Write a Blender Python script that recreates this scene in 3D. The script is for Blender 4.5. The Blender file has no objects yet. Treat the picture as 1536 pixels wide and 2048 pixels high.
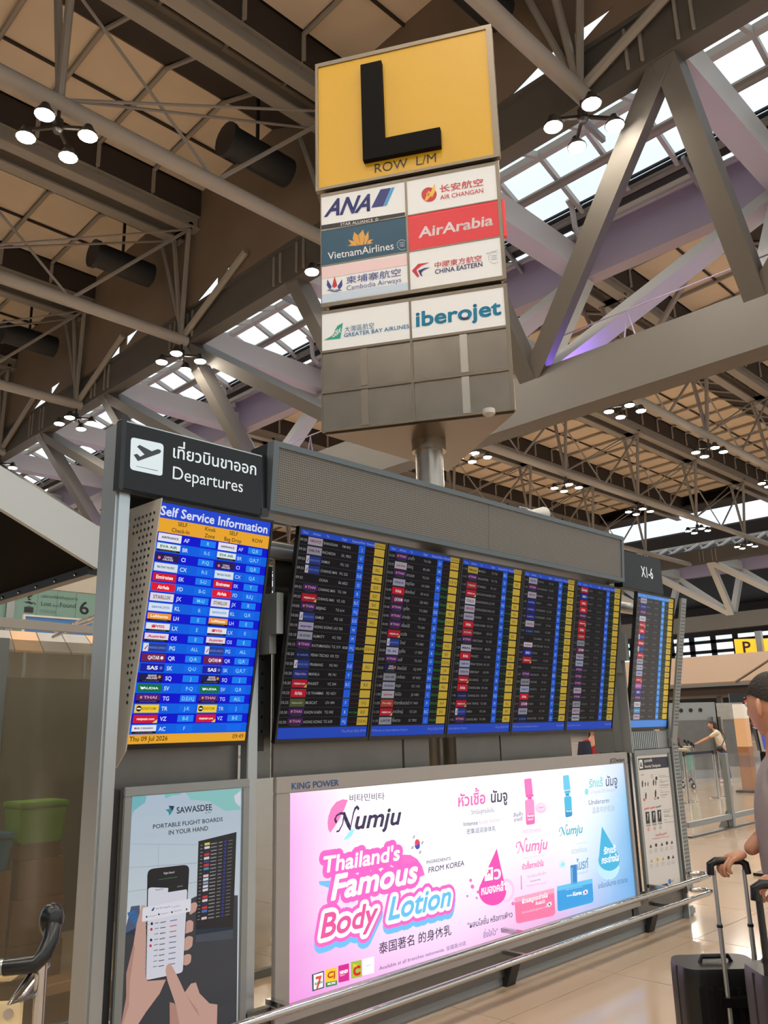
import bpy, bmesh, math, random
from mathutils import Vector, Matrix
random.seed(4)
SC = bpy.context.scene
COL = SC.collection
R = math.radians

# ------------------------------------------------------------------ camera
YAW, PITCH, ROLL, FPX = R(45.402), R(14.556), R(-1.409), 1666.75
fw = Vector((math.sin(YAW)*math.cos(PITCH), math.cos(YAW)*math.cos(PITCH), math.sin(PITCH)))
rt = Vector((math.cos(YAW), -math.sin(YAW), 0)); up = rt.cross(fw)
rx = rt*math.cos(ROLL) + up*math.sin(ROLL); uy = up*math.cos(ROLL) - rt*math.sin(ROLL)
cam = bpy.data.cameras.new('camera'); camo = bpy.data.objects.new('camera', cam); COL.objects.link(camo)
cam.sensor_fit = 'VERTICAL'; cam.sensor_height = 36; cam.sensor_width = 27; cam.lens = 36*FPX/2048
cam.clip_start = .05; cam.clip_end = 1000
camo.matrix_world = Matrix(((rx.x, uy.x, -fw.x, 0), (rx.y, uy.y, -fw.y, 0), (rx.z, uy.z, -fw.z, 1.6), (0, 0, 0, 1)))
SC.camera = camo

# ------------------------------------------------------------------ sky, exposure
SC.view_settings.view_transform = 'Standard'; SC.view_settings.look = 'None'
SC.view_settings.exposure = 0.0; SC.view_settings.gamma = 1.0; SC.view_settings.use_curve_mapping = False
LAMP = 290.0
w = bpy.data.worlds.new('sky'); SC.world = w; w.use_nodes = True
nt = w.node_tree; bg = nt.nodes['Background']
tc = nt.nodes.new('ShaderNodeTexCoord'); nz = nt.nodes.new('ShaderNodeTexNoise'); nz.inputs['Scale'].default_value = 3.2; nz.inputs['Detail'].default_value = 6
cr = nt.nodes.new('ShaderNodeValToRGB')
cr.color_ramp.elements[0].position = .38; cr.color_ramp.elements[0].color = (.70, .84, .98, 1)
cr.color_ramp.elements[1].position = .62; cr.color_ramp.elements[1].color = (1, 1, 1, 1)
nt.links.new(tc.outputs['Generated'], nz.inputs['Vector']); nt.links.new(nz.outputs['Fac'], cr.inputs['Fac']); nt.links.new(cr.outputs['Color'], bg.inputs['Color'])
bg.inputs['Strength'].default_value = 1.4
SC.cycles.max_bounces = 8; SC.cycles.diffuse_bounces = 4; SC.cycles.glossy_bounces = 4; SC.cycles.transparent_max_bounces = 12
SC.cycles.sample_clamp_indirect = 6.0; SC.cycles.use_light_tree = True

# ------------------------------------------------------------------ helpers
def lin(c):
    return tuple((x/255/12.92 if x/255 <= .04045 else ((x/255+.055)/1.055)**2.4) for x in c[:3])
MATS = {}
def mat(name, col, rough=.5, metal=0.0, emit=None, strength=1.0, noise=0.0, nscale=20, bump=0.0, aniso=False, spec=.5, alpha=1.0):
    if name in MATS: return MATS[name]
    m = bpy.data.materials.new(name); m.use_nodes = True; n = m.node_tree; b = n.nodes['Principled BSDF']
    c = lin(col); b.inputs['Base Color'].default_value = (*c, 1); b.inputs['Roughness'].default_value = rough; b.inputs['Metallic'].default_value = metal
    b.inputs['Specular IOR Level'].default_value = spec
    if emit: b.inputs['Emission Color'].default_value = (*lin(emit), 1); b.inputs['Emission Strength'].default_value = strength
    if noise or bump:
        tcn = n.nodes.new('ShaderNodeTexCoord'); mp = n.nodes.new('ShaderNodeMapping'); tx = n.nodes.new('ShaderNodeTexNoise')
        mp.inputs['Scale'].default_value = (nscale, nscale, nscale*(.06 if aniso else 1)); tx.inputs['Scale'].default_value = 1; tx.inputs['Detail'].default_value = 4
        n.links.new(tcn.outputs['Object'], mp.inputs['Vector']); n.links.new(mp.outputs['Vector'], tx.inputs['Vector'])
        if noise:
            mx = n.nodes.new('ShaderNodeMix'); mx.data_type = 'RGBA'
            mx.inputs['A'].default_value = (*[x*(1-noise) for x in c], 1); mx.inputs['B'].default_value = (*[min(1, x*(1+noise)) for x in c], 1)
            n.links.new(tx.outputs['Fac'], mx.inputs['Factor']); n.links.new(mx.outputs['Result'], b.inputs['Base Color'])
        if bump:
            bp = n.nodes.new('ShaderNodeBump'); bp.inputs['Strength'].default_value = bump; bp.inputs['Distance'].default_value = .02
            n.links.new(tx.outputs['Fac'], bp.inputs['Height']); n.links.new(bp.outputs['Normal'], b.inputs['Normal'])
    MATS[name] = m; return m
def print_mat(name, strength, rough=.35, diffuse=False):
    if name in MATS: return MATS[name]
    m = bpy.data.materials.new(name); m.use_nodes = True; n = m.node_tree; b = n.nodes['Principled BSDF']
    at = n.nodes.new('ShaderNodeVertexColor'); at.layer_name = 'ink'; b.inputs['Roughness'].default_value = rough
    if diffuse: n.links.new(at.outputs['Color'], b.inputs['Base Color'])
    else: b.inputs['Base Color'].default_value = (.004, .004, .005, 1); n.links.new(at.outputs['Color'], b.inputs['Emission Color']); b.inputs['Emission Strength'].default_value = strength
    MATS[name] = m; return m
def glass_mat(name, tint, clear, rough=.02, diff=None):
    if name in MATS: return MATS[name]
    m = bpy.data.materials.new(name); m.use_nodes = True; n = m.node_tree; n.nodes.clear()
    o = n.nodes.new('ShaderNodeOutputMaterial'); t = n.nodes.new('ShaderNodeBsdfTransparent'); t.inputs['Color'].default_value = (*tint, 1)
    g = n.nodes.new('ShaderNodeBsdfGlossy') ; g.inputs['Roughness'].default_value = rough; g.inputs['Color'].default_value = (.9, .9, .9, 1)
    mx = n.nodes.new('ShaderNodeMixShader'); mx.inputs[0].default_value = 1-clear
    if diff:
        d = n.nodes.new('ShaderNodeBsdfDiffuse'); d.inputs['Color'].default_value = (*lin(diff), 1)
        m2 = n.nodes.new('ShaderNodeMixShader'); m2.inputs[0].default_value = .35; n.links.new(d.outputs[0], m2.inputs[1]); n.links.new(g.outputs[0], m2.inputs[2]); n.links.new(m2.outputs[0], mx.inputs[2])
    else: n.links.new(g.outputs[0], mx.inputs[2])
    n.links.new(t.outputs[0], mx.inputs[1]); n.links.new(mx.outputs[0], o.inputs['Surface']); MATS[name] = m; return m

class MB:
    def __init__(s): s.v = []; s.f = []
    def add(s, vs, fs):
        o = len(s.v); s.v += [tuple(x) for x in vs]; s.f += [tuple(i+o for i in f) for f in fs]; return s
    def box(s, x0, x1, y0, y1, z0, z1):
        return s.add([(x0,y0,z0),(x1,y0,z0),(x1,y1,z0),(x0,y1,z0),(x0,y0,z1),(x1,y0,z1),(x1,y1,z1),(x0,y1,z1)],
                     [(0,3,2,1),(4,5,6,7),(0,1,5,4),(1,2,6,5),(2,3,7,6),(3,0,4,7)])
    def beam(s, p, q, w, h, upv=(0,0,1)):
        p, q = Vector(p), Vector(q); d = (q-p).normalized(); u = Vector(upv)
        if abs(d.dot(u)) > .98: u = Vector((1,0,0))
        a = d.cross(u).normalized(); b = a.cross(d)
        vs = []
        for c in (p, q): vs += [c+a*sx*w/2+b*sy*h/2 for sx, sy in ((-1,-1),(1,-1),(1,1),(-1,1))]
        return s.add(vs, [(0,1,2,3),(7,6,5,4),(0,4,5,1),(1,5,6,2),(2,6,7,3),(3,7,4,0)])
    def tube(s, pts, r, n=8, cap=True):
        pts = [Vector(p) for p in pts]; rr = r if isinstance(r, (list, tuple)) else [r]*len(pts); vs = []
        prev = None
        for i, p in enumerate(pts):
            d = (pts[min(i+1, len(pts)-1)]-pts[max(i-1, 0)]).normalized()
            if prev is None: prev = d.orthogonal().normalized()
            a = (prev-d*prev.dot(d)).normalized(); prev = a; b = d.cross(a)
            vs += [p+(a*math.cos(2*math.pi*k/n)+b*math.sin(2*math.pi*k/n))*rr[i] for k in range(n)]
        fs = [(i*n+k, i*n+(k+1)%n, (i+1)*n+(k+1)%n, (i+1)*n+k) for i in range(len(pts)-1) for k in range(n)]
        if cap: fs += [tuple(range(n-1, -1, -1)), tuple((len(pts)-1)*n+k for k in range(n))]
        return s.add(vs, fs)
    def lathe(s, c, prof, n=16):
        c = Vector(c); vs = [c+Vector((r*math.cos(2*math.pi*k/n), r*math.sin(2*math.pi*k/n), z)) for r, z in prof for k in range(n)]
        fs = [(i*n+k, i*n+(k+1)%n, (i+1)*n+(k+1)%n, (i+1)*n+k) for i in range(len(prof)-1) for k in range(n)]
        fs += [tuple(range(n-1, -1, -1)), tuple((len(prof)-1)*n+k for k in range(n))]
        return s.add(vs, fs)
    def prism(s, poly, vec):
        v = Vector(vec); n = len(poly); vs = [Vector(p) for p in poly]; vs += [p+v for p in vs]
        return s.add(vs, [tuple(range(n-1, -1, -1)), tuple(range(n, 2*n))]+[(i, (i+1)%n, (i+1)%n+n, i+n) for i in range(n)])
    def sphere(s, c, r, n=12, m=8, sc=(1,1,1)):
        c = Vector(c); vs = []
        for i in range(1, m):
            t = math.pi*i/m
            vs += [c+Vector((r*sc[0]*math.sin(t)*math.cos(2*math.pi*k/n), r*sc[1]*math.sin(t)*math.sin(2*math.pi*k/n), r*sc[2]*math.cos(t))) for k in range(n)]
        fs = [(i*n+k, (i+1)*n+k, (i+1)*n+(k+1)%n, i*n+(k+1)%n) for i in range(m-2) for k in range(n)]
        t = len(vs); vs += [c+Vector((0,0,r*sc[2])), c-Vector((0,0,r*sc[2]))]
        fs += [(t, k, (k+1)%n) for k in range(n)]+[(t+1, (m-2)*n+(k+1)%n, (m-2)*n+k) for k in range(n)]
        return s.add(vs, fs)
    def mesh(s, name, m, smooth=False, bevel=0):
        me = bpy.data.meshes.new(name); me.from_pydata(s.v, [], s.f); me.update()
        bm = bmesh.new(); bm.from_mesh(me)
        if bevel: bmesh.ops.bevel(bm, geom=[e for e in bm.edges if e.is_manifold and e.calc_face_angle(0) > .5], offset=bevel, segments=2, affect='EDGES', clamp_overlap=True)
        bmesh.ops.recalc_face_normals(bm, faces=bm.faces); bm.to_mesh(me); bm.free()
        if smooth:
            me.polygons.foreach_set('use_smooth', [True]*len(me.polygons))
            try: me.set_sharp_from_angle(angle=R(40))
            except Exception: pass
        if m: me.materials.append(m)
        return me
def setp(o, label=None, cat=None, group=None, kind=None):
    if label: o['label'] = label
    if cat: o['category'] = cat
    if group: o['group'] = group
    if kind: o['kind'] = kind
    return o
def link(o, parent=None):
    COL.objects.link(o)
    if parent is not None:
        o.parent = parent; r = parent; off = Vector((0,0,0))
        while r is not None: off += r.location; r = r.parent
        o.location = -off if o.type == 'MESH' else o.location
    return o
# parts are modelled in world coordinates; each part object sits at minus the sum of its ancestors' locations, so it lands in place
def part(name, mb, m, parent=None, label=None, kind=None, smooth=False, bevel=0):
    o = bpy.data.objects.new(name, mb if isinstance(mb, bpy.types.Mesh) else mb.mesh(name, m, smooth, bevel))
    link(o, parent); setp(o, label, None, None, kind); return o
def thing(name, label, cat, loc=(0,0,0), group=None, kind=None):
    o = bpy.data.objects.new(name, None); o.empty_display_size = .2; o.location = loc; COL.objects.link(o); return setp(o, label, cat, group, kind)
def whole(name, mb, m, label, cat, group=None, kind=None, smooth=False, bevel=0):
    o = part(name, mb, m, None, None, None, smooth, bevel); return setp(o, label, cat, group, kind)
KIDS = {}
def copy_tree(o, loc=None, label=None, parent=None, rotz=None):
    c = o.copy(); COL.objects.link(c)
    if parent is not None: c.parent = parent
    if loc is not None: c.location = loc
    if rotz is not None: c.rotation_euler = (0,0,rotz)
    if label: c['label'] = label
    for ch in [x for x in o.children]: copy_tree(ch, parent=c)
    return c
ORD = ['first','second','third','fourth','fifth','sixth','seventh','eighth','ninth','tenth','eleventh','twelfth']

# ------------------------------------------------------------------ lettering: text set on its own scratch scene, turned into flat polygons
TS = bpy.data.scenes.new('typesetting'); TCV = bpy.data.curves.new('type', 'FONT'); TCV.resolution_u = 3
TO = bpy.data.objects.new('type', TCV); TS.collection.objects.link(TO)
TC = {}
def glyphs(s, bold=0.0):
    k = (s, round(bold, 3))
    if k in TC: return TC[k]
    tones = [i for i, ch in enumerate(s) if '\u0e48' <= ch <= '\u0e4c' and i and s[i-1] in '\u0e31\u0e34\u0e35\u0e36\u0e37']
    if tones:   # Thai tone marks stand above the vowel mark
        i = tones[-1]; vs, fs, es = glyphs(s[:i]+s[i+1:], bold); mv, mf, me_ = glyphs(s[i], bold)
        adv = max(p[0] for p in glyphs(s[:i]+'l')[0])-max(p[0] for p in glyphs('l')[0]); n_ = len(vs)
        TC[k] = (vs+[(x+adv, y+.19) for x, y in mv], fs+[tuple(j+n_ for j in f) for f in mf], es+[(a+n_, b+n_) for a, b in me_]); return TC[k]
    TCV.body = s; TCV.offset = bold
    TCV.resolution_u = 2 if len(s) > 12 else 4
    vl = TS.view_layers[0]; vl.update(); me = TO.evaluated_get(vl.depsgraph).to_mesh()
    vs = [(v.co.x, v.co.y) for v in me.vertices]; fs = [tuple(p.vertices) for p in me.polygons]
    cnt = {}
    for f in fs:
        for i in range(len(f)):
            e = tuple(sorted((f[i], f[(i+1)%len(f)]))); cnt[e] = cnt.get(e, 0)+1
    es = [e for e, c in cnt.items() if c == 1]
    TC[k] = (vs, fs, es); return TC[k]
HREF = max(v[1] for v in glyphs('H')[0])
class Print:
    """flat print: coloured polygons and lettering in the (u, v) plane of a panel, each layer a fraction of a millimetre above the last"""
    def __init__(s): s.v = []; s.f = []; s.c = []
    def poly(s, pts, col, lay=1):
        o = len(s.v); s.v += [(p[0], p[1], lay) for p in pts]; s.f.append(tuple(range(o, o+len(pts)))); s.c.append(lin(col))
    def rect(s, u0, v0, u1, v1, col, lay=1): s.poly([(u0,v0),(u1,v0),(u1,v1),(u0,v1)], col, lay)
    def grad(s, u0, v0, u1, v1, cols, lay=0, n=24):
        # printed colour blend from left to right
        for i in range(n):
            t = (i+.5)/n*(len(cols)-1); k = min(int(t), len(cols)-2); t -= k
            s.rect(u0+(u1-u0)*i/n, v0, u0+(u1-u0)*(i+1)/n, v1, [cols[k][j]*(1-t)+cols[k+1][j]*t for j in range(3)], lay)
    def blend(s, u0, v0, u1, v1, rows, lay=0):
        # printed colour blend: a grid of corner colours, smooth in between
        R_, C_ = len(rows)-1, len(rows[0])-1
        for j in range(R_):
            for i in range(C_):
                o = len(s.v); q = [(i,j),(i+1,j),(i+1,j+1),(i,j+1)]
                s.v += [(u0+(u1-u0)*a/C_, v0+(v1-v0)*b/R_, lay) for a, b in q]; s.f.append((o,o+1,o+2,o+3)); s.c.append([lin(rows[b][a]) for a, b in q])
    def disc(s, u, v, r, col, lay=1, n=14): s.poly([(u+r*math.cos(2*math.pi*k/n), v+r*math.sin(2*math.pi*k/n)) for k in range(n)], col, lay)
    def text(s, txt, p0, p1, pt, col, bold=0.0, ref=0, lay=2):
        hh_ = math.hypot(pt[0]-p0[0], pt[1]-p0[1]); face = hh_ > .026 and all(ord(ch) < 0x250 for ch in txt)
        vs, fs, es = glyphs(txt, 0 if face else bold)
        if not vs: return []
        x0 = min(v[0] for v in vs); x1 = max(v[0] for v in vs); h = ref or HREF; o = len(s.v); q = []
        for x, y in vs:
            a = (x-x0)/(x1-x0); b = y/h
            q.append((p0[0]+a*(p1[0]-p0[0])+b*(pt[0]-p0[0]), p0[1]+a*(p1[1]-p0[1])+b*(pt[1]-p0[1])))
        s.v += [(a, b, lay) for a, b in q]; c = lin(col)
        for f in fs: s.f.append(tuple(i+o for i in f)); s.c.append(c)
        if face and bold >= .006: s.capsules([(q[a], q[b]) for a, b in es], bold*.8*hh_/HREF, col, lay, 0, 6)
        return [(q[a], q[b]) for a, b in es]
    def line(s, txt, u, v, h, col, bold=0.0, w=None, align='l', lay=2, ref=0):
        vs, fs, es = glyphs(txt, bold)
        if not vs: return
        nw = (max(p[0] for p in vs)-min(p[0] for p in vs))/(ref or HREF)*h; nw = w if w else nw
        if align == 'c': u -= nw/2
        if align == 'r': u -= nw
        s.text(txt, (u, v), (u+nw, v), (u, v+h), col, bold, ref, lay)
    def capsules(s, edges, r, col, lay, dv=0, n=10):
        # rounded outline round lettering
        c = lin(col); seen = set()
        for a, b in edges:
            for p in (a, b):
                k = (round(p[0], 3), round(p[1], 3))
                if k not in seen: seen.add(k); s.disc(p[0], p[1]+dv, r, col, lay, n)
            dx, dy = b[0]-a[0], b[1]-a[1]; l = math.hypot(dx, dy) or 1; nx, ny = -dy/l*r, dx/l*r
            s.poly([(a[0]+nx, a[1]+ny+dv), (a[0]-nx, a[1]-ny+dv), (b[0]-nx, b[1]-ny+dv), (b[0]+nx, b[1]+ny+dv)], col, lay)
    def stroke(s, pts, ws, col, lay):
        for (a, b), (wa, wb) in zip(zip(pts, pts[1:]), zip(ws, ws[1:])):
            dx, dy = b[0]-a[0], b[1]-a[1]; l = math.hypot(dx, dy) or 1; nx, ny = -dy/l/2, dx/l/2
            s.poly([(a[0]+nx*wa, a[1]+ny*wa), (a[0]-nx*wa, a[1]-ny*wa), (b[0]-nx*wb, b[1]-ny*wb), (b[0]+nx*wb, b[1]+ny*wb)], col, lay)
        for p, w_ in zip(pts, ws): s.disc(p[0], p[1], w_/2, col, lay, 10)
    def script(s, p0, p1, pt, col, lay):
        # brush-script word mark: swashed N drawn with strokes, the rest slanted letters
        ex = Vector((p1[0]-p0[0], p1[1]-p0[1])); ey = Vector((pt[0]-p0[0], pt[1]-p0[1])); L = ex.length; ey = Vector((ey.x, ey.y)); H = ey.length
        T = lambda x, y: (p0[0]+ex.x*x+ey.x*y, p0[1]+ex.y*x+ey.y*y)
        k = H*.2
        s.stroke([T(.0,-.02), T(.03,.0), T(.075,.35), T(.085,.8)], [k*.5, k*.45, k*.35, k*.6], col, lay)
        s.stroke([T(.085,.95), T(.12,.6), T(.17,.25), T(.2,.02)], [k*.7, k*1.3, k*1.3, k*.7], col, lay)
        s.stroke([T(.2,.0), T(.215,.45), T(.23,.9), T(.25,1.15), T(.28,1.24), T(.3,1.12)], [k*.4, k*.4, k*.5, k*.7, k*.7, k*.9], col, lay)
        s.stroke([T(.09,.9), T(.03,.96), T(-.03,.85), T(-.05,.65), T(-.03,.52)], [k*.9, k*.6, k*.5, k*.6, k*.9], col, lay)
        a = T(.27,0); b = T(1,0); c = (a[0]+ey.x*1.0+ex.x*.04, a[1]+ey.y*1.0+ex.y*.04)
        s.text('umju', a, b, c, col, .028, 0, lay)
    def ops(s, data):
        for o in data:
            if o[0] == 't': s.text(*o[1:])
            elif o[0] == 'p': s.poly(o[1], o[2], o[3])
            elif o[0] == 'n': s.script(*o[1:])
            elif o[0] == 'o':
                es = s.text(o[1], o[2], o[3], o[4], o[5], o[6], 0, 5)
                for a in o[7]: s.capsules(es, a[0], a[1], a[2], a[3] if len(a) > 3 else 0)
        return s
    def build(s, name, O, U, V, m, parent, eps=.0007, label=None):
        O, U, V = Vector(O), Vector(U).normalized(), Vector(V).normalized(); N = U.cross(V)
        me = bpy.data.meshes.new(name); me.from_pydata([tuple(O+U*a+V*b+N*(l*eps+.0005)) for a, b, l in s.v], [], s.f); me.update()
        ca = me.color_attributes.new('ink', 'FLOAT_COLOR', 'CORNER'); buf = []
        for p in me.polygons:
            c = s.c[p.index]
            if isinstance(c[0], tuple): [buf.extend((*k, 1.0)) for k in c]
            else: buf += [*c, 1.0]*p.loop_total
        ca.data.foreach_set('color', buf); me.materials.append(m)
        return part(name, me, None, parent, label)
# ------------------------------------------------------------------ materials
M = dict(
 steel=mat('brushed_steel', (166,157,144), .27, .92, noise=.2, nscale=7), dsteel=mat('dark_steel', (112,110,104), .38, .85, noise=.15, nscale=6),
 chrome=mat('polished_steel', (190,188,184), .14, 1.0), alu=mat('silver_aluminium', (176,182,182), .32, .85), alud=mat('dull_aluminium', (140,144,142), .45, .5),
 beam=mat('grey_painted_steel', (152,145,134), .5, 0, noise=.06, nscale=.8), girder=mat('grey_girder_paint', (90,86,80), .5, 0, noise=.05, nscale=.6), white=mat('off_white_paint', (188,185,178), .5), black=mat('black_plastic', (14,14,15), .3), dark=mat('dark_charcoal', (30,31,32), .5),
 fabric=mat('beige_membrane', (222,205,182), .85, 0, noise=.08, nscale=.5, spec=.1), louver=mat('dark_louvre', (52,44,38), .7), lamp=mat('lamp_light', (255,240,215), .5, emit=(255,243,226), strength=LAMP),
 violet=mat('violet_light', (150,110,255), .5, emit=(150,110,255), strength=32), floor=mat('beige_terrazzo', (180,157,133), .12, 0, noise=.07, nscale=1.3, spec=.6), joint=mat('floor_joint', (150,130,108), .4),
 sign=mat('sign_charcoal', (24,29,33), .42, spec=.25), yellow=mat('yellow_acrylic', (220,170,30), .4, emit=(238,180,30), strength=.03), paper=mat('white_acrylic', (225,225,222), .4, emit=(235,235,232), strength=.15),
 led=None, glass=glass_mat('clear_glass', (.985,.99,.985), .965), frost=glass_mat('smoked_glass', (.86,.84,.78), .62, .12, (132,128,112)), green=mat('green_glass', (104,134,120), .2), beige=mat('beige_canopy', (176,142,112), .6), greyp=mat('grey_canopy', (138,134,127), .6), orange=mat('tan_canopy', (182,140,98), .6),
 card=mat('brown_cardboard', (150,108,66), .8, noise=.1, nscale=6), lime=mat('lime_plastic', (120,175,45), .4), bluep=mat('blue_plastic', (70,130,165), .4), skin=mat('skin', (196,142,112), .5), hair=mat('dark_hair', (38,30,24), .6, noise=.2, nscale=120, bump=.3), tee=mat('grey_cotton', (150,140,142), .9, noise=.05, nscale=60), jeans=mat('blue_denim', (52,66,96), .9), cream=mat('cream_cotton', (215,202,178), .9), navy=mat('navy_cloth', (34,36,54), .9), red=mat('red_cloth', (150,36,44), .9), maroon=mat('maroon_nylon', (110,28,60), .7),
 case=mat('black_polycarbonate', (17,16,16), .36, spec=.5), case2=mat('charcoal_shell', (52,54,57), .38), tan=mat('cream_laminate', (236,214,164), .5), wallm=mat('beige_wall', (168,160,146), .7), bluesign=mat('blue_panel', (52,104,160), .5), chrome_d=mat('gun_metal', (84,80,76), .3, .8), shoe=mat('white_shoe', (205,200,195), .6), purple=mat('violet_lit_grey', (164,152,170), .5),
)
def led_mat():
    m = bpy.data.materials.new('led_matrix'); m.use_nodes = True; n = m.node_tree; b = n.nodes['Principled BSDF']; b.inputs['Roughness'].default_value = .6
    tcn = n.nodes.new('ShaderNodeTexCoord'); br = n.nodes.new('ShaderNodeTexBrick'); mp = n.nodes.new('ShaderNodeMapping'); mp.inputs['Rotation'].default_value = (R(90),0,0)
    br.inputs['Scale'].default_value = 1; br.offset = 0; br.inputs['Brick Width'].default_value = .0125; br.inputs['Row Height'].default_value = .0125; br.inputs['Mortar Size'].default_value = .0032; br.inputs['Mortar Smooth'].default_value = .3
    br.inputs['Color1'].default_value = (*lin((132,129,120)),1); br.inputs['Color2'].default_value = (*lin((126,123,114)),1); br.inputs['Mortar'].default_value = (*lin((78,77,73)),1)
    n.links.new(tcn.outputs['Object'], mp.inputs['Vector']); n.links.new(mp.outputs['Vector'], br.inputs['Vector']); n.links.new(br.outputs['Color'], b.inputs['Base Color']); return m
M['led'] = led_mat()
PM_AD = print_mat('lightbox_print', 1.05); PM_SCR = print_mat('screen_light', .8, .3); PM_SELF = print_mat('bright_screen_light', .97, .3)
for m_ in (PM_SCR, PM_SELF): m_.node_tree.nodes['Principled BSDF'].inputs['Specular IOR Level'].default_value = .06; PM_INK = print_mat('printed_ink', 0, .5, True); PM_SIGN = print_mat('backlit_sign_print', .0, .4, True); PM_POST = print_mat('poster_light', .72)

# ------------------------------------------------------------------ floor
fl = whole('floor', MB().box(-30,190,-25,130,-.3,-.006), M['joint'], None, None, kind='structure')
TILE = 1.2
tm = MB().box(.003,TILE-.003,.003,TILE-.003,-.02,0).mesh('floor_tile', M['floor'])
near = []; far = MB()
for i in range(-14, 70):
    for j in range(-14, 60):
        x, y = i*TILE+.55, j*TILE+.85
        d = math.hypot(x+.6, y+.6)
        near.append((0 if (x > 1 and y > -2 and y < x*1.1+2) else 40)+d); near[-1] = (near[-1], x, y)
near.sort()
for k, (d, x, y) in enumerate(near):
    if k < 200: o = bpy.data.objects.new('floor_tile', tm); o.location = (x, y, 0); COL.objects.link(o); o.parent = fl
    elif x < 62 and y < 45: far.add([(x+.003,y+.003,0),(x+TILE-.003,y+.003,0),(x+TILE-.003,y+TILE-.003,0),(x+.003,y+TILE-.003,0)], [(0,1,2,3)])
far.box(64.3,190,-25,130,-.01,0); far.box(-30,64.3,50,130,-.01,0)
part('far_floor_tiles', far, M['floor'], fl, kind='stuff')

# ------------------------------------------------------------------ main trusses with skylight (run along Y)
def node_y(k): return 8.0+8.4*k
def main_truss(ox, label, panes, k0=-2, k1=11, y0=-14, y1=104):
    t = thing('main_roof_truss', label, 'roof truss', (ox+24.9, 20, 20)); X = lambda v: v+ox; gm = M['girder'] if ox == 0 else M['white']  # far truss: light on its posts and diagonals painted in as off-white
    part('girder', MB().box(X(19.8),X(20.5),y0,y1,19.95,21.7).box(X(19.68),X(20.62),y0,y1,21.55,21.7), M['girder'], t)
    part('girder', MB().box(X(28.9),X(29.6),y0,y1,19.95,22).box(X(28.78),X(29.72),y0,y1,21.9,22.02), M['purple'], t)  # lilac tone: the purplish light on this girder is put into its colour
    part('bottom_chord', MB().box(X(24.4),X(25.4),y0,y1,12.4,14.3), M['girder'], t)
    for k in range(k0, k1+1):
        y = node_y(k); q = y+(8.4 if k < 2 else -8.4)
        part('post', MB().beam((X(20.17),y,20.15),(X(24.75),y,14.1),.7,.66,(0,1,0)), gm, t)
        part('post', MB().beam((X(29.25),y,20.15),(X(25.05),y,14.1),.7,.66,(0,1,0)), M['white'], t)  # right-hand posts and diagonals: brightness of the lit side put into the paint
        if k != 2:
            part('diagonal', MB().beam((X(20.17),y,20.15),(X(24.75),q,14.1),.64,.64,(1,0,.5)), gm, t)
            part('diagonal', MB().beam((X(29.25),y,20.15),(X(25.05),q,14.1),.64,.64,(1,0,-.5)), M['white'], t)
        part('cross_beam', MB().box(X(20.5),X(28.9),y-.42,y+.42,20.05,21.2), M['white'], t)
        for dy in (-1.0,-.55,.55,1.0): part('stiffener', MB().box(X(19.72),X(19.8),y+dy-.04,y+dy+.04,20.1,21.5), M['beam'], t)
    # violet accent strips on top of the bottom chord
    if ox == 0:
        for k in range(0, 7): part('accent_light', MB().box(X(25.22),X(25.34),node_y(k)-3,node_y(k)+3,14.3,14.36), M['violet'], t)
        part('cable_rail', MB().tube([(X(24.5),y0,15.3),(X(24.5),y1,15.3)], .03, 5), M['purple'], t)
        rp = MB()
        for k in range(k0*2, k1*2): rp.tube([(X(24.5),node_y(k/2)-.2,14.3),(X(24.5),node_y(k/2),15.3),(X(24.5),node_y(k/2)+.2,14.3)], .03, 5)
        part('rail_stanchions', rp, M['purple'], t, kind='stuff')
    # skylight on the truss: ridge at X 24.9, purlins, mullions, panes
    A, B, Cc = (X(20.55),21.75), (X(24.9),23.48), (X(28.1),22.35)
    part('ridge_beam', MB().beam((B[0],y0,B[1]),(B[0],y1,B[1]),.3,.3), M['white'], t)
    pl_ = MB().tube([(X(26.05),y0,22.72),(X(26.05),y1,22.72)], .19, 8)
    part('purlin_tube', pl_, M['beam'], t, smooth=True)
    part('eave_beam', MB().beam((Cc[0],y0,Cc[1]),(Cc[0],y1,Cc[1]),.35,.3), M['beam'], t)
    st = 2.1; n = int((y1-y0)/st); mm = MB().beam((B[0],0,B[1]),(Cc[0],0,Cc[1]),.16,.26).beam((A[0],0,A[1]),(B[0],0,B[1]),.16,.26).mesh('mullion', M['white'])
    mid = ((B[0]+Cc[0])/2, (B[1]+Cc[1])/2)
    pm = []
    for a, b in ((B,mid),(mid,Cc),(A,B)): pm.append(MB().beam((a[0],.1,a[1]+.12),(b[0],.1,b[1]+.12),.02,.02).mesh('x', None) if 0 else MB().add([(a[0],.06,a[1]+.12),(b[0],.06,b[1]+.12),(b[0],st-.06,b[1]+.12),(a[0],st-.06,a[1]+.12),(a[0],.06,a[1]+.15),(b[0],.06,b[1]+.15),(b[0],st-.06,b[1]+.15),(a[0],st-.06,a[1]+.15)], [(0,3,2,1),(4,5,6,7),(0,1,5,4),(1,2,6,5),(2,3,7,6),(3,0,4,7)]).mesh('pane', M['glass']))
    loc0 = -Vector(t.location); gl = MB()
    for i in range(n):
        y = y0+i*st
        o = bpy.data.objects.new('mullion', mm); o.location = loc0+Vector((0,y,0)); COL.objects.link(o); o.parent = t
        if panes and -2 < y < 62:
            for m_ in pm: o = bpy.data.objects.new('pane', m_); o.location = loc0+Vector((0,y,0)); COL.objects.link(o); o.parent = t
        else:
            for a, b in ((B,mid),(mid,Cc),(A,B)): gl.add([(a[0],y+.06,a[1]+.13),(b[0],y+.06,b[1]+.13),(b[0],y+st-.06,b[1]+.13),(a[0],y+st-.06,a[1]+.13)], [(0,1,2,3)])
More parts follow.
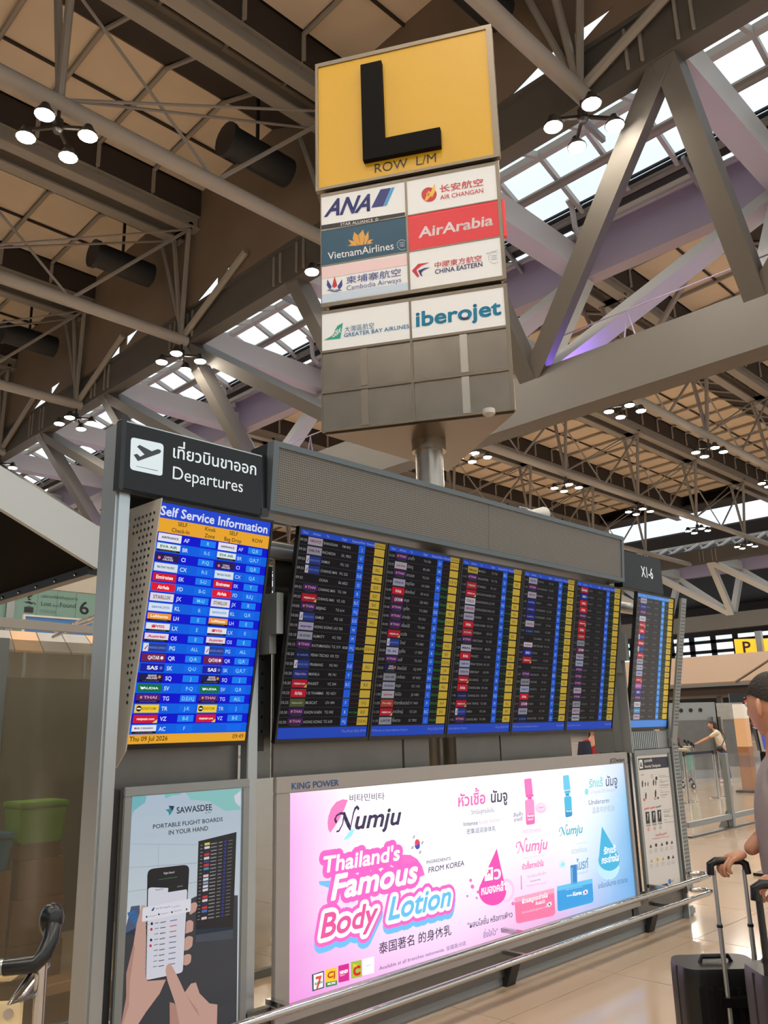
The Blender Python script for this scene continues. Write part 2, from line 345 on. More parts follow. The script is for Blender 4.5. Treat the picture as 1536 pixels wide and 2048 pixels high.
    part('far_panes', gl, M['glass'], t, kind='stuff')
    # services along the right girder: pipes, cable trays
    if ox == 0:
        part('drain_pipe', MB().tube([(X(28.75),y0,22.0),(X(28.75),y1,22.0)], .13, 8), M['white'], t, smooth=True)
        part('duct', MB().tube([(X(28.3),y0,22.35),(X(28.3),y1,22.35)], .28, 8), M['dark'], t, smooth=True)
        for dx, dz in ((27.75,22.42),(27.95,22.62),(27.6,22.55)): part('cable_tray', MB().box(X(dx),X(dx+.12),y0,y1,dz,dz+.08), M['dark'], t)
        for k in range(0, 6):
            y = node_y(k)-.75
            part('drain_bend', MB().tube([(X(27.2),y,22.7),(X(27.5),y,22.5),(X(27.6),y,21.6),(X(27.9),y,21.3),(X(28.5),y+.3,21.4),(X(28.75),y+.6,21.9)], .12, 7), M['white'], t, smooth=True)
            part('bracket', MB().beam((X(27.6),y+3.6,22.3),(X(29.1),y+3.6,21.5),.14,.2).beam((X(22.3),y+5,22.1),(X(24.2),y+5,22.0),.16,.22), M['alud'], t)
    return t
main_truss(0, 'great triangular grey roof truss with glazed skylight crossing behind the yellow sign', True)
main_truss(77.7, 'distant triangular roof truss with skylight at far right above the beige canopies', False, 0, 11)

# ------------------------------------------------------------------ secondary trusses (run along X) and the pleated roof between them
TY = lambda k: 10.45+11.1*k
BAYS = [(-20.0, 19.75), (36.4, 97.0)]
NODES = [[-13.8, -2.7, 8.4, 19.45], [41.7+11.1*i for i in range(5)]]
def sec_truss(k, b, label):
    x0, x1 = BAYS[b]; y = TY(k)
    t = thing('secondary_roof_truss', label, 'roof truss', ((x0+x1)/2, y, 20), 'secondary trusses carrying the pleated roof')
    part('lower_tube', MB().tube([(30.05 if b else x0,y,20),(x1,y,20)], .27, 12), M['beam'], t, smooth=True)
    for s in (-1, 1):
        yy = y+s*.68
        part('upper_beam', MB().box(x0,x1,yy-.3,yy+.3,26.3,26.4).box(x0,x1,yy-.3,yy+.3,25.6,25.7).box(x0,x1,yy-.07,yy+.07,25.7,26.3), M['beam'], t)
    nd = NODES[b]; tr = MB()
    for i, x in enumerate(nd):
        for s in (-1, 1):
            part('strut', MB().tube([(x,y,20.1),(x-.2,y+s*.68,25.7)], .13, 6), M['beam'], t)
        if i+1 < len(nd):
            xn = nd[i+1]; xm = (x+xn)/2
            for s in (-1, 1): part('tie_rod', MB().tube([(x+.1,y,20.2),(xn-.2,y+s*.68,25.6)], .055, 5), M['beam'], t)
            part('brace', MB().tube([(xm,y,20.1),(xn-.2,y-.68,25.6)], .09, 6), M['beam'], t)
            part('brace', MB().tube([(xm,y,20.1),(x-.2,y+.68,25.6)], .06, 6), M['beam'], t)
        for s in (-1, 1): tr.beam((x-.2,y-.9,25.75),(x-.2,y+.9,25.75),.15,.3)
    for j in range(int((x1-x0)/2.76)): tr.beam((x0+1.3+j*2.76,y-.9,26.35),(x0+1.3+j*2.76,y+.9,26.35),.12,.16)
    part('tie_plates', tr, M['beam'], t, kind='stuff')
    e = x1-.15 if b == 0 else 41.7
    part('end_brace', MB().tube([(e,y-.1,20.3),((19.45 if b == 0 else e-.3),y-5.2,(22.4 if b == 0 else 25.9))], .17, 7), M['beam'], t, smooth=True)
    part('end_brace', MB().tube([(e,y+.1,20.3),(e-.3,y+1.9,25.9)], .12, 7), M['beam'], t, smooth=True)
for k in range(-2, 9):
    for b in (0, 1):
        nm = ORD[k+2]
        sec_truss(k, b, f"{nm} secondary truss from the camera side, {'left of' if b == 0 else 'beyond'} the skylight truss")
ceil = thing('ceiling', None, None, (20, 20, 27), kind='structure')
CL = -Vector(ceil.location)
def prof(k): y = TY(k); return [(y+.95,26.35),(y+4.35,27.95),(y+7.2,27.85),(y+10.0,27.7),(y+10.12,26.35)]
RP = 2.763
def slab(a, b, th, w, g=.05):
    (ya, za), (yb, zb) = a, b
    return MB().add([(g,ya,za),(w-g,ya,za),(w-g,yb,zb),(g,yb,zb),(g,ya,za+th),(w-g,ya,za+th),(w-g,yb,zb+th),(g,yb,zb+th)], [(0,3,2,1),(4,5,6,7),(0,1,5,4),(1,2,6,5),(2,3,7,6),(3,0,4,7)])
pz = prof(0)
seg_m = []
for (a, b, m_, nm) in ((pz[0],pz[1],M['louver'],'louvre_panel'),(pz[1],pz[2],M['fabric'],'fabric_panel'),(pz[2],pz[3],M['fabric'],'fabric_panel')):
    seg_m.append((nm, slab((a[0]+.03,a[1]+.03),(b[0]-.03,b[1]+.03),.12,RP).mesh(nm, m_)))
seg_m.append(('louvre_panel', MB().box(.05,RP-.05,pz[4][0]-.06,pz[4][0]+.06,26.35,27.7).mesh('louvre_panel', M['louver'])))
rib = MB().tube([(0,pz[0][0]-.3,26.3),(0,pz[1][0],pz[1][1]-.12),(0,pz[3][0],pz[3][1]-.12),(0,pz[3][0]+.02,26.4)], .1, 6).mesh('rib', M['beam'])
seam = MB().box(0,RP,pz[2][0]-.05,pz[2][0]+.05,pz[2][1]-.1,pz[2][1]+.02).mesh('seam_bar', M['louver'])
rest = {M['louver'].name: MB(), M['fabric'].name: MB(), M['beam'].name: MB()}
npan = 0
def raw(me, dx, dy, key): rest[key].add([(v.co.x+dx, v.co.y+dy, v.co.z) for v in me.vertices], [tuple(p.vertices) for p in me.polygons])
for k in range(-2, 8):
    for b in (0, 1):
        x0, x1 = BAYS[b]; x0, x1 = (x0, 19.75) if b == 0 else (x0, x1)
        n = int((x1-x0)/RP)
        for i in range(n):
            x = (x1-(i+1)*RP) if b == 0 else (x0+i*RP); dy = TY(k)-TY(0)
            single = (b == 0 and 0 <= k <= 3 and i < 6) or (b == 1 and 0 <= k <= 3 and i < 9)
            for nm, me in seg_m+[('rib', rib), ('seam_bar', seam)]:
                if single:
                    o = bpy.data.objects.new(nm, me); o.location = CL+Vector((x,dy,0)); COL.objects.link(o); o.parent = ceil
                else: raw(me, x, dy, me.materials[0].name)
for nm, key in (('far_louvre_panels','dark_louvre'),('far_fabric_panels','beige_membrane'),('far_ribs','grey_painted_steel')): part(nm, rest[key], MATS[key], ceil, kind='stuff')
# roof over each truss beam pair, and gable strips beside the skylight girder (with the small triangular openings the sky shows through)
cap_ = MB()
for k in range(-2, 9):
    for b in (0, 1): cap_.box(BAYS[b][0],BAYS[b][1],TY(k)-1.0,TY(k)+1.0,26.42,26.5)
cap_.box(94.5,98.0,-25,120,26.45,26.65).box(108,190,-25,120,26.45,26.65).box(97.0,97.1,-25,120,26.5,28.4)
part('gutter_roof', cap_, M['louver'], ceil)
for k in range(-2, 8):
    y = TY(k); p = prof(k)
    for b in (0, 1):
        x0, x1 = BAYS[b]; dk = MB()
        for (ya, za), (yb, zb) in zip(p, p[1:4]): dk.prism([(x0,ya-.06,za+.2),(x0,yb+.06,zb+.2),(x0,yb+.06,zb+.26),(x0,ya-.06,za+.26)], (x1-x0,0,0))
        dk.box(x0,x1,p[3][0]-.1,p[4][0]+.3,27.85,27.95); dk.box(x0,x1,p[4][0]+.08,p[4][0]+.16,26.4,27.9)
        part('roof_deck', dk, M['louver'], ceil)
    part('gable_panel', MB().prism([(36.3,y-1.0,25.0),(36.3,y-1.0,26.5),(36.3,y+.95,26.5),(36.3,y+4.4,28.1),(36.3,y+10.1,27.9),(36.3,y+10.1,25.0)], (.08,0,0)), mat('gable_cloth',(128,110,90),.85,noise=.2,nscale=.4), ceil)
    part('gable_panel', MB().prism([(19.66,y-1.0,22.45),(19.66,y-1.0,26.5),(19.66,y+.95,26.5),(19.66,y+4.4,28.1),(19.66,y+10.1,27.9),(19.66,y+10.1,22.45)], (.08,0,0)), mat('gable_cloth',(128,110,90),.85,noise=.2,nscale=.4), ceil)
# strip between girder and gable: the sky shows through small triangular openings
tips = [3.8+9.35*i for i in range(-2, 11)]
for i, T in enumerate(tips):
    a, n_ = T-9.35, T
    part('gable_strip', MB().prism([(19.66,n_,21.7),(19.66,n_-1.9,22.38),(19.66,n_-1.9,22.45),(19.66,n_,22.45)], (.08,0,0)), mat('gable_cloth',(128,110,90),.85,noise=.2,nscale=.4), ceil)
    part('gable_strip', MB().prism([(19.66,n_-1.9,21.7),(19.66,n_-1.9,22.45),(19.66,n_-2.6,22.45),(19.66,n_-2.6,21.75),(19.66,n_-2.6,21.7)], (.08,0,0)), mat('gable_cloth',(128,110,90),.85,noise=.2,nscale=.4), ceil)
    part('gable_strip', MB().prism([(19.66,n_-2.6,21.7),(19.66,n_-2.6,21.8),(19.66,n_-4.0,22.45),(19.66,a,22.45),(19.66,a,21.7)], (.08,0,0)), mat('gable_cloth',(128,110,90),.85,noise=.2,nscale=.4), ceil)
for k in range(0, 5):
    y = TY(k)
    if 0 <= k <= 4:
        d = thing('air_duct', f'large dark round air duct outlet under the roof by the {ORD[k]} skylight opening', 'air duct', (17.5,y+2.6,23.6), 'round air ducts beside the skylight truss')
        part('duct_barrel', MB().tube([(15.9,y+2.3,24.2),(18.9,y+2.3,24.2)], .62, 16), M['dark'], d, smooth=True)
        part('duct_rim', MB().tube([(15.8,y+2.3,24.2),(16.0,y+2.3,24.2)], .7, 16), M['dark'], d, smooth=True)
        part('hanger', MB().box(17.3,17.42,y+2.25,y+2.35,24.75,27.1), M['dark'], d)

# ------------------------------------------------------------------ lamp clusters
def cluster(loc, label):
    x, y, z = loc
    t = thing('lamp_cluster', label, 'light', (x,y,z), 'four-lamp clusters hung under the roof tubes')
    part('hub', MB().lathe((x,y,z), [(.1,0),(.16,.1),(.16,.45),(.06,.5),(.06,.95)], 8), M['chrome_d'], t)
    for a in (45, 135, 225, 315):
        dx, dy = math.cos(R(a)), math.sin(R(a)); px, py = x+dx*.92, y+dy*.92
        part('arm', MB().beam((x+dx*.1,y+dy*.1,z+.2),(px,py,z+.12),.09,.09), M['chrome_d'], t)
        h = part('lamp_head', MB().lathe((px,py,z-.12), [(.30,-.02),(.30,.03),(.2,.16),(.12,.34)], 12), M['chrome_d'], t, smooth=True)
        part('lens', MB().lathe((px,py,z-.17), [(.25,0),(.27,.03)], 12), M['lamp'], h)
    return t
cl0 = None
PL = [(x,k,'behind') for k in (-2,-1) for x in (-13.8,-2.7,8.4,19.5,41.7)]+[(8.4,k,'left') for k in range(0,5)]+[(19.5,k,'girder') for k in range(0,5)]+[(-2.7,k,'left') for k in range(0,3)]+[(41.7+11.1*i,k,'right') for k in range(0,6) for i in range(5)]
cnt = {}
for x, k, side in PL:
    i = cnt.get((side,k), 0); cnt[(side,k)] = i+1
    if side == 'behind': lb = f"cluster of four round lamps overhead behind the camera, {ORD[i]} of the {'farther' if k == -2 else 'nearer'} row"
    elif side == 'left': lb = f"cluster of four round lamps under the {ORD[k]} roof tube, {'nearest' if x > 0 else 'second'} left of the skylight truss"
    elif side == 'girder': lb = f"cluster of four round lamps where the {ORD[k]} roof tube meets the skylight truss"
    else: lb = f"cluster of four round lamps under the {ORD[k]} roof tube, {ORD[i]} beyond the skylight truss"
    loc = (x, TY(k), 18.98)
    if cl0 is None: cl0 = cluster(loc, lb)
    else: copy_tree(cl0, loc, lb)
# unseen side walls of the hall, added to shape the daylight, behind and left of the camera: solid below, window band above
for nm, (x0,x1,y0,y1), za, zb in (('wall_left',(-28.4,-28,-25,130),8,12),('wall_front',(-28,186,-25.4,-25),2,21)):
    wl = whole(nm, MB().box(x0,x1,y0,y1,0,za).box(x0,x1,y0,y1,zb,30), mat('hall_wall_grey',(62,60,56),.7) if za == 8 else M['wallm'], None, None, kind='structure')
    mm2 = MB()
    for i in range(60):
        if x1-x0 > 5: mm2.box(x0+i*3.6,x0+i*3.6+.3,y0,y1,za,zb)
        elif i < 43: mm2.box(x0,x1,y0+i*3.6,y0+i*3.6+.3,za,zb)
    part('window_mullions', mm2, M['alud'], wl, kind='stuff')
# end wall of the hall far to the right, a grid of bright windows
wf = whole('wall_far', MB().box(186,186.4,-25,120,0,12).box(186,186.4,-25,120,20,30), M['louver'], None, None, kind='structure')
wm = MB()
for j in range(30): wm.box(186,186.3,-25+j*5,-25+j*5+1.2,12,20)
for z in (13.8, 16.2, 18.4): wm.box(186,186.3,-25,120,z,z+.7)
part('window_mullions', wm, M['louver'], wf, kind='stuff')
part('window_glass', MB().box(186.1,186.15,-25,120,12,20), M['glass'], wf)
# ------------------------------------------------------------------ printed artwork, in metres on each panel
ROW_SIGN = [
 ('t','ROW  L/M',(0.465,5.953),(0.971,5.946),(0.466,6.034),(25,22,20),0,0,2),
 ('t','ANA',(0.031,5.648),(0.408,5.629),(0.088,5.793),(32,42,122),0.03,0,2),
 ('p',[(0.424,5.652),(0.505,5.804),(0.591,5.801),(0.523,5.647)],(32,42,122),1),
 ('p',[(0.526,5.647),(0.595,5.801),(0.622,5.801),(0.553,5.649)],(60,160,220),1),
 ('p',[(-0.002,5.573),(0.7,5.556),(0.698,5.512),(-0.002,5.532)],(25,22,22),1),
 ('t','STAR ALLIANCE ☆',(0.164,5.535),(0.486,5.522),(0.163,5.56),(225,225,225),0.004,0,2),
 ('p',[(-0.004,5.519),(0.705,5.503),(0.703,5.199),(-0.001,5.206)],(18,78,105),0),
 ('p',[(0.325,5.33),(0.306,5.417),(0.351,5.467),(0.367,5.405),(0.349,5.329)],(225,165,70),1),
 ('p',[(0.312,5.33),(0.264,5.396),(0.276,5.46),(0.321,5.41),(0.329,5.338)],(225,165,70),1),
 ('p',[(0.356,5.328),(0.367,5.401),(0.396,5.446),(0.397,5.381),(0.373,5.33)],(225,165,70),1),
 ('p',[(0.305,5.33),(0.222,5.343),(0.252,5.356),(0.226,5.398),(0.282,5.375)],(225,165,70),1),
 ('p',[(0.38,5.329),(0.394,5.363),(0.435,5.363),(0.41,5.341),(0.434,5.33),(0.388,5.327)],(225,165,70),1),
 ('t','VietnamAirlines',(0.056,5.249),(0.6,5.244),(0.054,5.313),(240,240,240),0.008,0,2),
 ('p',[(0.693,5.282),(0.69,5.284),(0.684,5.287),(0.676,5.289),(0.668,5.291),(0.66,5.292),(0.653,5.292),(0.647,5.292),(0.643,5.291)],(210,220,225),2),
 ('p',[(0.693,5.267),(0.689,5.27),(0.683,5.272),(0.676,5.274),(0.668,5.276),(0.66,5.277),(0.652,5.278),(0.647,5.278),(0.643,5.277)],(210,220,225),2),
 ('p',[(0.692,5.253),(0.688,5.255),(0.683,5.258),(0.676,5.26),(0.668,5.262),(0.66,5.263),(0.652,5.263),(0.646,5.263),(0.642,5.262)],(210,220,225),2),
 ('p',[(0.686,5.308),(0.692,5.307),(0.692,5.3),(0.685,5.301)],(210,220,225),2),
 ('p',[(0.671,5.316),(0.678,5.315),(0.678,5.308),(0.671,5.309)],(210,220,225),2),
 ('p',[(0.656,5.318),(0.663,5.317),(0.663,5.31),(0.656,5.311)],(210,220,225),2),
 ('p',[(0.642,5.314),(0.649,5.312),(0.648,5.305),(0.642,5.306)],(210,220,225),2),
 ('p',[(0.632,5.303),(0.638,5.302),(0.638,5.295),(0.631,5.296)],(210,220,225),2),
 ('p',[(0.625,5.289),(0.632,5.288),(0.632,5.28),(0.625,5.281)],(210,220,225),2),
 ('p',[(0.625,5.272),(0.632,5.271),(0.632,5.264),(0.625,5.265)],(210,220,225),2),
 ('p',[(0.63,5.256),(0.638,5.254),(0.638,5.247),(0.63,5.248)],(210,220,225),2),
 ('p',[(0.641,5.242),(0.648,5.241),(0.648,5.233),(0.641,5.235)],(210,220,225),2),
 ('p',[(0.655,5.233),(0.662,5.231),(0.662,5.224),(0.655,5.225)],(210,220,225),2),
 ('p',[(0.67,5.23),(0.677,5.228),(0.676,5.221),(0.67,5.222)],(210,220,225),2),
 ('p',[(0.685,5.233),(0.691,5.232),(0.691,5.224),(0.684,5.226)],(210,220,225),2),
 ('p',[(0.002,5.185),(0.704,5.178),(0.703,5.088),(0.002,5.088)],(245,214,214),1),
 ('p',[(0.001,4.947),(0.698,4.937),(0.698,4.879),(0.001,4.873)],(205,220,236),1),
 ('p',[(0.084,5.006),(0.048,5.076),(0.043,5.022),(0.07,4.978)],(45,62,140),2),
 ('p',[(0.108,4.966),(0.105,4.97),(0.099,4.974),(0.089,4.977),(0.078,4.98),(0.066,4.981),(0.056,4.981),(0.049,4.979),(0.046,4.976)],(45,62,140),2),
 ('p',[(0.132,4.998),(0.171,5.055),(0.173,5.0),(0.146,4.965)],(45,62,140),2),
 ('p',[(0.17,4.955),(0.168,4.959),(0.16,4.963),(0.15,4.967),(0.139,4.97),(0.127,4.971),(0.117,4.971),(0.11,4.969),(0.108,4.966)],(45,62,140),2),
 ('p',[(0.088,5.005),(0.109,5.091),(0.131,5.007),(0.108,4.989)],(205,40,50),3),
 ('p',[(0.07,4.967),(0.073,4.963),(0.081,4.96),(0.094,4.956),(0.108,4.953),(0.122,4.951),(0.134,4.951),(0.143,4.952),(0.146,4.954)],(45,62,140),2),
 ('t','柬埔寨航空',(0.204,5.011),(0.65,5.008),(0.205,5.071),(60,70,150),0.004,0.84,2),
 ('t','Cambodia Airways',(0.207,4.949),(0.651,4.949),(0.207,4.991),(70,85,160),0.004,0,2),
 ('p',[(0.96,5.663),(0.959,5.68),(0.953,5.697),(0.944,5.712),(0.932,5.725),(0.917,5.735),(0.902,5.74),(0.886,5.742),(0.871,5.738),(0.858,5.73),(0.848,5.719),(0.841,5.705),(0.838,5.688),(0.84,5.671),(0.845,5.654),(0.854,5.639),(0.867,5.626),(0.881,5.616),(0.897,5.611),(0.913,5.61),(0.927,5.613),(0.94,5.621),(0.951,5.632),(0.957,5.647)],(205,45,50),1),
 ('p',[(0.859,5.624),(0.887,5.693),(0.911,5.688),(0.93,5.731),(0.948,5.765),(0.952,5.698),(0.926,5.648),(0.91,5.655),(0.884,5.628)],(245,190,80),2),
 ('p',[(0.874,5.681),(0.896,5.71),(0.911,5.695),(0.894,5.662)],(245,190,80),2),
 ('t','长安航空',(0.985,5.68),(1.329,5.673),(0.986,5.74),(205,50,60),0.01,0.84,2),
 ('t','AIR CHANGAN',(0.987,5.611),(1.326,5.606),(0.987,5.648),(205,60,70),0.01,0,2),
 ('p',[(0.728,5.496),(1.434,5.502),(1.43,5.204),(0.725,5.197)],(230,52,62),0),
 ('t','AirArabia',(0.806,5.307),(1.382,5.309),(0.813,5.394),(250,235,235),0.035,0,2),
 ('p',[(0.739,5.031),(0.79,5.081),(0.88,5.078),(0.814,5.059),(0.775,5.03),(0.794,4.974),(0.783,4.963)],(205,40,55),1),
 ('p',[(0.788,5.023),(0.837,5.037),(0.883,5.035),(0.828,5.016),(0.812,4.997),(0.822,4.967),(0.803,4.981)],(40,50,110),1),
 ('t','中國東方航空',(0.918,5.023),(1.282,5.022),(0.92,5.071),(200,45,60),0.008,0.84,2),
 ('t','CHINA EASTERN',(0.919,4.97),(1.285,4.972),(0.92,5.007),(50,55,110),0.02,0,2),
 ('p',[(1.406,5.04),(1.402,5.043),(1.396,5.046),(1.388,5.048),(1.38,5.05),(1.372,5.051),(1.364,5.051),(1.357,5.051),(1.353,5.05)],(150,155,165),2),
 ('p',[(1.405,5.025),(1.401,5.027),(1.395,5.03),(1.388,5.032),(1.379,5.034),(1.371,5.035),(1.363,5.036),(1.357,5.035),(1.352,5.034)],(150,155,165),2),
 ('p',[(1.404,5.009),(1.4,5.012),(1.394,5.014),(1.387,5.017),(1.378,5.018),(1.37,5.02),(1.362,5.02),(1.356,5.02),(1.351,5.018)],(150,155,165),2),
 ('p',[(1.4,5.068),(1.405,5.067),(1.405,5.06),(1.399,5.061)],(150,155,165),2),
 ('p',[(1.384,5.077),(1.39,5.076),(1.39,5.069),(1.383,5.07)],(150,155,165),2),
 ('p',[(1.368,5.079),(1.374,5.078),(1.374,5.071),(1.367,5.072)],(150,155,165),2),
 ('p',[(1.353,5.074),(1.359,5.073),(1.359,5.066),(1.353,5.067)],(150,155,165),2),
 ('p',[(1.342,5.063),(1.348,5.061),(1.348,5.054),(1.341,5.056)],(150,155,165),2),
 ('p',[(1.335,5.047),(1.341,5.046),(1.34,5.039),(1.334,5.04)],(150,155,165),2),
 ('p',[(1.334,5.029),(1.34,5.027),(1.34,5.021),(1.334,5.022)],(150,155,165),2),
 ('p',[(1.34,5.011),(1.345,5.01),(1.345,5.003),(1.339,5.004)],(150,155,165),2),
 ('p',[(1.35,4.996),(1.356,4.995),(1.356,4.988),(1.35,4.989)],(150,155,165),2),
 ('p',[(1.364,4.986),(1.37,4.985),(1.37,4.978),(1.364,4.979)],(150,155,165),2),
 ('p',[(1.38,4.983),(1.387,4.982),(1.386,4.975),(1.38,4.976)],(150,155,165),2),
 ('p',[(1.396,4.987),(1.402,4.986),(1.402,4.979),(1.395,4.98)],(150,155,165),2),
 ('t','SKYTEAM',(1.321,5.065),(1.405,5.076),(1.322,5.079),(150,155,165),0,0,2),
 ('p',[(0.016,4.551),(0.081,4.578),(0.129,4.657),(0.173,4.675),(0.151,4.545),(0.08,4.548)],(40,165,140),1),
 ('t','GBA',(0.083,4.558),(0.151,4.593),(0.095,4.607),(255,255,255),0.02,0,2),
 ('t','大灣區航空',(0.185,4.595),(0.425,4.594),(0.186,4.641),(60,120,165),0.0,0.84,2),
 ('t','GREATER BAY AIRLINES',(0.181,4.55),(0.701,4.549),(0.181,4.582),(20,110,165),0.012,0,2),
 ('t','iberojet',(0.759,4.552),(1.4,4.554),(0.761,4.669),(18,140,180),0.035,0,2),
 ('p',[(1.088,4.576),(1.092,4.569),(1.098,4.563),(1.106,4.557),(1.116,4.553),(1.126,4.55),(1.137,4.548),(1.147,4.548),(1.156,4.55),(1.164,4.553),(1.171,4.558)],(40,45,90),3),
]
DEPARTURES = [
 ('p',[(0.044,0.237),(0.045,0.243),(0.047,0.248),(0.05,0.252),(0.055,0.254),(0.062,0.255),(0.195,0.259),(0.202,0.258),(0.208,0.256),(0.212,0.252),(0.214,0.247),(0.215,0.241),(0.215,0.116),(0.215,0.109),(0.212,0.104),(0.209,0.101),(0.203,0.099),(0.196,0.098),(0.065,0.098),(0.059,0.099),(0.054,0.101),(0.05,0.105),(0.048,0.11),(0.047,0.116)],(232,244,246),1),
 ('p',[(0.061,0.171),(0.078,0.18),(0.095,0.169),(0.116,0.185),(0.076,0.214),(0.089,0.226),(0.153,0.209),(0.182,0.226),(0.198,0.226),(0.202,0.217),(0.194,0.207),(0.084,0.145)],(40,48,54),3),
 ('p',[(0.077,0.12),(0.189,0.121),(0.189,0.118),(0.077,0.118)],(40,48,54),3),
 ('t','เที่ยวบินขาออก',(0.267,0.204),(0.761,0.213),(0.267,0.252),(238,246,246),0.012,0.558,2),
 ('t','Departures',(0.27,0.097),(0.678,0.104),(0.27,0.16),(238,246,246),0.004,0,2),
]
AD_FRAME = [
 ('t','KING POWER',(0.104,1.303),(0.433,1.302),(0.104,1.334),(45,85,150),0.012,0,2),
 ('t','JCDecaux',(3.307,1.297),(3.536,1.298),(3.312,1.326),(45,48,60),0.012,0,2),
]
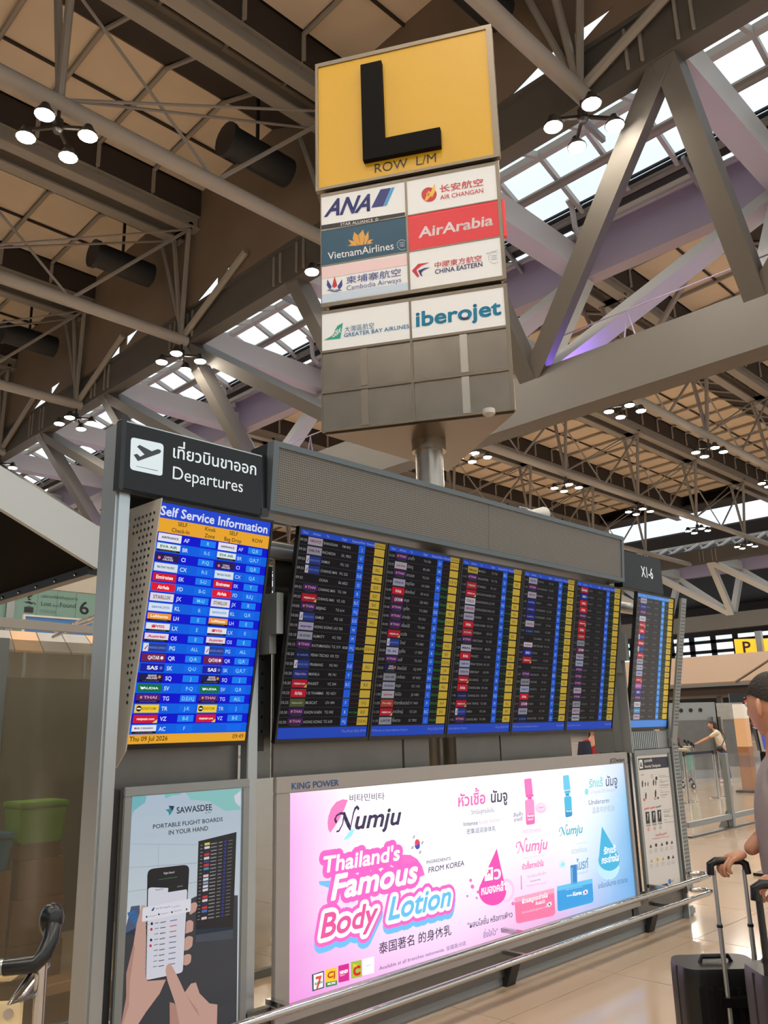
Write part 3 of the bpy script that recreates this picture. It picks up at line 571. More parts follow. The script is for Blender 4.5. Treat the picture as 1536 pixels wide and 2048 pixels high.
AD = [
 ('t','비타민비타',(0.529,1.212),(0.804,1.204),(0.53,1.247),(80,76,96),0,0.8,2),
 ('p',[(0.516,1.22),(0.475,1.226),(0.429,1.215),(0.393,1.186),(0.373,1.149),(0.365,1.112),(0.37,1.08),(0.384,1.061),(0.402,1.077),(0.446,1.118),(0.484,1.166)],(255,130,195),1),
 ('p',[(0.479,1.015),(0.509,1.015),(0.542,1.029),(0.567,1.062),(0.538,1.063),(0.509,1.041)],(160,240,248),1),
 ('n',(0.432,1.065),(0.914,1.057),(0.447,1.159),(62,54,84),3),
 ('o',"Thailand's",(0.324,0.868),(0.909,0.864),(0.337,0.944),(255,255,255),0.04,[(0.033,(255,110,200),2)]),
 ('o','Famous',(0.388,0.727),(1.044,0.729),(0.423,0.842),(255,255,255),0.045,[(0.033,(255,110,200),2)]),
 ('p',[(0.946,0.887),(1.009,0.878),(1.066,0.849),(1.107,0.804),(1.126,0.754),(0.857,0.716),(0.841,0.816)],(255,110,200),2),
 ('p',[(0.302,0.829),(0.389,0.821),(0.388,0.781),(0.306,0.812)],(120,195,250),1),
 ('p',[(1.092,0.936),(1.092,0.942),(1.089,0.948),(1.084,0.953),(1.079,0.957),(1.072,0.958),(1.065,0.958),(1.059,0.956),(1.054,0.952),(1.051,0.946),(1.049,0.94)],(225,70,90),2),
 ('p',[(1.049,0.926),(1.049,0.92),(1.052,0.913),(1.057,0.908),(1.063,0.904),(1.069,0.902),(1.076,0.903),(1.082,0.905),(1.087,0.909),(1.09,0.915),(1.092,0.922)],(60,70,190),2),
 ('p',[(1.05,0.946),(1.093,0.941),(1.092,0.918),(1.049,0.923)],(225,70,90),2),
 ('p',[(1.092,0.918),(1.091,0.922),(1.091,0.925),(1.089,0.928),(1.087,0.931),(1.084,0.933),(1.082,0.933),(1.079,0.933),(1.076,0.932),(1.074,0.93),(1.072,0.927),(1.071,0.924),(1.07,0.921),(1.07,0.917),(1.071,0.914),(1.073,0.911),(1.075,0.908),(1.077,0.907),(1.08,0.906),(1.083,0.906),(1.086,0.907),(1.088,0.909),(1.09,0.912),(1.091,0.915)],(60,70,190),3),
 ('p',[(1.029,0.967),(1.032,0.967),(1.045,0.982),(1.042,0.982)],(90,90,120),2),
 ('p',[(1.035,0.966),(1.038,0.966),(1.05,0.981),(1.047,0.982)],(90,90,120),2),
 ('p',[(1.04,0.966),(1.043,0.965),(1.056,0.981),(1.053,0.981)],(90,90,120),2),
 ('p',[(1.102,0.928),(1.105,0.927),(1.118,0.943),(1.115,0.943)],(90,90,120),2),
 ('p',[(1.107,0.927),(1.111,0.927),(1.123,0.942),(1.12,0.942)],(90,90,120),2),
 ('p',[(1.113,0.927),(1.116,0.926),(1.129,0.941),(1.126,0.942)],(90,90,120),2),
 ('p',[(1.015,0.91),(1.018,0.909),(1.03,0.924),(1.027,0.925)],(90,90,120),2),
 ('p',[(1.02,0.909),(1.023,0.909),(1.036,0.924),(1.033,0.924)],(90,90,120),2),
 ('p',[(1.025,0.909),(1.029,0.908),(1.041,0.923),(1.038,0.924)],(90,90,120),2),
 ('p',[(1.08,0.877),(1.083,0.876),(1.096,0.891),(1.092,0.892)],(90,90,120),2),
 ('p',[(1.085,0.876),(1.088,0.876),(1.101,0.891),(1.098,0.891)],(90,90,120),2),
 ('p',[(1.09,0.875),(1.094,0.875),(1.106,0.89),(1.103,0.89)],(90,90,120),2),
 ('t','INGREDIENTS',(1.146,0.813),(1.367,0.809),(1.147,0.83),(85,70,110),0.006,0,2),
 ('t','FROM KOREA',(1.16,0.761),(1.492,0.762),(1.164,0.79),(75,60,110),0.012,0,2),
 ('o','Body',(0.313,0.555),(0.708,0.559),(0.342,0.664),(238,90,160),0.03,[(0.046,(120,195,250),1,-0.028),(0.046,(255,110,200),2),(0.026,(255,255,255),3)]),
 ('o','Lotion',(0.813,0.56),(1.333,0.555),(0.854,0.671),(110,195,240),0.03,[(0.046,(120,195,250),1,-0.028),(0.046,(255,110,200),2),(0.026,(255,255,255),3)]),
 ('t','泰国著名 的身体乳',(0.733,0.403),(1.345,0.397),(0.734,0.456),(62,54,84),0.008,0.84,2),
 ('t','Available at all branches nationwide. 全国各分店',(0.733,0.32),(1.476,0.315),(0.734,0.338),(85,70,110),0,0,2),
 ('p',[(0.252,0.395),(0.333,0.397),(0.334,0.317),(0.255,0.317)],(40,80,90),2),
 ('p',[(0.263,0.391),(0.326,0.391),(0.326,0.323),(0.264,0.323)],(255,255,255),3),
 ('t','7',(0.279,0.325),(0.314,0.324),(0.279,0.377),(225,85,60),0.05,0,4),
 ('t','ELEVEN',(0.27,0.343),(0.32,0.342),(0.27,0.354),(40,110,80),0.04,0,5),
 ('p',[(0.345,0.4),(0.422,0.396),(0.422,0.313),(0.345,0.317)],(250,205,40),2),
 ('p',[(0.345,0.339),(0.422,0.334),(0.422,0.313),(0.345,0.317)],(40,130,70),3),
 ('t','Cj',(0.358,0.355),(0.408,0.356),(0.358,0.382),(190,70,40),0.06,0,4),
 ('t','MORE',(0.357,0.324),(0.412,0.321),(0.357,0.334),(255,255,255),0.03,0,4),
 ('p',[(0.433,0.4),(0.509,0.398),(0.51,0.316),(0.434,0.32)],(215,30,140),2),
 ('t','NINE9',(0.442,0.358),(0.5,0.356),(0.442,0.373),(255,255,255),0.04,0,4),
 ('t','BEAUTY',(0.444,0.348),(0.48,0.347),(0.444,0.354),(255,255,255),0,0,4),
 ('p',[(0.523,0.401),(0.6,0.397),(0.602,0.316),(0.524,0.32)],(165,190,60),2),
 ('t','C',(0.541,0.332),(0.588,0.33),(0.542,0.372),(215,50,45),0.09,0,4),
 ('t','Big',(0.539,0.374),(0.567,0.372),(0.539,0.387),(250,210,40),0.04,0,4),
 ('p',[(0.608,0.399),(0.697,0.396),(0.694,0.315),(0.606,0.319)],(255,248,255),2),
 ('t','tops',(0.627,0.358),(0.669,0.357),(0.628,0.368),(150,200,210),0,0,4),
 ('t','หัวเชื้อ',(1.46,1.111),(1.735,1.111),(1.464,1.165),(238,110,185),0.02,0.558,2),
 ('t','นัมจู',(1.794,1.111),(1.973,1.109),(1.799,1.164),(62,54,84),0.02,0.558,2),
 ('t','วิตามินสูตรเข้มข้น',(1.582,1.054),(1.823,1.051),(1.584,1.074),(130,120,150),0,0.558,2),
 ('t','Intense',(1.505,0.991),(1.646,0.988),(1.507,1.016),(80,70,110),0,0,2),
 ('t','body lotion',(1.66,0.989),(1.876,0.987),(1.662,1.013),(245,190,225),0,0,2),
 ('t','密集滋润身体乳',(1.53,0.943),(1.83,0.935),(1.532,0.972),(90,95,140),0,0.84,2),
 ('p',[(2.177,1.228),(2.178,1.231),(2.179,1.233),(2.182,1.235),(2.185,1.236),(2.19,1.236),(2.25,1.238),(2.255,1.238),(2.259,1.237),(2.261,1.235),(2.263,1.233),(2.264,1.231),(2.269,1.139),(2.268,1.137),(2.267,1.135),(2.264,1.133),(2.261,1.132),(2.256,1.132),(2.194,1.131),(2.189,1.131),(2.186,1.132),(2.183,1.134),(2.182,1.135),(2.181,1.138)],(255,120,195),3),
 ('p',[(2.185,1.131),(2.272,1.132),(2.277,1.115),(2.183,1.116)],(245,95,180),3),
 ('p',[(2.202,1.115),(2.254,1.115),(2.252,1.099),(2.204,1.101)],(235,80,170),3),
 ('p',[(2.171,1.083),(2.172,1.089),(2.176,1.094),(2.182,1.097),(2.19,1.099),(2.2,1.099),(2.249,1.099),(2.259,1.098),(2.268,1.096),(2.273,1.093),(2.277,1.088),(2.278,1.083),(2.274,0.952),(2.273,0.946),(2.269,0.941),(2.263,0.938),(2.255,0.936),(2.245,0.936),(2.197,0.936),(2.187,0.937),(2.179,0.939),(2.173,0.942),(2.17,0.946),(2.169,0.952)],(250,150,205),2),
 ('p',[(2.173,0.994),(2.174,0.999),(2.177,1.002),(2.181,1.005),(2.188,1.006),(2.196,1.006),(2.251,1.006),(2.259,1.005),(2.265,1.004),(2.27,1.001),(2.273,0.997),(2.273,0.993),(2.272,0.948),(2.271,0.944),(2.268,0.94),(2.264,0.938),(2.257,0.936),(2.249,0.936),(2.191,0.936),(2.183,0.937),(2.177,0.938),(2.173,0.941),(2.17,0.944),(2.17,0.949)],(240,110,180),3),
 ('t','Numju',(2.184,0.986),(2.265,0.985),(2.186,1.004),(255,255,255),0.02,0,4),
 ('t','lotion',(2.19,0.965),(2.254,0.964),(2.191,0.978),(255,255,255),0.02,0,4),
 ('p',[(2.421,1.027),(2.42,1.036),(2.414,1.045),(2.404,1.053),(2.391,1.059),(2.376,1.064),(2.359,1.067),(2.341,1.067),(2.325,1.064),(2.311,1.06),(2.3,1.054),(2.292,1.046),(2.289,1.037),(2.29,1.029),(2.296,1.02),(2.305,1.012),(2.318,1.005),(2.333,1.001),(2.35,0.998),(2.367,0.998),(2.384,1.0),(2.398,1.004),(2.41,1.011),(2.418,1.018)],(248,205,232),2),
 ('p',[(2.405,1.035),(2.404,1.04),(2.4,1.046),(2.392,1.051),(2.382,1.055),(2.371,1.059),(2.358,1.06),(2.345,1.06),(2.333,1.059),(2.322,1.057),(2.314,1.053),(2.308,1.048),(2.306,1.042),(2.307,1.037),(2.311,1.031),(2.318,1.026),(2.328,1.022),(2.34,1.019),(2.353,1.017),(2.365,1.017),(2.378,1.018),(2.388,1.021),(2.397,1.024),(2.403,1.029)],(255,228,245),3),
 ('t','New',(2.322,1.029),(2.389,1.03),(2.325,1.046),(235,150,205),0.02,0,4),
 ('t','สินค้า',(2.032,1.001),(2.132,1.0),(2.034,1.02),(120,100,150),0.01,0.558,2),
 ('t','ขายดี',(2.035,0.971),(2.128,0.971),(2.037,0.988),(120,100,150),0.01,0.558,2),
 ('t','비타민비타',(2.125,0.886),(2.337,0.878),(2.128,0.91),(250,160,215),0,0.8,2),
 ('n',(2.048,0.773),(2.389,0.76),(2.061,0.841),(238,140,195),3),
 ('t','INTENSE BODY LOTION CREAM',(2.111,0.728),(2.36,0.721),(2.112,0.735),(250,190,220),0,0,2),
 ('t','หัวเชื้อทาหน้าใส',(2.093,0.662),(2.342,0.657),(2.095,0.688),(235,110,180),0.03,0.558,2),
 ('p',[(2.072,0.628),(2.081,0.628),(2.078,0.542),(2.065,0.542)],(240,130,190),2),
 ('t','วิตามินเข้มข้น',(2.14,0.602),(2.365,0.603),(2.142,0.614),(200,150,190),0,0.558,2),
 ('t','whitening',(2.171,0.574),(2.29,0.573),(2.173,0.584),(120,80,130),0,0,2),
 ('t','body booster serum',(2.134,0.551),(2.358,0.543),(2.136,0.561),(240,130,190),0,0,2),
 ('p',[(1.83,0.824),(1.895,0.591),(1.904,0.569),(1.904,0.547),(1.893,0.527),(1.874,0.51),(1.847,0.498),(1.814,0.491),(1.778,0.49),(1.741,0.495),(1.706,0.505),(1.675,0.519),(1.65,0.537),(1.632,0.558),(1.623,0.579),(1.623,0.601),(1.633,0.62)],(242,75,180),2),
 ('p',[(1.996,0.549),(1.995,0.568),(1.988,0.586),(1.975,0.603),(1.958,0.616),(1.937,0.626),(1.915,0.632),(1.892,0.632),(1.87,0.628),(1.851,0.619),(1.836,0.606),(1.826,0.591),(1.821,0.573),(1.822,0.555),(1.829,0.537),(1.841,0.521),(1.858,0.507),(1.878,0.497),(1.901,0.491),(1.923,0.49),(1.945,0.494),(1.965,0.503),(1.98,0.515),(1.991,0.531)],(252,205,238),1),
 ('p',[(1.969,0.549),(1.968,0.564),(1.963,0.578),(1.953,0.591),(1.941,0.602),(1.926,0.61),(1.909,0.614),(1.892,0.614),(1.876,0.611),(1.862,0.604),(1.851,0.594),(1.843,0.581),(1.839,0.567),(1.84,0.553),(1.845,0.539),(1.854,0.526),(1.867,0.515),(1.881,0.508),(1.898,0.503),(1.915,0.503),(1.931,0.506),(1.945,0.513),(1.957,0.523),(1.965,0.535)],(255,235,250),1),
 ('t','ผิว',(1.687,0.648),(1.854,0.641),(1.692,0.704),(255,255,255),0.03,0.558,4),
 ('t','หมองคล้ำ',(1.645,0.57),(1.9,0.565),(1.649,0.608),(255,255,255),0.03,0.558,4),
 ('t','“ผสมโลชั่น หรือทาเพียว',(1.496,0.401),(1.956,0.394),(1.498,0.427),(70,62,95),0.01,0.558,2),
 ('t','ยิ่งใสไว”',(1.648,0.322),(1.793,0.32),(1.65,0.348),(130,110,160),0.01,0.558,2),
 ('p',[(1.562,0.666),(1.562,0.669),(1.561,0.672),(1.559,0.674),(1.556,0.676),(1.553,0.677),(1.549,0.678),(1.545,0.678),(1.542,0.678),(1.539,0.677),(1.537,0.675),(1.535,0.673),(1.534,0.67),(1.535,0.667),(1.536,0.665),(1.538,0.663),(1.541,0.661),(1.544,0.659),(1.548,0.658),(1.551,0.658),(1.555,0.659),(1.558,0.66),(1.56,0.662),(1.562,0.664)],(235,120,200),2),
 ('p',[(1.58,0.628),(1.58,0.631),(1.579,0.634),(1.576,0.637),(1.573,0.639),(1.568,0.641),(1.564,0.642),(1.559,0.642),(1.555,0.642),(1.551,0.64),(1.548,0.638),(1.546,0.635),(1.546,0.632),(1.546,0.629),(1.547,0.626),(1.55,0.623),(1.553,0.621),(1.557,0.619),(1.562,0.618),(1.567,0.618),(1.571,0.618),(1.575,0.62),(1.578,0.622),(1.58,0.624)],(235,120,200),2),
 ('p',[(1.52,0.581),(1.52,0.583),(1.519,0.585),(1.518,0.587),(1.516,0.588),(1.513,0.59),(1.511,0.59),(1.508,0.59),(1.505,0.59),(1.503,0.589),(1.501,0.588),(1.5,0.586),(1.5,0.584),(1.5,0.582),(1.501,0.581),(1.502,0.579),(1.505,0.577),(1.507,0.576),(1.51,0.576),(1.512,0.575),(1.515,0.576),(1.517,0.577),(1.519,0.578),(1.52,0.58)],(235,120,200),2),
 ('p',[(1.626,0.59),(1.625,0.592),(1.624,0.595),(1.622,0.597),(1.62,0.599),(1.617,0.6),(1.614,0.601),(1.611,0.601),(1.608,0.6),(1.605,0.599),(1.603,0.598),(1.601,0.596),(1.601,0.594),(1.601,0.591),(1.602,0.589),(1.604,0.587),(1.606,0.585),(1.609,0.584),(1.612,0.583),(1.616,0.583),(1.619,0.584),(1.621,0.585),(1.624,0.586),(1.625,0.588)],(235,120,200),2),
 ('p',[(1.61,0.558),(1.61,0.56),(1.609,0.562),(1.608,0.564),(1.606,0.565),(1.603,0.566),(1.6,0.567),(1.598,0.567),(1.595,0.567),(1.593,0.566),(1.591,0.565),(1.59,0.563),(1.589,0.561),(1.589,0.559),(1.59,0.557),(1.592,0.556),(1.594,0.554),(1.597,0.553),(1.599,0.552),(1.602,0.552),(1.605,0.552),(1.607,0.553),(1.609,0.555),(1.61,0.556)],(235,120,200),2),
 ('p',[(1.987,0.469),(1.987,0.472),(1.986,0.475),(1.983,0.478),(1.98,0.48),(1.976,0.482),(1.971,0.483),(1.967,0.483),(1.962,0.482),(1.959,0.481),(1.956,0.479),(1.954,0.477),(1.953,0.474),(1.953,0.471),(1.955,0.468),(1.957,0.465),(1.96,0.463),(1.964,0.461),(1.969,0.46),(1.973,0.46),(1.978,0.46),(1.982,0.461),(1.985,0.463),(1.987,0.466)],(235,120,200),2),
 ('p',[(1.988,0.48),(1.989,0.488),(1.994,0.495),(2.002,0.499),(2.014,0.502),(2.029,0.503),(2.399,0.5),(2.416,0.499),(2.429,0.496),(2.438,0.491),(2.444,0.484),(2.445,0.475),(2.443,0.352),(2.441,0.343),(2.435,0.336),(2.426,0.332),(2.413,0.329),(2.396,0.329),(2.032,0.344),(2.017,0.346),(2.005,0.349),(1.997,0.354),(1.991,0.361),(1.99,0.369)],(250,120,165),2),
 ('p',[(1.987,0.503),(2.446,0.5),(2.446,0.469),(1.988,0.473)],(255,165,195),3),
 ('t','ผิวแลดูกระจ่างใส',(2.067,0.457),(2.364,0.454),(2.07,0.478),(255,255,255),0.03,0.558,4),
 ('t','สัมผัสได้',(2.217,0.426),(2.326,0.423),(2.218,0.44),(255,255,255),0.02,0.558,4),
 ('t','วิตามินเข้มข้นสูตรเกาหลี',(2.055,0.396),(2.339,0.391),(2.056,0.406),(255,215,225),0,0.558,4),
 ('p',[(2.349,0.42),(2.405,0.42),(2.401,0.392),(2.345,0.393)],(255,255,255),4),
 ('p',[(2.386,0.407),(2.386,0.408),(2.385,0.41),(2.383,0.411),(2.381,0.412),(2.379,0.413),(2.376,0.414),(2.373,0.414),(2.37,0.414),(2.368,0.413),(2.366,0.413),(2.365,0.411),(2.365,0.41),(2.365,0.409),(2.366,0.407),(2.367,0.406),(2.369,0.404),(2.372,0.404),(2.374,0.403),(2.377,0.403),(2.38,0.403),(2.382,0.403),(2.384,0.404),(2.385,0.405)],(215,60,80),5),
 ('p',[(2.385,0.401),(2.385,0.403),(2.384,0.404),(2.382,0.405),(2.38,0.406),(2.378,0.407),(2.375,0.407),(2.372,0.408),(2.37,0.408),(2.367,0.407),(2.366,0.407),(2.364,0.406),(2.364,0.405),(2.364,0.403),(2.365,0.402),(2.367,0.401),(2.369,0.4),(2.371,0.399),(2.374,0.398),(2.377,0.398),(2.379,0.398),(2.381,0.399),(2.383,0.399),(2.384,0.4)],(60,70,190),6),
 ('p',[(2.353,0.421),(2.362,0.421),(2.361,0.415),(2.352,0.415)],(20,20,20),5),
 ('p',[(2.392,0.418),(2.4,0.418),(2.399,0.413),(2.391,0.413)],(20,20,20),5),
 ('p',[(2.351,0.402),(2.359,0.402),(2.358,0.396),(2.35,0.396)],(20,20,20),5),
 ('p',[(2.389,0.4),(2.398,0.399),(2.397,0.394),(2.388,0.394)],(20,20,20),5),
 ('p',[(2.67,0.619),(2.754,0.616),(2.74,0.486),(2.661,0.492)],(40,130,200),3),
 ('p',[(2.677,0.602),(2.693,0.601),(2.683,0.497),(2.671,0.497)],(110,190,235),4),
 ('p',[(2.483,0.487),(2.484,0.493),(2.489,0.498),(2.496,0.502),(2.506,0.504),(2.519,0.504),(2.905,0.496),(2.919,0.495),(2.929,0.493),(2.937,0.489),(2.941,0.483),(2.942,0.476),(2.938,0.355),(2.936,0.349),(2.931,0.343),(2.923,0.34),(2.913,0.338),(2.899,0.337),(2.505,0.344),(2.493,0.345),(2.484,0.348),(2.477,0.351),(2.474,0.357),(2.473,0.363)],(48,158,225),2),
 ('p',[(2.484,0.505),(2.943,0.495),(2.943,0.465),(2.484,0.475)],(95,195,240),3),
 ('t','natural extract',(2.586,0.465),(2.804,0.459),(2.587,0.472),(215,240,250),0,0,4),
 ('t','Korea',(2.675,0.416),(2.787,0.413),(2.679,0.44),(255,255,255),0.04,0,4),
 ('t','from',(2.596,0.422),(2.667,0.42),(2.598,0.433),(255,255,255),0.02,0,4),
 ('p',[(2.807,0.433),(2.87,0.433),(2.865,0.403),(2.803,0.404)],(255,255,255),4),
 ('p',[(2.848,0.419),(2.848,0.42),(2.847,0.422),(2.845,0.424),(2.843,0.425),(2.84,0.426),(2.837,0.426),(2.834,0.427),(2.831,0.426),(2.829,0.426),(2.827,0.425),(2.825,0.424),(2.825,0.422),(2.825,0.421),(2.826,0.419),(2.827,0.418),(2.83,0.416),(2.832,0.415),(2.835,0.415),(2.839,0.414),(2.841,0.415),(2.844,0.415),(2.846,0.416),(2.848,0.417)],(215,60,80),5),
 ('p',[(2.847,0.413),(2.847,0.414),(2.846,0.416),(2.844,0.417),(2.842,0.418),(2.839,0.419),(2.836,0.419),(2.833,0.42),(2.83,0.42),(2.828,0.419),(2.826,0.418),(2.824,0.417),(2.824,0.416),(2.824,0.415),(2.825,0.414),(2.827,0.413),(2.829,0.411),(2.832,0.411),(2.835,0.41),(2.838,0.41),(2.841,0.41),(2.843,0.41),(2.845,0.411),(2.847,0.412)],(60,70,190),6),
 ('p',[(2.812,0.434),(2.822,0.433),(2.821,0.428),(2.811,0.428)],(20,20,20),5),
 ('p',[(2.855,0.431),(2.865,0.431),(2.864,0.425),(2.854,0.425)],(20,20,20),5),
 ('p',[(2.809,0.414),(2.818,0.414),(2.818,0.408),(2.808,0.408)],(20,20,20),5),
 ('p',[(2.852,0.411),(2.861,0.411),(2.86,0.405),(2.851,0.405)],(20,20,20),5),
 ('p',[(2.619,0.63),(2.618,0.638),(2.615,0.645),(2.608,0.652),(2.6,0.657),(2.589,0.661),(2.578,0.664),(2.566,0.664),(2.555,0.663),(2.545,0.659),(2.537,0.654),(2.532,0.648),(2.529,0.641),(2.53,0.634),(2.533,0.627),(2.54,0.62),(2.548,0.614),(2.559,0.61),(2.57,0.608),(2.582,0.607),(2.593,0.609),(2.603,0.612),(2.611,0.617),(2.616,0.623)],(205,240,248),1),
 ('t','ดี',(2.554,0.626),(2.591,0.627),(2.556,0.64),(120,200,230),0.02,0.558,2),
 ('t','ไบรท์',(2.742,0.579),(2.902,0.576),(2.749,0.627),(110,165,205),0.03,0.558,4),
 ('t','วงแขนดี',(2.746,0.545),(2.89,0.544),(2.748,0.559),(150,195,220),0,0.558,4),
 ('p',[(2.659,1.228),(2.66,1.23),(2.661,1.231),(2.663,1.232),(2.666,1.233),(2.67,1.233),(2.725,1.235),(2.729,1.235),(2.732,1.234),(2.734,1.233),(2.736,1.231),(2.737,1.229),(2.746,1.138),(2.746,1.136),(2.745,1.134),(2.743,1.133),(2.74,1.132),(2.736,1.132),(2.667,1.131),(2.663,1.131),(2.66,1.131),(2.658,1.133),(2.657,1.134),(2.656,1.136)],(105,205,235),3),
 ('p',[(2.663,1.126),(2.742,1.128),(2.743,1.109),(2.664,1.109)],(85,190,225),3),
 ('p',[(2.674,1.108),(2.725,1.109),(2.722,1.089),(2.675,1.089)],(40,160,210),3),
 ('p',[(2.654,1.072),(2.655,1.077),(2.658,1.082),(2.664,1.085),(2.672,1.086),(2.682,1.087),(2.722,1.087),(2.733,1.086),(2.741,1.084),(2.746,1.081),(2.749,1.077),(2.75,1.072),(2.744,0.963),(2.743,0.957),(2.739,0.953),(2.733,0.949),(2.726,0.947),(2.715,0.946),(2.682,0.944),(2.672,0.944),(2.664,0.945),(2.659,0.948),(2.656,0.952),(2.654,0.957)],(70,190,228),2),
 ('p',[(2.655,0.981),(2.656,0.986),(2.659,0.99),(2.664,0.992),(2.671,0.994),(2.68,0.994),(2.721,0.993),(2.73,0.993),(2.737,0.991),(2.742,0.988),(2.745,0.984),(2.746,0.98),(2.744,0.961),(2.743,0.956),(2.74,0.952),(2.735,0.949),(2.728,0.947),(2.719,0.946),(2.679,0.944),(2.67,0.944),(2.663,0.945),(2.658,0.947),(2.655,0.951),(2.655,0.955)],(30,150,205),3),
 ('t','Numju',(2.667,0.98),(2.739,0.978),(2.669,0.993),(255,255,255),0.02,0,4),
 ('n',(2.565,0.828),(2.852,0.822),(2.579,0.884),(95,185,200),3),
 ('t','New',(2.523,1.033),(2.558,1.034),(2.525,1.046),(190,230,238),0,0,2),
 ('t','care',(2.549,0.946),(2.591,0.946),(2.551,0.957),(150,225,235),0,0,2),
 ('t','deodorant serum',(2.767,0.75),(2.905,0.747),(2.768,0.758),(170,205,215),0,0,2),
 ('t','เดวงค์แขน',(2.697,0.693),(2.901,0.687),(2.701,0.72),(165,200,215),0,0.558,2),
 ('p',[(3.138,0.838),(3.345,0.609),(3.354,0.588),(3.352,0.568),(3.339,0.549),(3.317,0.534),(3.287,0.523),(3.251,0.517),(3.212,0.515),(3.172,0.52),(3.135,0.529),(3.102,0.542),(3.075,0.558),(3.057,0.577),(3.049,0.597),(3.05,0.617),(3.062,0.635)],(52,178,222),2),
 ('p',[(3.025,0.571),(3.025,0.549),(3.033,0.528),(3.049,0.509),(3.071,0.491),(3.098,0.476),(3.13,0.465),(3.165,0.458),(3.201,0.455),(3.236,0.458),(3.269,0.465),(3.297,0.477),(3.32,0.492),(3.336,0.511),(3.344,0.532)],(190,232,246),1),
 ('t','รักแร้',(3.128,0.642),(3.302,0.639),(3.134,0.677),(255,255,255),0.03,0.558,4),
 ('t','กระจ่างใส',(3.088,0.58),(3.341,0.573),(3.094,0.615),(255,255,255),0.03,0.558,4),
 ('p',[(2.99,1.099),(2.99,1.105),(2.988,1.111),(2.984,1.116),(2.979,1.12),(2.973,1.123),(2.967,1.124),(2.96,1.124),(2.953,1.122),(2.947,1.118),(2.942,1.114),(2.938,1.108),(2.936,1.102),(2.936,1.096),(2.938,1.091),(2.942,1.085),(2.946,1.081),(2.952,1.079),(2.959,1.077),(2.966,1.078),(2.973,1.08),(2.979,1.083),(2.984,1.087),(2.988,1.093)],(150,225,235),2),
 ('t','รักแร้',(3.002,1.129),(3.199,1.127),(3.009,1.175),(120,210,215),0.015,0.558,2),
 ('t','นัมจู',(3.244,1.124),(3.418,1.124),(3.253,1.177),(80,85,120),0.015,0.558,2),
 ('t','บำรุงผิวใต้วงแขน',(3.021,1.081),(3.376,1.079),(3.024,1.099),(190,195,215),0,0.558,2),
 ('t','Underarm',(2.978,1.006),(3.271,1.001),(2.984,1.04),(110,110,150),0,0,2),
 ('t','care',(3.296,1.002),(3.416,1.001),(3.302,1.038),(205,220,235),0,0,2),
 ('t','温柔呵护肌肤',(3.013,0.944),(3.346,0.937),(3.019,0.985),(175,185,205),0,0.84,2),
 ('t','ระงับกลิ่นกาย ยาวนาน',(3.012,0.417),(3.439,0.407),(3.017,0.444),(70,110,160),0.005,0.558,2),
]
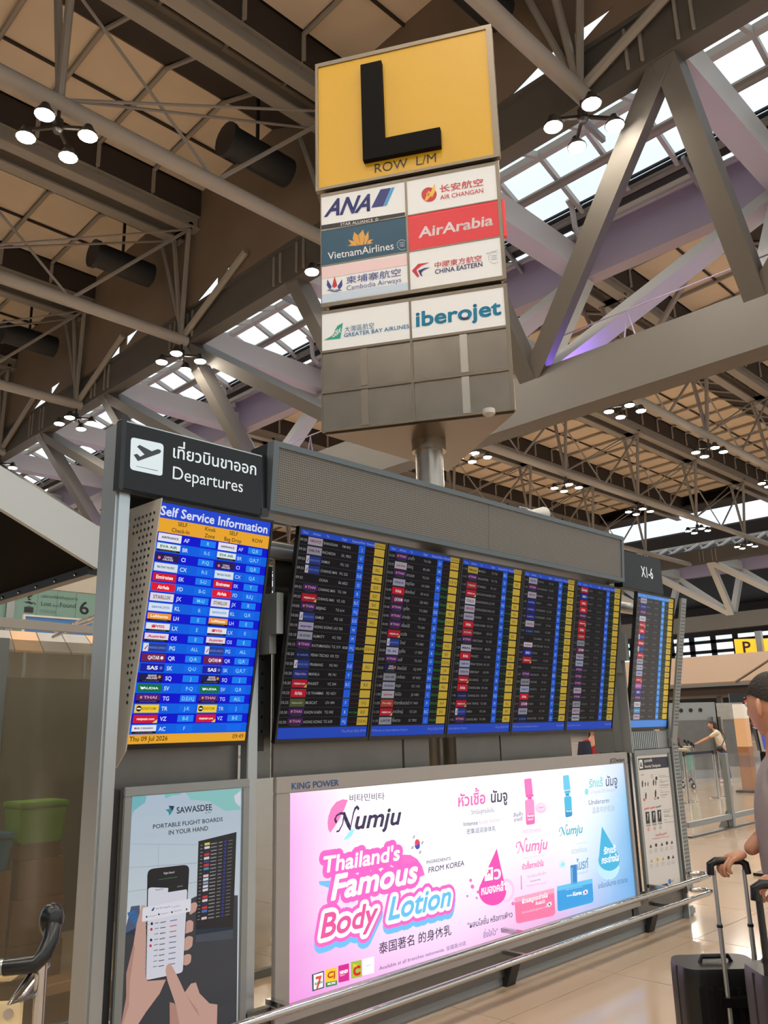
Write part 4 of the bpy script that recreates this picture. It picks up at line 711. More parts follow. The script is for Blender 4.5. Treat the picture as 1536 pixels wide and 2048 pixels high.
BOARD_AD = [
 ('p',[(0.043,1.343),(0.116,1.343),(0.109,1.301),(0.076,1.282),(0.052,1.268),(0.046,1.242)],(120,195,205),1),
 ('p',[(0.199,1.338),(0.312,1.339),(0.286,1.321),(0.246,1.321),(0.214,1.31)],(125,205,205),1),
 ('p',[(0.312,1.336),(0.639,1.338),(0.634,1.227),(0.546,1.228),(0.451,1.281),(0.347,1.295)],(145,210,208),1),
 ('p',[(0.595,1.294),(0.636,1.318),(0.635,1.239),(0.603,1.264)],(225,228,240),2),
 ('p',[(0.042,1.13),(0.389,1.089),(0.389,1.091),(0.042,1.132)],(170,180,195),1),
 ('p',[(0.042,1.031),(0.392,1.008),(0.392,1.011),(0.042,1.033)],(170,180,195),1),
 ('p',[(0.039,0.933),(0.395,0.925),(0.395,0.928),(0.038,0.935)],(170,180,195),1),
 ('p',[(0.184,1.113),(0.186,1.113),(0.191,1.013),(0.189,1.013)],(170,180,195),1),
 ('p',[(0.038,0.767),(0.391,0.865),(0.629,0.836),(0.636,0.273),(0.032,0.414)],(58,60,66),1),
 ('p',[(0.035,0.762),(0.063,0.872),(0.105,0.87),(0.111,0.749)],(75,95,125),1),
 ('p',[(0.046,0.849),(0.082,0.854),(0.09,0.835),(0.054,0.828)],(60,110,165),2),
 ('p',[(0.058,0.835),(0.091,0.839),(0.099,0.821),(0.065,0.814)],(60,110,165),2),
 ('p',[(0.069,0.82),(0.1,0.825),(0.108,0.806),(0.077,0.799)],(60,110,165),2),
 ('p',[(0.081,0.805),(0.109,0.81),(0.118,0.792),(0.088,0.784)],(60,110,165),2),
 ('p',[(0.214,1.26),(0.235,1.263),(0.23,1.277),(0.26,1.273),(0.252,1.252),(0.236,1.232),(0.23,1.249)],(40,150,160),2),
 ('p',[(0.23,1.277),(0.26,1.273),(0.252,1.252)],(30,40,80),3),
 ('t','SAWASDEE',(0.275,1.239),(0.468,1.239),(0.273,1.266),(32,44,62),0.02,0,2),
 ('t','by AOT',(0.431,1.226),(0.466,1.227),(0.431,1.232),(60,70,80),0.01,0,2),
 ('t','PORTABLE FLIGHT BOARDS',(0.154,1.183),(0.532,1.183),(0.153,1.201),(32,42,60),0.012,0,2),
 ('t','IN YOUR HAND',(0.236,1.149),(0.449,1.149),(0.235,1.168),(32,42,60),0.012,0,2),
 ('p',[(0.397,1.105),(0.614,1.125),(0.605,0.689),(0.397,0.7)],(24,24,28),2),
 ('p',[(0.398,0.724),(0.605,0.701),(0.605,0.648),(0.398,0.669)],(70,78,88),2),
 ('p',[(0.431,1.093),(0.461,1.094),(0.461,1.083),(0.432,1.082)],(230,210,90),3),
 ('p',[(0.468,1.088),(0.501,1.089),(0.502,1.085),(0.468,1.083)],(150,150,155),3),
 ('p',[(0.512,1.089),(0.533,1.09),(0.533,1.086),(0.512,1.085)],(150,150,155),3),
 ('p',[(0.543,1.093),(0.557,1.094),(0.557,1.084),(0.543,1.083)],(40,50,140),3),
 ('p',[(0.566,1.091),(0.592,1.092),(0.592,1.088),(0.566,1.087)],(110,110,105),3),
 ('p',[(0.408,1.086),(0.422,1.087),(0.422,1.084),(0.408,1.083)],(140,140,145),3),
 ('p',[(0.431,1.077),(0.46,1.078),(0.461,1.067),(0.432,1.066)],(225,225,235),3),
 ('p',[(0.467,1.072),(0.501,1.073),(0.501,1.069),(0.468,1.068)],(150,150,155),3),
 ('p',[(0.512,1.073),(0.533,1.074),(0.533,1.07),(0.512,1.069)],(150,150,155),3),
 ('p',[(0.542,1.077),(0.557,1.078),(0.557,1.068),(0.542,1.067)],(40,50,140),3),
 ('p',[(0.565,1.075),(0.591,1.076),(0.591,1.072),(0.565,1.071)],(110,110,105),3),
 ('p',[(0.408,1.071),(0.422,1.071),(0.422,1.068),(0.408,1.067)],(140,140,145),3),
 ('p',[(0.431,1.061),(0.46,1.063),(0.46,1.051),(0.431,1.05)],(40,40,60),3),
 ('p',[(0.467,1.056),(0.501,1.058),(0.501,1.053),(0.467,1.052)],(150,150,155),3),
 ('p',[(0.511,1.057),(0.533,1.058),(0.533,1.055),(0.511,1.054)],(150,150,155),3),
 ('p',[(0.542,1.061),(0.556,1.062),(0.556,1.052),(0.542,1.051)],(40,50,140),3),
 ('p',[(0.565,1.059),(0.591,1.06),(0.591,1.056),(0.565,1.055)],(110,110,105),3),
 ('p',[(0.408,1.055),(0.422,1.056),(0.422,1.052),(0.408,1.052)],(140,140,145),3),
 ('p',[(0.431,1.046),(0.46,1.047),(0.46,1.036),(0.431,1.035)],(215,50,60),3),
 ('p',[(0.467,1.041),(0.5,1.042),(0.501,1.037),(0.467,1.036)],(150,150,155),3),
 ('p',[(0.511,1.041),(0.532,1.042),(0.532,1.039),(0.511,1.038)],(150,150,155),3),
 ('p',[(0.541,1.045),(0.556,1.046),(0.556,1.036),(0.542,1.035)],(40,50,140),3),
 ('p',[(0.564,1.043),(0.59,1.044),(0.591,1.04),(0.565,1.039)],(110,110,105),3),
 ('p',[(0.408,1.04),(0.421,1.04),(0.421,1.037),(0.408,1.036)],(140,140,145),3),
 ('p',[(0.43,1.03),(0.459,1.031),(0.46,1.02),(0.431,1.019)],(225,225,235),3),
 ('p',[(0.467,1.025),(0.5,1.026),(0.5,1.021),(0.467,1.02)],(150,150,155),3),
 ('p',[(0.511,1.025),(0.532,1.026),(0.532,1.023),(0.511,1.022)],(150,150,155),3),
 ('p',[(0.541,1.03),(0.555,1.03),(0.556,1.02),(0.541,1.02)],(40,50,140),3),
 ('p',[(0.564,1.027),(0.59,1.028),(0.59,1.024),(0.564,1.023)],(110,110,105),3),
 ('p',[(0.407,1.024),(0.421,1.025),(0.421,1.021),(0.408,1.021)],(140,140,145),3),
 ('p',[(0.43,1.015),(0.459,1.016),(0.459,1.004),(0.431,1.004)],(60,60,110),3),
 ('p',[(0.466,1.009),(0.5,1.01),(0.5,1.006),(0.466,1.005)],(150,150,155),3),
 ('p',[(0.51,1.009),(0.531,1.01),(0.532,1.007),(0.51,1.006)],(150,150,155),3),
 ('p',[(0.541,1.014),(0.555,1.014),(0.555,1.004),(0.541,1.004)],(40,50,140),3),
 ('p',[(0.564,1.011),(0.59,1.012),(0.59,1.008),(0.564,1.007)],(110,110,105),3),
 ('p',[(0.407,1.009),(0.421,1.009),(0.421,1.006),(0.407,1.005)],(140,140,145),3),
 ('p',[(0.43,0.999),(0.459,1.0),(0.459,0.989),(0.43,0.988)],(215,50,60),3),
 ('p',[(0.466,0.994),(0.499,0.994),(0.499,0.99),(0.466,0.989)],(150,150,155),3),
 ('p',[(0.51,0.994),(0.531,0.995),(0.531,0.991),(0.51,0.99)],(150,150,155),3),
 ('p',[(0.54,0.998),(0.554,0.998),(0.555,0.988),(0.541,0.988)],(40,50,140),3),
 ('p',[(0.563,0.995),(0.589,0.996),(0.589,0.992),(0.563,0.991)],(110,110,105),3),
 ('p',[(0.407,0.993),(0.421,0.994),(0.421,0.99),(0.407,0.99)],(140,140,145),3),
 ('p',[(0.43,0.983),(0.458,0.984),(0.459,0.973),(0.43,0.973)],(60,150,200),3),
 ('p',[(0.466,0.978),(0.499,0.979),(0.499,0.974),(0.466,0.974)],(150,150,155),3),
 ('p',[(0.51,0.978),(0.531,0.979),(0.531,0.975),(0.51,0.975)],(150,150,155),3),
 ('p',[(0.54,0.982),(0.554,0.983),(0.554,0.973),(0.54,0.972)],(40,50,140),3),
 ('p',[(0.563,0.979),(0.589,0.98),(0.589,0.976),(0.563,0.975)],(110,110,105),3),
 ('p',[(0.407,0.978),(0.42,0.978),(0.42,0.975),(0.407,0.974)],(140,140,145),3),
 ('p',[(0.429,0.968),(0.458,0.969),(0.459,0.958),(0.43,0.957)],(30,30,35),3),
 ('p',[(0.465,0.962),(0.499,0.963),(0.499,0.959),(0.465,0.958)],(150,150,155),3),
 ('p',[(0.509,0.962),(0.53,0.963),(0.53,0.96),(0.509,0.959)],(150,150,155),3),
 ('p',[(0.539,0.966),(0.554,0.967),(0.554,0.957),(0.54,0.956)],(40,50,140),3),
 ('p',[(0.562,0.963),(0.588,0.964),(0.588,0.96),(0.562,0.96)],(110,110,105),3),
 ('p',[(0.406,0.962),(0.42,0.963),(0.42,0.959),(0.407,0.959)],(140,140,145),3),
 ('p',[(0.429,0.953),(0.458,0.953),(0.458,0.942),(0.429,0.942)],(225,205,215),3),
 ('p',[(0.465,0.947),(0.498,0.948),(0.498,0.943),(0.465,0.942)],(150,150,155),3),
 ('p',[(0.509,0.947),(0.53,0.947),(0.53,0.944),(0.509,0.943)],(150,150,155),3),
 ('p',[(0.539,0.951),(0.553,0.951),(0.554,0.941),(0.539,0.941)],(40,50,140),3),
 ('p',[(0.562,0.948),(0.588,0.948),(0.588,0.944),(0.562,0.944)],(110,110,105),3),
 ('p',[(0.406,0.947),(0.42,0.947),(0.42,0.944),(0.406,0.944)],(140,140,145),3),
 ('p',[(0.429,0.937),(0.458,0.938),(0.458,0.927),(0.429,0.926)],(225,225,235),3),
 ('p',[(0.465,0.931),(0.498,0.932),(0.498,0.928),(0.465,0.927)],(150,150,155),3),
 ('p',[(0.509,0.931),(0.53,0.932),(0.53,0.928),(0.509,0.928)],(150,150,155),3),
 ('p',[(0.539,0.935),(0.553,0.935),(0.553,0.925),(0.539,0.925)],(40,50,140),3),
 ('p',[(0.562,0.932),(0.587,0.933),(0.587,0.929),(0.562,0.928)],(110,110,105),3),
 ('p',[(0.406,0.932),(0.419,0.932),(0.42,0.929),(0.406,0.928)],(140,140,145),3),
 ('p',[(0.429,0.922),(0.457,0.922),(0.458,0.911),(0.429,0.911)],(150,170,200),3),
 ('p',[(0.464,0.916),(0.498,0.916),(0.498,0.912),(0.465,0.912)],(150,150,155),3),
 ('p',[(0.508,0.916),(0.529,0.916),(0.529,0.913),(0.508,0.912)],(150,150,155),3),
 ('p',[(0.538,0.919),(0.552,0.92),(0.553,0.91),(0.539,0.909)],(40,50,140),3),
 ('p',[(0.561,0.916),(0.587,0.917),(0.587,0.913),(0.561,0.912)],(110,110,105),3),
 ('p',[(0.406,0.916),(0.419,0.917),(0.419,0.913),(0.406,0.913)],(140,140,145),3),
 ('p',[(0.428,0.906),(0.457,0.907),(0.457,0.896),(0.429,0.896)],(225,225,235),3),
 ('p',[(0.464,0.901),(0.497,0.901),(0.497,0.896),(0.464,0.896)],(150,150,155),3),
 ('p',[(0.508,0.9),(0.529,0.9),(0.529,0.897),(0.508,0.897)],(150,150,155),3),
 ('p',[(0.538,0.904),(0.552,0.904),(0.552,0.894),(0.538,0.894)],(40,50,140),3),
 ('p',[(0.561,0.901),(0.586,0.901),(0.587,0.897),(0.561,0.897)],(110,110,105),3),
 ('p',[(0.405,0.901),(0.419,0.901),(0.419,0.898),(0.406,0.898)],(140,140,145),3),
 ('p',[(0.428,0.891),(0.457,0.892),(0.457,0.881),(0.428,0.88)],(225,225,235),3),
 ('p',[(0.464,0.885),(0.497,0.885),(0.497,0.881),(0.464,0.881)],(150,150,155),3),
 ('p',[(0.507,0.884),(0.528,0.885),(0.529,0.882),(0.508,0.881)],(150,150,155),3),
 ('p',[(0.538,0.888),(0.552,0.888),(0.552,0.878),(0.538,0.878)],(40,50,140),3),
 ('p',[(0.56,0.885),(0.586,0.885),(0.586,0.881),(0.56,0.881)],(110,110,105),3),
 ('p',[(0.405,0.886),(0.419,0.886),(0.419,0.883),(0.405,0.883)],(140,140,145),3),
 ('p',[(0.428,0.876),(0.456,0.876),(0.457,0.865),(0.428,0.865)],(40,30,40),3),
 ('p',[(0.463,0.87),(0.497,0.87),(0.497,0.866),(0.464,0.865)],(150,150,155),3),
 ('p',[(0.507,0.869),(0.528,0.869),(0.528,0.866),(0.507,0.866)],(150,150,155),3),
 ('p',[(0.537,0.872),(0.551,0.873),(0.552,0.863),(0.537,0.863)],(40,50,140),3),
 ('p',[(0.56,0.869),(0.586,0.87),(0.586,0.866),(0.56,0.865)],(110,110,105),3),
 ('p',[(0.405,0.871),(0.418,0.871),(0.419,0.868),(0.405,0.867)],(140,140,145),3),
 ('p',[(0.428,0.861),(0.456,0.861),(0.456,0.85),(0.428,0.85)],(215,50,60),3),
 ('p',[(0.463,0.854),(0.496,0.855),(0.496,0.85),(0.463,0.85)],(150,150,155),3),
 ('p',[(0.507,0.854),(0.528,0.854),(0.528,0.851),(0.507,0.85)],(150,150,155),3),
 ('p',[(0.537,0.857),(0.551,0.857),(0.551,0.847),(0.537,0.847)],(40,50,140),3),
 ('p',[(0.559,0.854),(0.585,0.854),(0.585,0.85),(0.56,0.85)],(110,110,105),3),
 ('p',[(0.405,0.855),(0.418,0.856),(0.418,0.852),(0.405,0.852)],(140,140,145),3),
 ('p',[(0.427,0.845),(0.456,0.846),(0.456,0.835),(0.428,0.835)],(225,225,235),3),
 ('p',[(0.463,0.839),(0.496,0.839),(0.496,0.835),(0.463,0.835)],(150,150,155),3),
 ('p',[(0.506,0.838),(0.527,0.838),(0.527,0.835),(0.507,0.835)],(150,150,155),3),
 ('p',[(0.536,0.841),(0.55,0.842),(0.551,0.832),(0.537,0.832)],(40,50,140),3),
 ('p',[(0.559,0.838),(0.585,0.838),(0.585,0.834),(0.559,0.834)],(110,110,105),3),
 ('p',[(0.405,0.84),(0.418,0.84),(0.418,0.837),(0.405,0.837)],(140,140,145),3),
 ('p',[(0.427,0.83),(0.456,0.83),(0.456,0.819),(0.427,0.82)],(50,40,80),3),
 ('p',[(0.463,0.824),(0.496,0.824),(0.496,0.819),(0.463,0.82)],(150,150,155),3),
 ('p',[(0.506,0.823),(0.527,0.823),(0.527,0.82),(0.506,0.819)],(150,150,155),3),
 ('p',[(0.536,0.826),(0.55,0.826),(0.55,0.816),(0.536,0.816)],(40,50,140),3),
 ('p',[(0.559,0.823),(0.584,0.823),(0.584,0.819),(0.559,0.819)],(110,110,105),3),
 ('p',[(0.404,0.825),(0.418,0.825),(0.418,0.822),(0.404,0.822)],(140,140,145),3),
 ('p',[(0.427,0.815),(0.455,0.815),(0.456,0.804),(0.427,0.804)],(215,50,60),3),
 ('p',[(0.462,0.809),(0.495,0.808),(0.495,0.804),(0.462,0.804)],(150,150,155),3),
 ('p',[(0.506,0.807),(0.527,0.808),(0.527,0.804),(0.506,0.804)],(150,150,155),3),
 ('p',[(0.536,0.81),(0.55,0.811),(0.55,0.801),(0.536,0.801)],(40,50,140),3),
 ('p',[(0.558,0.807),(0.584,0.807),(0.584,0.803),(0.558,0.803)],(110,110,105),3),
 ('p',[(0.404,0.81),(0.417,0.81),(0.418,0.807),(0.404,0.807)],(140,140,145),3),
 ('p',[(0.426,0.8),(0.455,0.8),(0.455,0.789),(0.427,0.789)],(60,120,200),3),
 ('p',[(0.462,0.793),(0.495,0.793),(0.495,0.789),(0.462,0.789)],(150,150,155),3),
 ('p',[(0.505,0.792),(0.526,0.792),(0.526,0.789),(0.505,0.789)],(150,150,155),3),
 ('p',[(0.535,0.795),(0.549,0.795),(0.55,0.785),(0.536,0.785)],(40,50,140),3),
 ('p',[(0.558,0.792),(0.583,0.792),(0.583,0.788),(0.558,0.788)],(110,110,105),3),
 ('p',[(0.404,0.795),(0.417,0.795),(0.417,0.792),(0.404,0.792)],(140,140,145),3),
 ('p',[(0.426,0.785),(0.455,0.785),(0.455,0.774),(0.427,0.774)],(30,30,35),3),
 ('p',[(0.462,0.778),(0.495,0.778),(0.495,0.774),(0.462,0.774)],(150,150,155),3),
 ('p',[(0.505,0.777),(0.526,0.777),(0.526,0.774),(0.505,0.774)],(150,150,155),3),
 ('p',[(0.535,0.78),(0.549,0.78),(0.549,0.77),(0.535,0.77)],(40,50,140),3),
 ('p',[(0.557,0.776),(0.583,0.776),(0.583,0.772),(0.558,0.772)],(110,110,105),3),
 ('p',[(0.404,0.78),(0.417,0.78),(0.417,0.777),(0.404,0.777)],(140,140,145),3),
 ('p',[(0.426,0.77),(0.454,0.77),(0.455,0.759),(0.426,0.759)],(225,205,215),3),
 ('p',[(0.461,0.763),(0.494,0.763),(0.494,0.758),(0.462,0.759)],(150,150,155),3),
 ('p',[(0.505,0.762),(0.526,0.761),(0.526,0.758),(0.505,0.758)],(150,150,155),3),
 ('p',[(0.534,0.764),(0.548,0.764),(0.549,0.755),(0.535,0.755)],(40,50,140),3),
 ('p',[(0.557,0.761),(0.583,0.761),(0.583,0.757),(0.557,0.757)],(110,110,105),3),
 ('p',[(0.403,0.765),(0.417,0.765),(0.417,0.762),(0.403,0.762)],(140,140,145),3),
 ('p',[(0.042,0.412),(0.06,0.516),(0.055,0.608),(0.083,0.72),(0.094,0.802),(0.114,0.869),(0.132,0.866),(0.158,0.558),(0.25,0.545),(0.222,0.496),(0.158,0.437),(0.119,0.394)],(212,168,152),3),
 ('p',[(0.042,0.412),(0.06,0.516),(0.055,0.608),(0.083,0.72),(0.09,0.704),(0.074,0.575),(0.074,0.48),(0.049,0.41)],(190,142,128),4),
 ('p',[(0.359,0.829),(0.359,0.832),(0.361,0.835),(0.362,0.837),(0.365,0.838),(0.369,0.839),(0.382,0.841),(0.386,0.841),(0.389,0.84),(0.393,0.839),(0.396,0.837),(0.398,0.834),(0.397,0.836),(0.399,0.833),(0.4,0.83),(0.401,0.827),(0.401,0.824),(0.4,0.82),(0.396,0.808),(0.395,0.805),(0.393,0.803),(0.391,0.801),(0.388,0.799),(0.384,0.798),(0.37,0.793),(0.366,0.792),(0.364,0.792),(0.362,0.793),(0.361,0.795),(0.36,0.798)],(212,168,152),4),
 ('p',[(0.336,0.752),(0.336,0.755),(0.337,0.758),(0.339,0.76),(0.341,0.762),(0.344,0.764),(0.353,0.768),(0.357,0.769),(0.36,0.769),(0.364,0.769),(0.367,0.768),(0.371,0.766),(0.373,0.765),(0.377,0.763),(0.379,0.761),(0.381,0.758),(0.383,0.755),(0.383,0.752),(0.382,0.727),(0.382,0.724),(0.38,0.721),(0.378,0.72),(0.376,0.718),(0.372,0.718),(0.348,0.716),(0.344,0.716),(0.341,0.717),(0.339,0.719),(0.338,0.721),(0.337,0.724)],(212,168,152),4),
 ('p',[(0.326,0.681),(0.326,0.684),(0.327,0.687),(0.329,0.689),(0.331,0.691),(0.334,0.693),(0.35,0.701),(0.353,0.702),(0.356,0.702),(0.36,0.702),(0.364,0.702),(0.368,0.701),(0.374,0.698),(0.378,0.697),(0.38,0.695),(0.382,0.692),(0.383,0.69),(0.383,0.686),(0.381,0.664),(0.381,0.661),(0.38,0.659),(0.378,0.656),(0.376,0.654),(0.373,0.652),(0.367,0.649),(0.364,0.647),(0.361,0.646),(0.358,0.645),(0.354,0.645),(0.35,0.645),(0.338,0.645),(0.334,0.646),(0.331,0.647),(0.329,0.648),(0.328,0.651),(0.327,0.654)],(212,168,152),4),
 ('p',[(0.329,0.617),(0.329,0.62),(0.33,0.622),(0.332,0.624),(0.335,0.625),(0.338,0.626),(0.351,0.628),(0.355,0.628),(0.359,0.628),(0.363,0.627),(0.367,0.626),(0.371,0.624),(0.368,0.626),(0.372,0.623),(0.374,0.621),(0.376,0.619),(0.377,0.616),(0.377,0.613),(0.376,0.598),(0.375,0.595),(0.374,0.593),(0.373,0.59),(0.37,0.588),(0.367,0.587),(0.364,0.585),(0.361,0.584),(0.357,0.583),(0.354,0.583),(0.35,0.583),(0.346,0.584),(0.34,0.586),(0.337,0.587),(0.334,0.589),(0.332,0.591),(0.33,0.594),(0.33,0.597)],(212,168,152),4),
 ('p',[(0.179,0.559),(0.168,0.56),(0.16,0.564),(0.153,0.569),(0.149,0.577),(0.148,0.586),(0.135,0.988),(0.136,0.997),(0.139,1.005),(0.145,1.01),(0.154,1.013),(0.166,1.014),(0.318,1.01),(0.33,1.008),(0.339,1.005),(0.346,0.999),(0.35,0.991),(0.351,0.981),(0.339,0.578),(0.337,0.569),(0.333,0.562),(0.326,0.557),(0.317,0.554),(0.305,0.553)],(20,22,26),4),
 ('p',[(0.169,0.562),(0.163,0.562),(0.158,0.564),(0.154,0.567),(0.152,0.571),(0.151,0.577),(0.142,0.924),(0.142,0.929),(0.144,0.933),(0.148,0.935),(0.153,0.936),(0.16,0.936),(0.324,0.909),(0.331,0.907),(0.337,0.904),(0.341,0.901),(0.343,0.896),(0.344,0.89),(0.335,0.572),(0.334,0.566),(0.332,0.562),(0.328,0.559),(0.323,0.558),(0.316,0.557)],(228,228,240),5),
 ('p',[(0.244,0.935),(0.343,0.932),(0.344,0.903),(0.243,0.904)],(24,26,30),6),
 ('t','Flight Board',(0.218,0.983),(0.272,0.982),(0.217,0.991),(225,225,230),0.01,0,6),
 ('p',[(0.192,0.965),(0.288,0.964),(0.288,0.961),(0.192,0.963)],(50,130,80),6),
 ('t','Departure',(0.179,0.92),(0.218,0.92),(0.179,0.926),(40,40,60),0.01,0,7),
 ('t','Arrival',(0.29,0.918),(0.316,0.919),(0.29,0.924),(190,190,200),0,0,7),
 ('p',[(0.119,0.852),(0.119,0.854),(0.12,0.856),(0.121,0.857),(0.123,0.858),(0.126,0.858),(0.358,0.86),(0.361,0.86),(0.363,0.859),(0.365,0.858),(0.366,0.856),(0.366,0.854),(0.365,0.811),(0.365,0.809),(0.364,0.807),(0.363,0.806),(0.36,0.805),(0.358,0.805),(0.125,0.801),(0.122,0.801),(0.12,0.802),(0.119,0.803),(0.118,0.804),(0.118,0.807)],(240,238,248),6),
 ('p',[(0.161,0.839),(0.17,0.85),(0.179,0.852),(0.172,0.837)],(30,90,140),7),
 ('t','SDD 108  Chiang Mai',(0.185,0.841),(0.258,0.84),(0.184,0.847),(60,60,90),0,0,7),
 ('t','On schedule',(0.267,0.835),(0.307,0.836),(0.266,0.841),(90,110,210),0,0,7),
 ('p',[(0.144,0.817),(0.144,0.819),(0.143,0.82),(0.143,0.821),(0.142,0.821),(0.141,0.822),(0.14,0.822),(0.138,0.822),(0.137,0.822),(0.137,0.822),(0.136,0.821),(0.136,0.82),(0.135,0.819),(0.136,0.818),(0.136,0.817),(0.137,0.816),(0.138,0.815),(0.139,0.814),(0.14,0.814),(0.141,0.814),(0.142,0.814),(0.143,0.815),(0.144,0.816),(0.144,0.816)],(40,44,60),7),
 ('p',[(0.205,0.818),(0.205,0.819),(0.204,0.82),(0.204,0.821),(0.203,0.822),(0.202,0.822),(0.2,0.823),(0.199,0.823),(0.198,0.823),(0.197,0.822),(0.197,0.821),(0.196,0.82),(0.196,0.819),(0.196,0.818),(0.197,0.817),(0.198,0.816),(0.199,0.815),(0.2,0.815),(0.201,0.815),(0.202,0.815),(0.203,0.815),(0.204,0.815),(0.205,0.816),(0.205,0.817)],(40,44,60),7),
 ('p',[(0.271,0.817),(0.271,0.818),(0.271,0.819),(0.27,0.82),(0.269,0.821),(0.268,0.821),(0.267,0.822),(0.266,0.822),(0.264,0.822),(0.264,0.821),(0.263,0.82),(0.262,0.819),(0.262,0.818),(0.263,0.817),(0.263,0.816),(0.264,0.815),(0.265,0.814),(0.266,0.814),(0.267,0.813),(0.268,0.813),(0.269,0.814),(0.27,0.814),(0.271,0.815),(0.271,0.816)],(40,44,60),7),
 ('p',[(0.348,0.817),(0.348,0.818),(0.347,0.819),(0.346,0.82),(0.345,0.821),(0.344,0.822),(0.343,0.822),(0.342,0.822),(0.341,0.822),(0.34,0.821),(0.339,0.821),(0.339,0.82),(0.339,0.818),(0.339,0.817),(0.339,0.816),(0.34,0.815),(0.341,0.814),(0.342,0.814),(0.343,0.814),(0.345,0.814),(0.346,0.814),(0.347,0.814),(0.347,0.815),(0.348,0.816)],(40,44,60),7),
 ('t','Check-in',(0.15,0.815),(0.19,0.815),(0.15,0.82),(90,90,100),0,0,7),
 ('t','Check-in',(0.209,0.816),(0.25,0.816),(0.209,0.821),(90,90,100),0,0,7),
 ('t','Check-in',(0.275,0.817),(0.317,0.817),(0.275,0.822),(90,90,100),0,0,7),
 ('p',[(0.173,0.785),(0.173,0.787),(0.172,0.788),(0.171,0.79),(0.17,0.791),(0.168,0.792),(0.167,0.792),(0.165,0.792),(0.164,0.792),(0.163,0.791),(0.162,0.79),(0.161,0.789),(0.161,0.787),(0.161,0.785),(0.162,0.784),(0.163,0.782),(0.164,0.781),(0.166,0.78),(0.167,0.78),(0.169,0.78),(0.17,0.78),(0.172,0.781),(0.173,0.782),(0.173,0.783)],(30,34,50),7),
 ('p',[(0.182,0.787),(0.202,0.786),(0.202,0.783),(0.183,0.783)],(130,130,140),7),
 ('p',[(0.21,0.785),(0.237,0.785),(0.238,0.781),(0.21,0.781)],(110,110,125),7),
 ('p',[(0.259,0.784),(0.295,0.784),(0.295,0.78),(0.259,0.78)],(120,120,150),7),
 ('p',[(0.137,0.787),(0.152,0.787),(0.152,0.784),(0.137,0.784)],(150,150,155),7),
 ('p',[(0.172,0.762),(0.172,0.764),(0.171,0.765),(0.17,0.767),(0.169,0.768),(0.167,0.769),(0.166,0.769),(0.164,0.769),(0.162,0.769),(0.161,0.768),(0.16,0.767),(0.16,0.766),(0.16,0.764),(0.16,0.762),(0.161,0.761),(0.162,0.759),(0.163,0.758),(0.165,0.757),(0.166,0.757),(0.168,0.757),(0.169,0.757),(0.17,0.758),(0.171,0.759),(0.172,0.76)],(215,50,70),7),
 ('p',[(0.182,0.764),(0.202,0.764),(0.202,0.761),(0.183,0.761)],(130,130,140),7),
 ('p',[(0.21,0.763),(0.237,0.762),(0.237,0.758),(0.21,0.759)],(110,110,125),7),
 ('p',[(0.259,0.762),(0.294,0.761),(0.295,0.757),(0.259,0.758)],(230,90,110),7),
 ('p',[(0.137,0.765),(0.152,0.764),(0.152,0.762),(0.137,0.762)],(150,150,155),7),
 ('p',[(0.182,0.742),(0.202,0.742),(0.202,0.739),(0.182,0.739)],(130,130,140),7),
 ('p',[(0.21,0.741),(0.237,0.74),(0.237,0.736),(0.21,0.736)],(110,110,125),7),
 ('p',[(0.258,0.739),(0.294,0.738),(0.294,0.734),(0.259,0.735)],(230,90,110),7),
 ('p',[(0.137,0.743),(0.152,0.742),(0.152,0.74),(0.137,0.74)],(150,150,155),7),
 ('p',[(0.173,0.719),(0.173,0.72),(0.172,0.722),(0.171,0.723),(0.17,0.724),(0.168,0.725),(0.167,0.726),(0.165,0.726),(0.164,0.726),(0.162,0.725),(0.161,0.724),(0.161,0.722),(0.161,0.721),(0.161,0.719),(0.162,0.718),(0.163,0.716),(0.164,0.715),(0.166,0.714),(0.167,0.714),(0.169,0.714),(0.17,0.714),(0.171,0.715),(0.172,0.716),(0.173,0.717)],(30,34,50),7),
 ('p',[(0.182,0.72),(0.202,0.72),(0.202,0.717),(0.182,0.717)],(130,130,140),7),
 ('p',[(0.209,0.718),(0.237,0.718),(0.237,0.714),(0.21,0.714)],(110,110,125),7),
 ('p',[(0.258,0.717),(0.294,0.716),(0.294,0.712),(0.258,0.713)],(120,120,150),7),
 ('p',[(0.137,0.721),(0.152,0.72),(0.152,0.718),(0.137,0.718)],(150,150,155),7),
 ('p',[(0.172,0.696),(0.171,0.697),(0.171,0.699),(0.17,0.7),(0.168,0.702),(0.167,0.703),(0.165,0.703),(0.164,0.703),(0.162,0.703),(0.161,0.702),(0.16,0.701),(0.16,0.7),(0.159,0.698),(0.16,0.697),(0.16,0.695),(0.161,0.694),(0.163,0.692),(0.164,0.691),(0.166,0.691),(0.167,0.691),(0.169,0.691),(0.17,0.692),(0.171,0.693),(0.172,0.694)],(215,50,70),7),
 ('p',[(0.182,0.698),(0.202,0.698),(0.202,0.695),(0.182,0.695)],(130,130,140),7),
 ('p',[(0.209,0.696),(0.237,0.695),(0.237,0.691),(0.209,0.692)],(110,110,125),7),
 ('p',[(0.258,0.695),(0.294,0.693),(0.294,0.689),(0.258,0.691)],(120,120,150),7),
 ('p',[(0.137,0.699),(0.152,0.699),(0.152,0.696),(0.137,0.697)],(150,150,155),7),
 ('p',[(0.182,0.676),(0.202,0.676),(0.202,0.672),(0.182,0.673)],(130,130,140),7),
 ('p',[(0.209,0.674),(0.236,0.673),(0.237,0.669),(0.209,0.67)],(110,110,125),7),
 ('p',[(0.258,0.672),(0.293,0.671),(0.293,0.667),(0.258,0.668)],(120,120,150),7),
 ('p',[(0.137,0.677),(0.152,0.677),(0.152,0.674),(0.137,0.675)],(150,150,155),7),
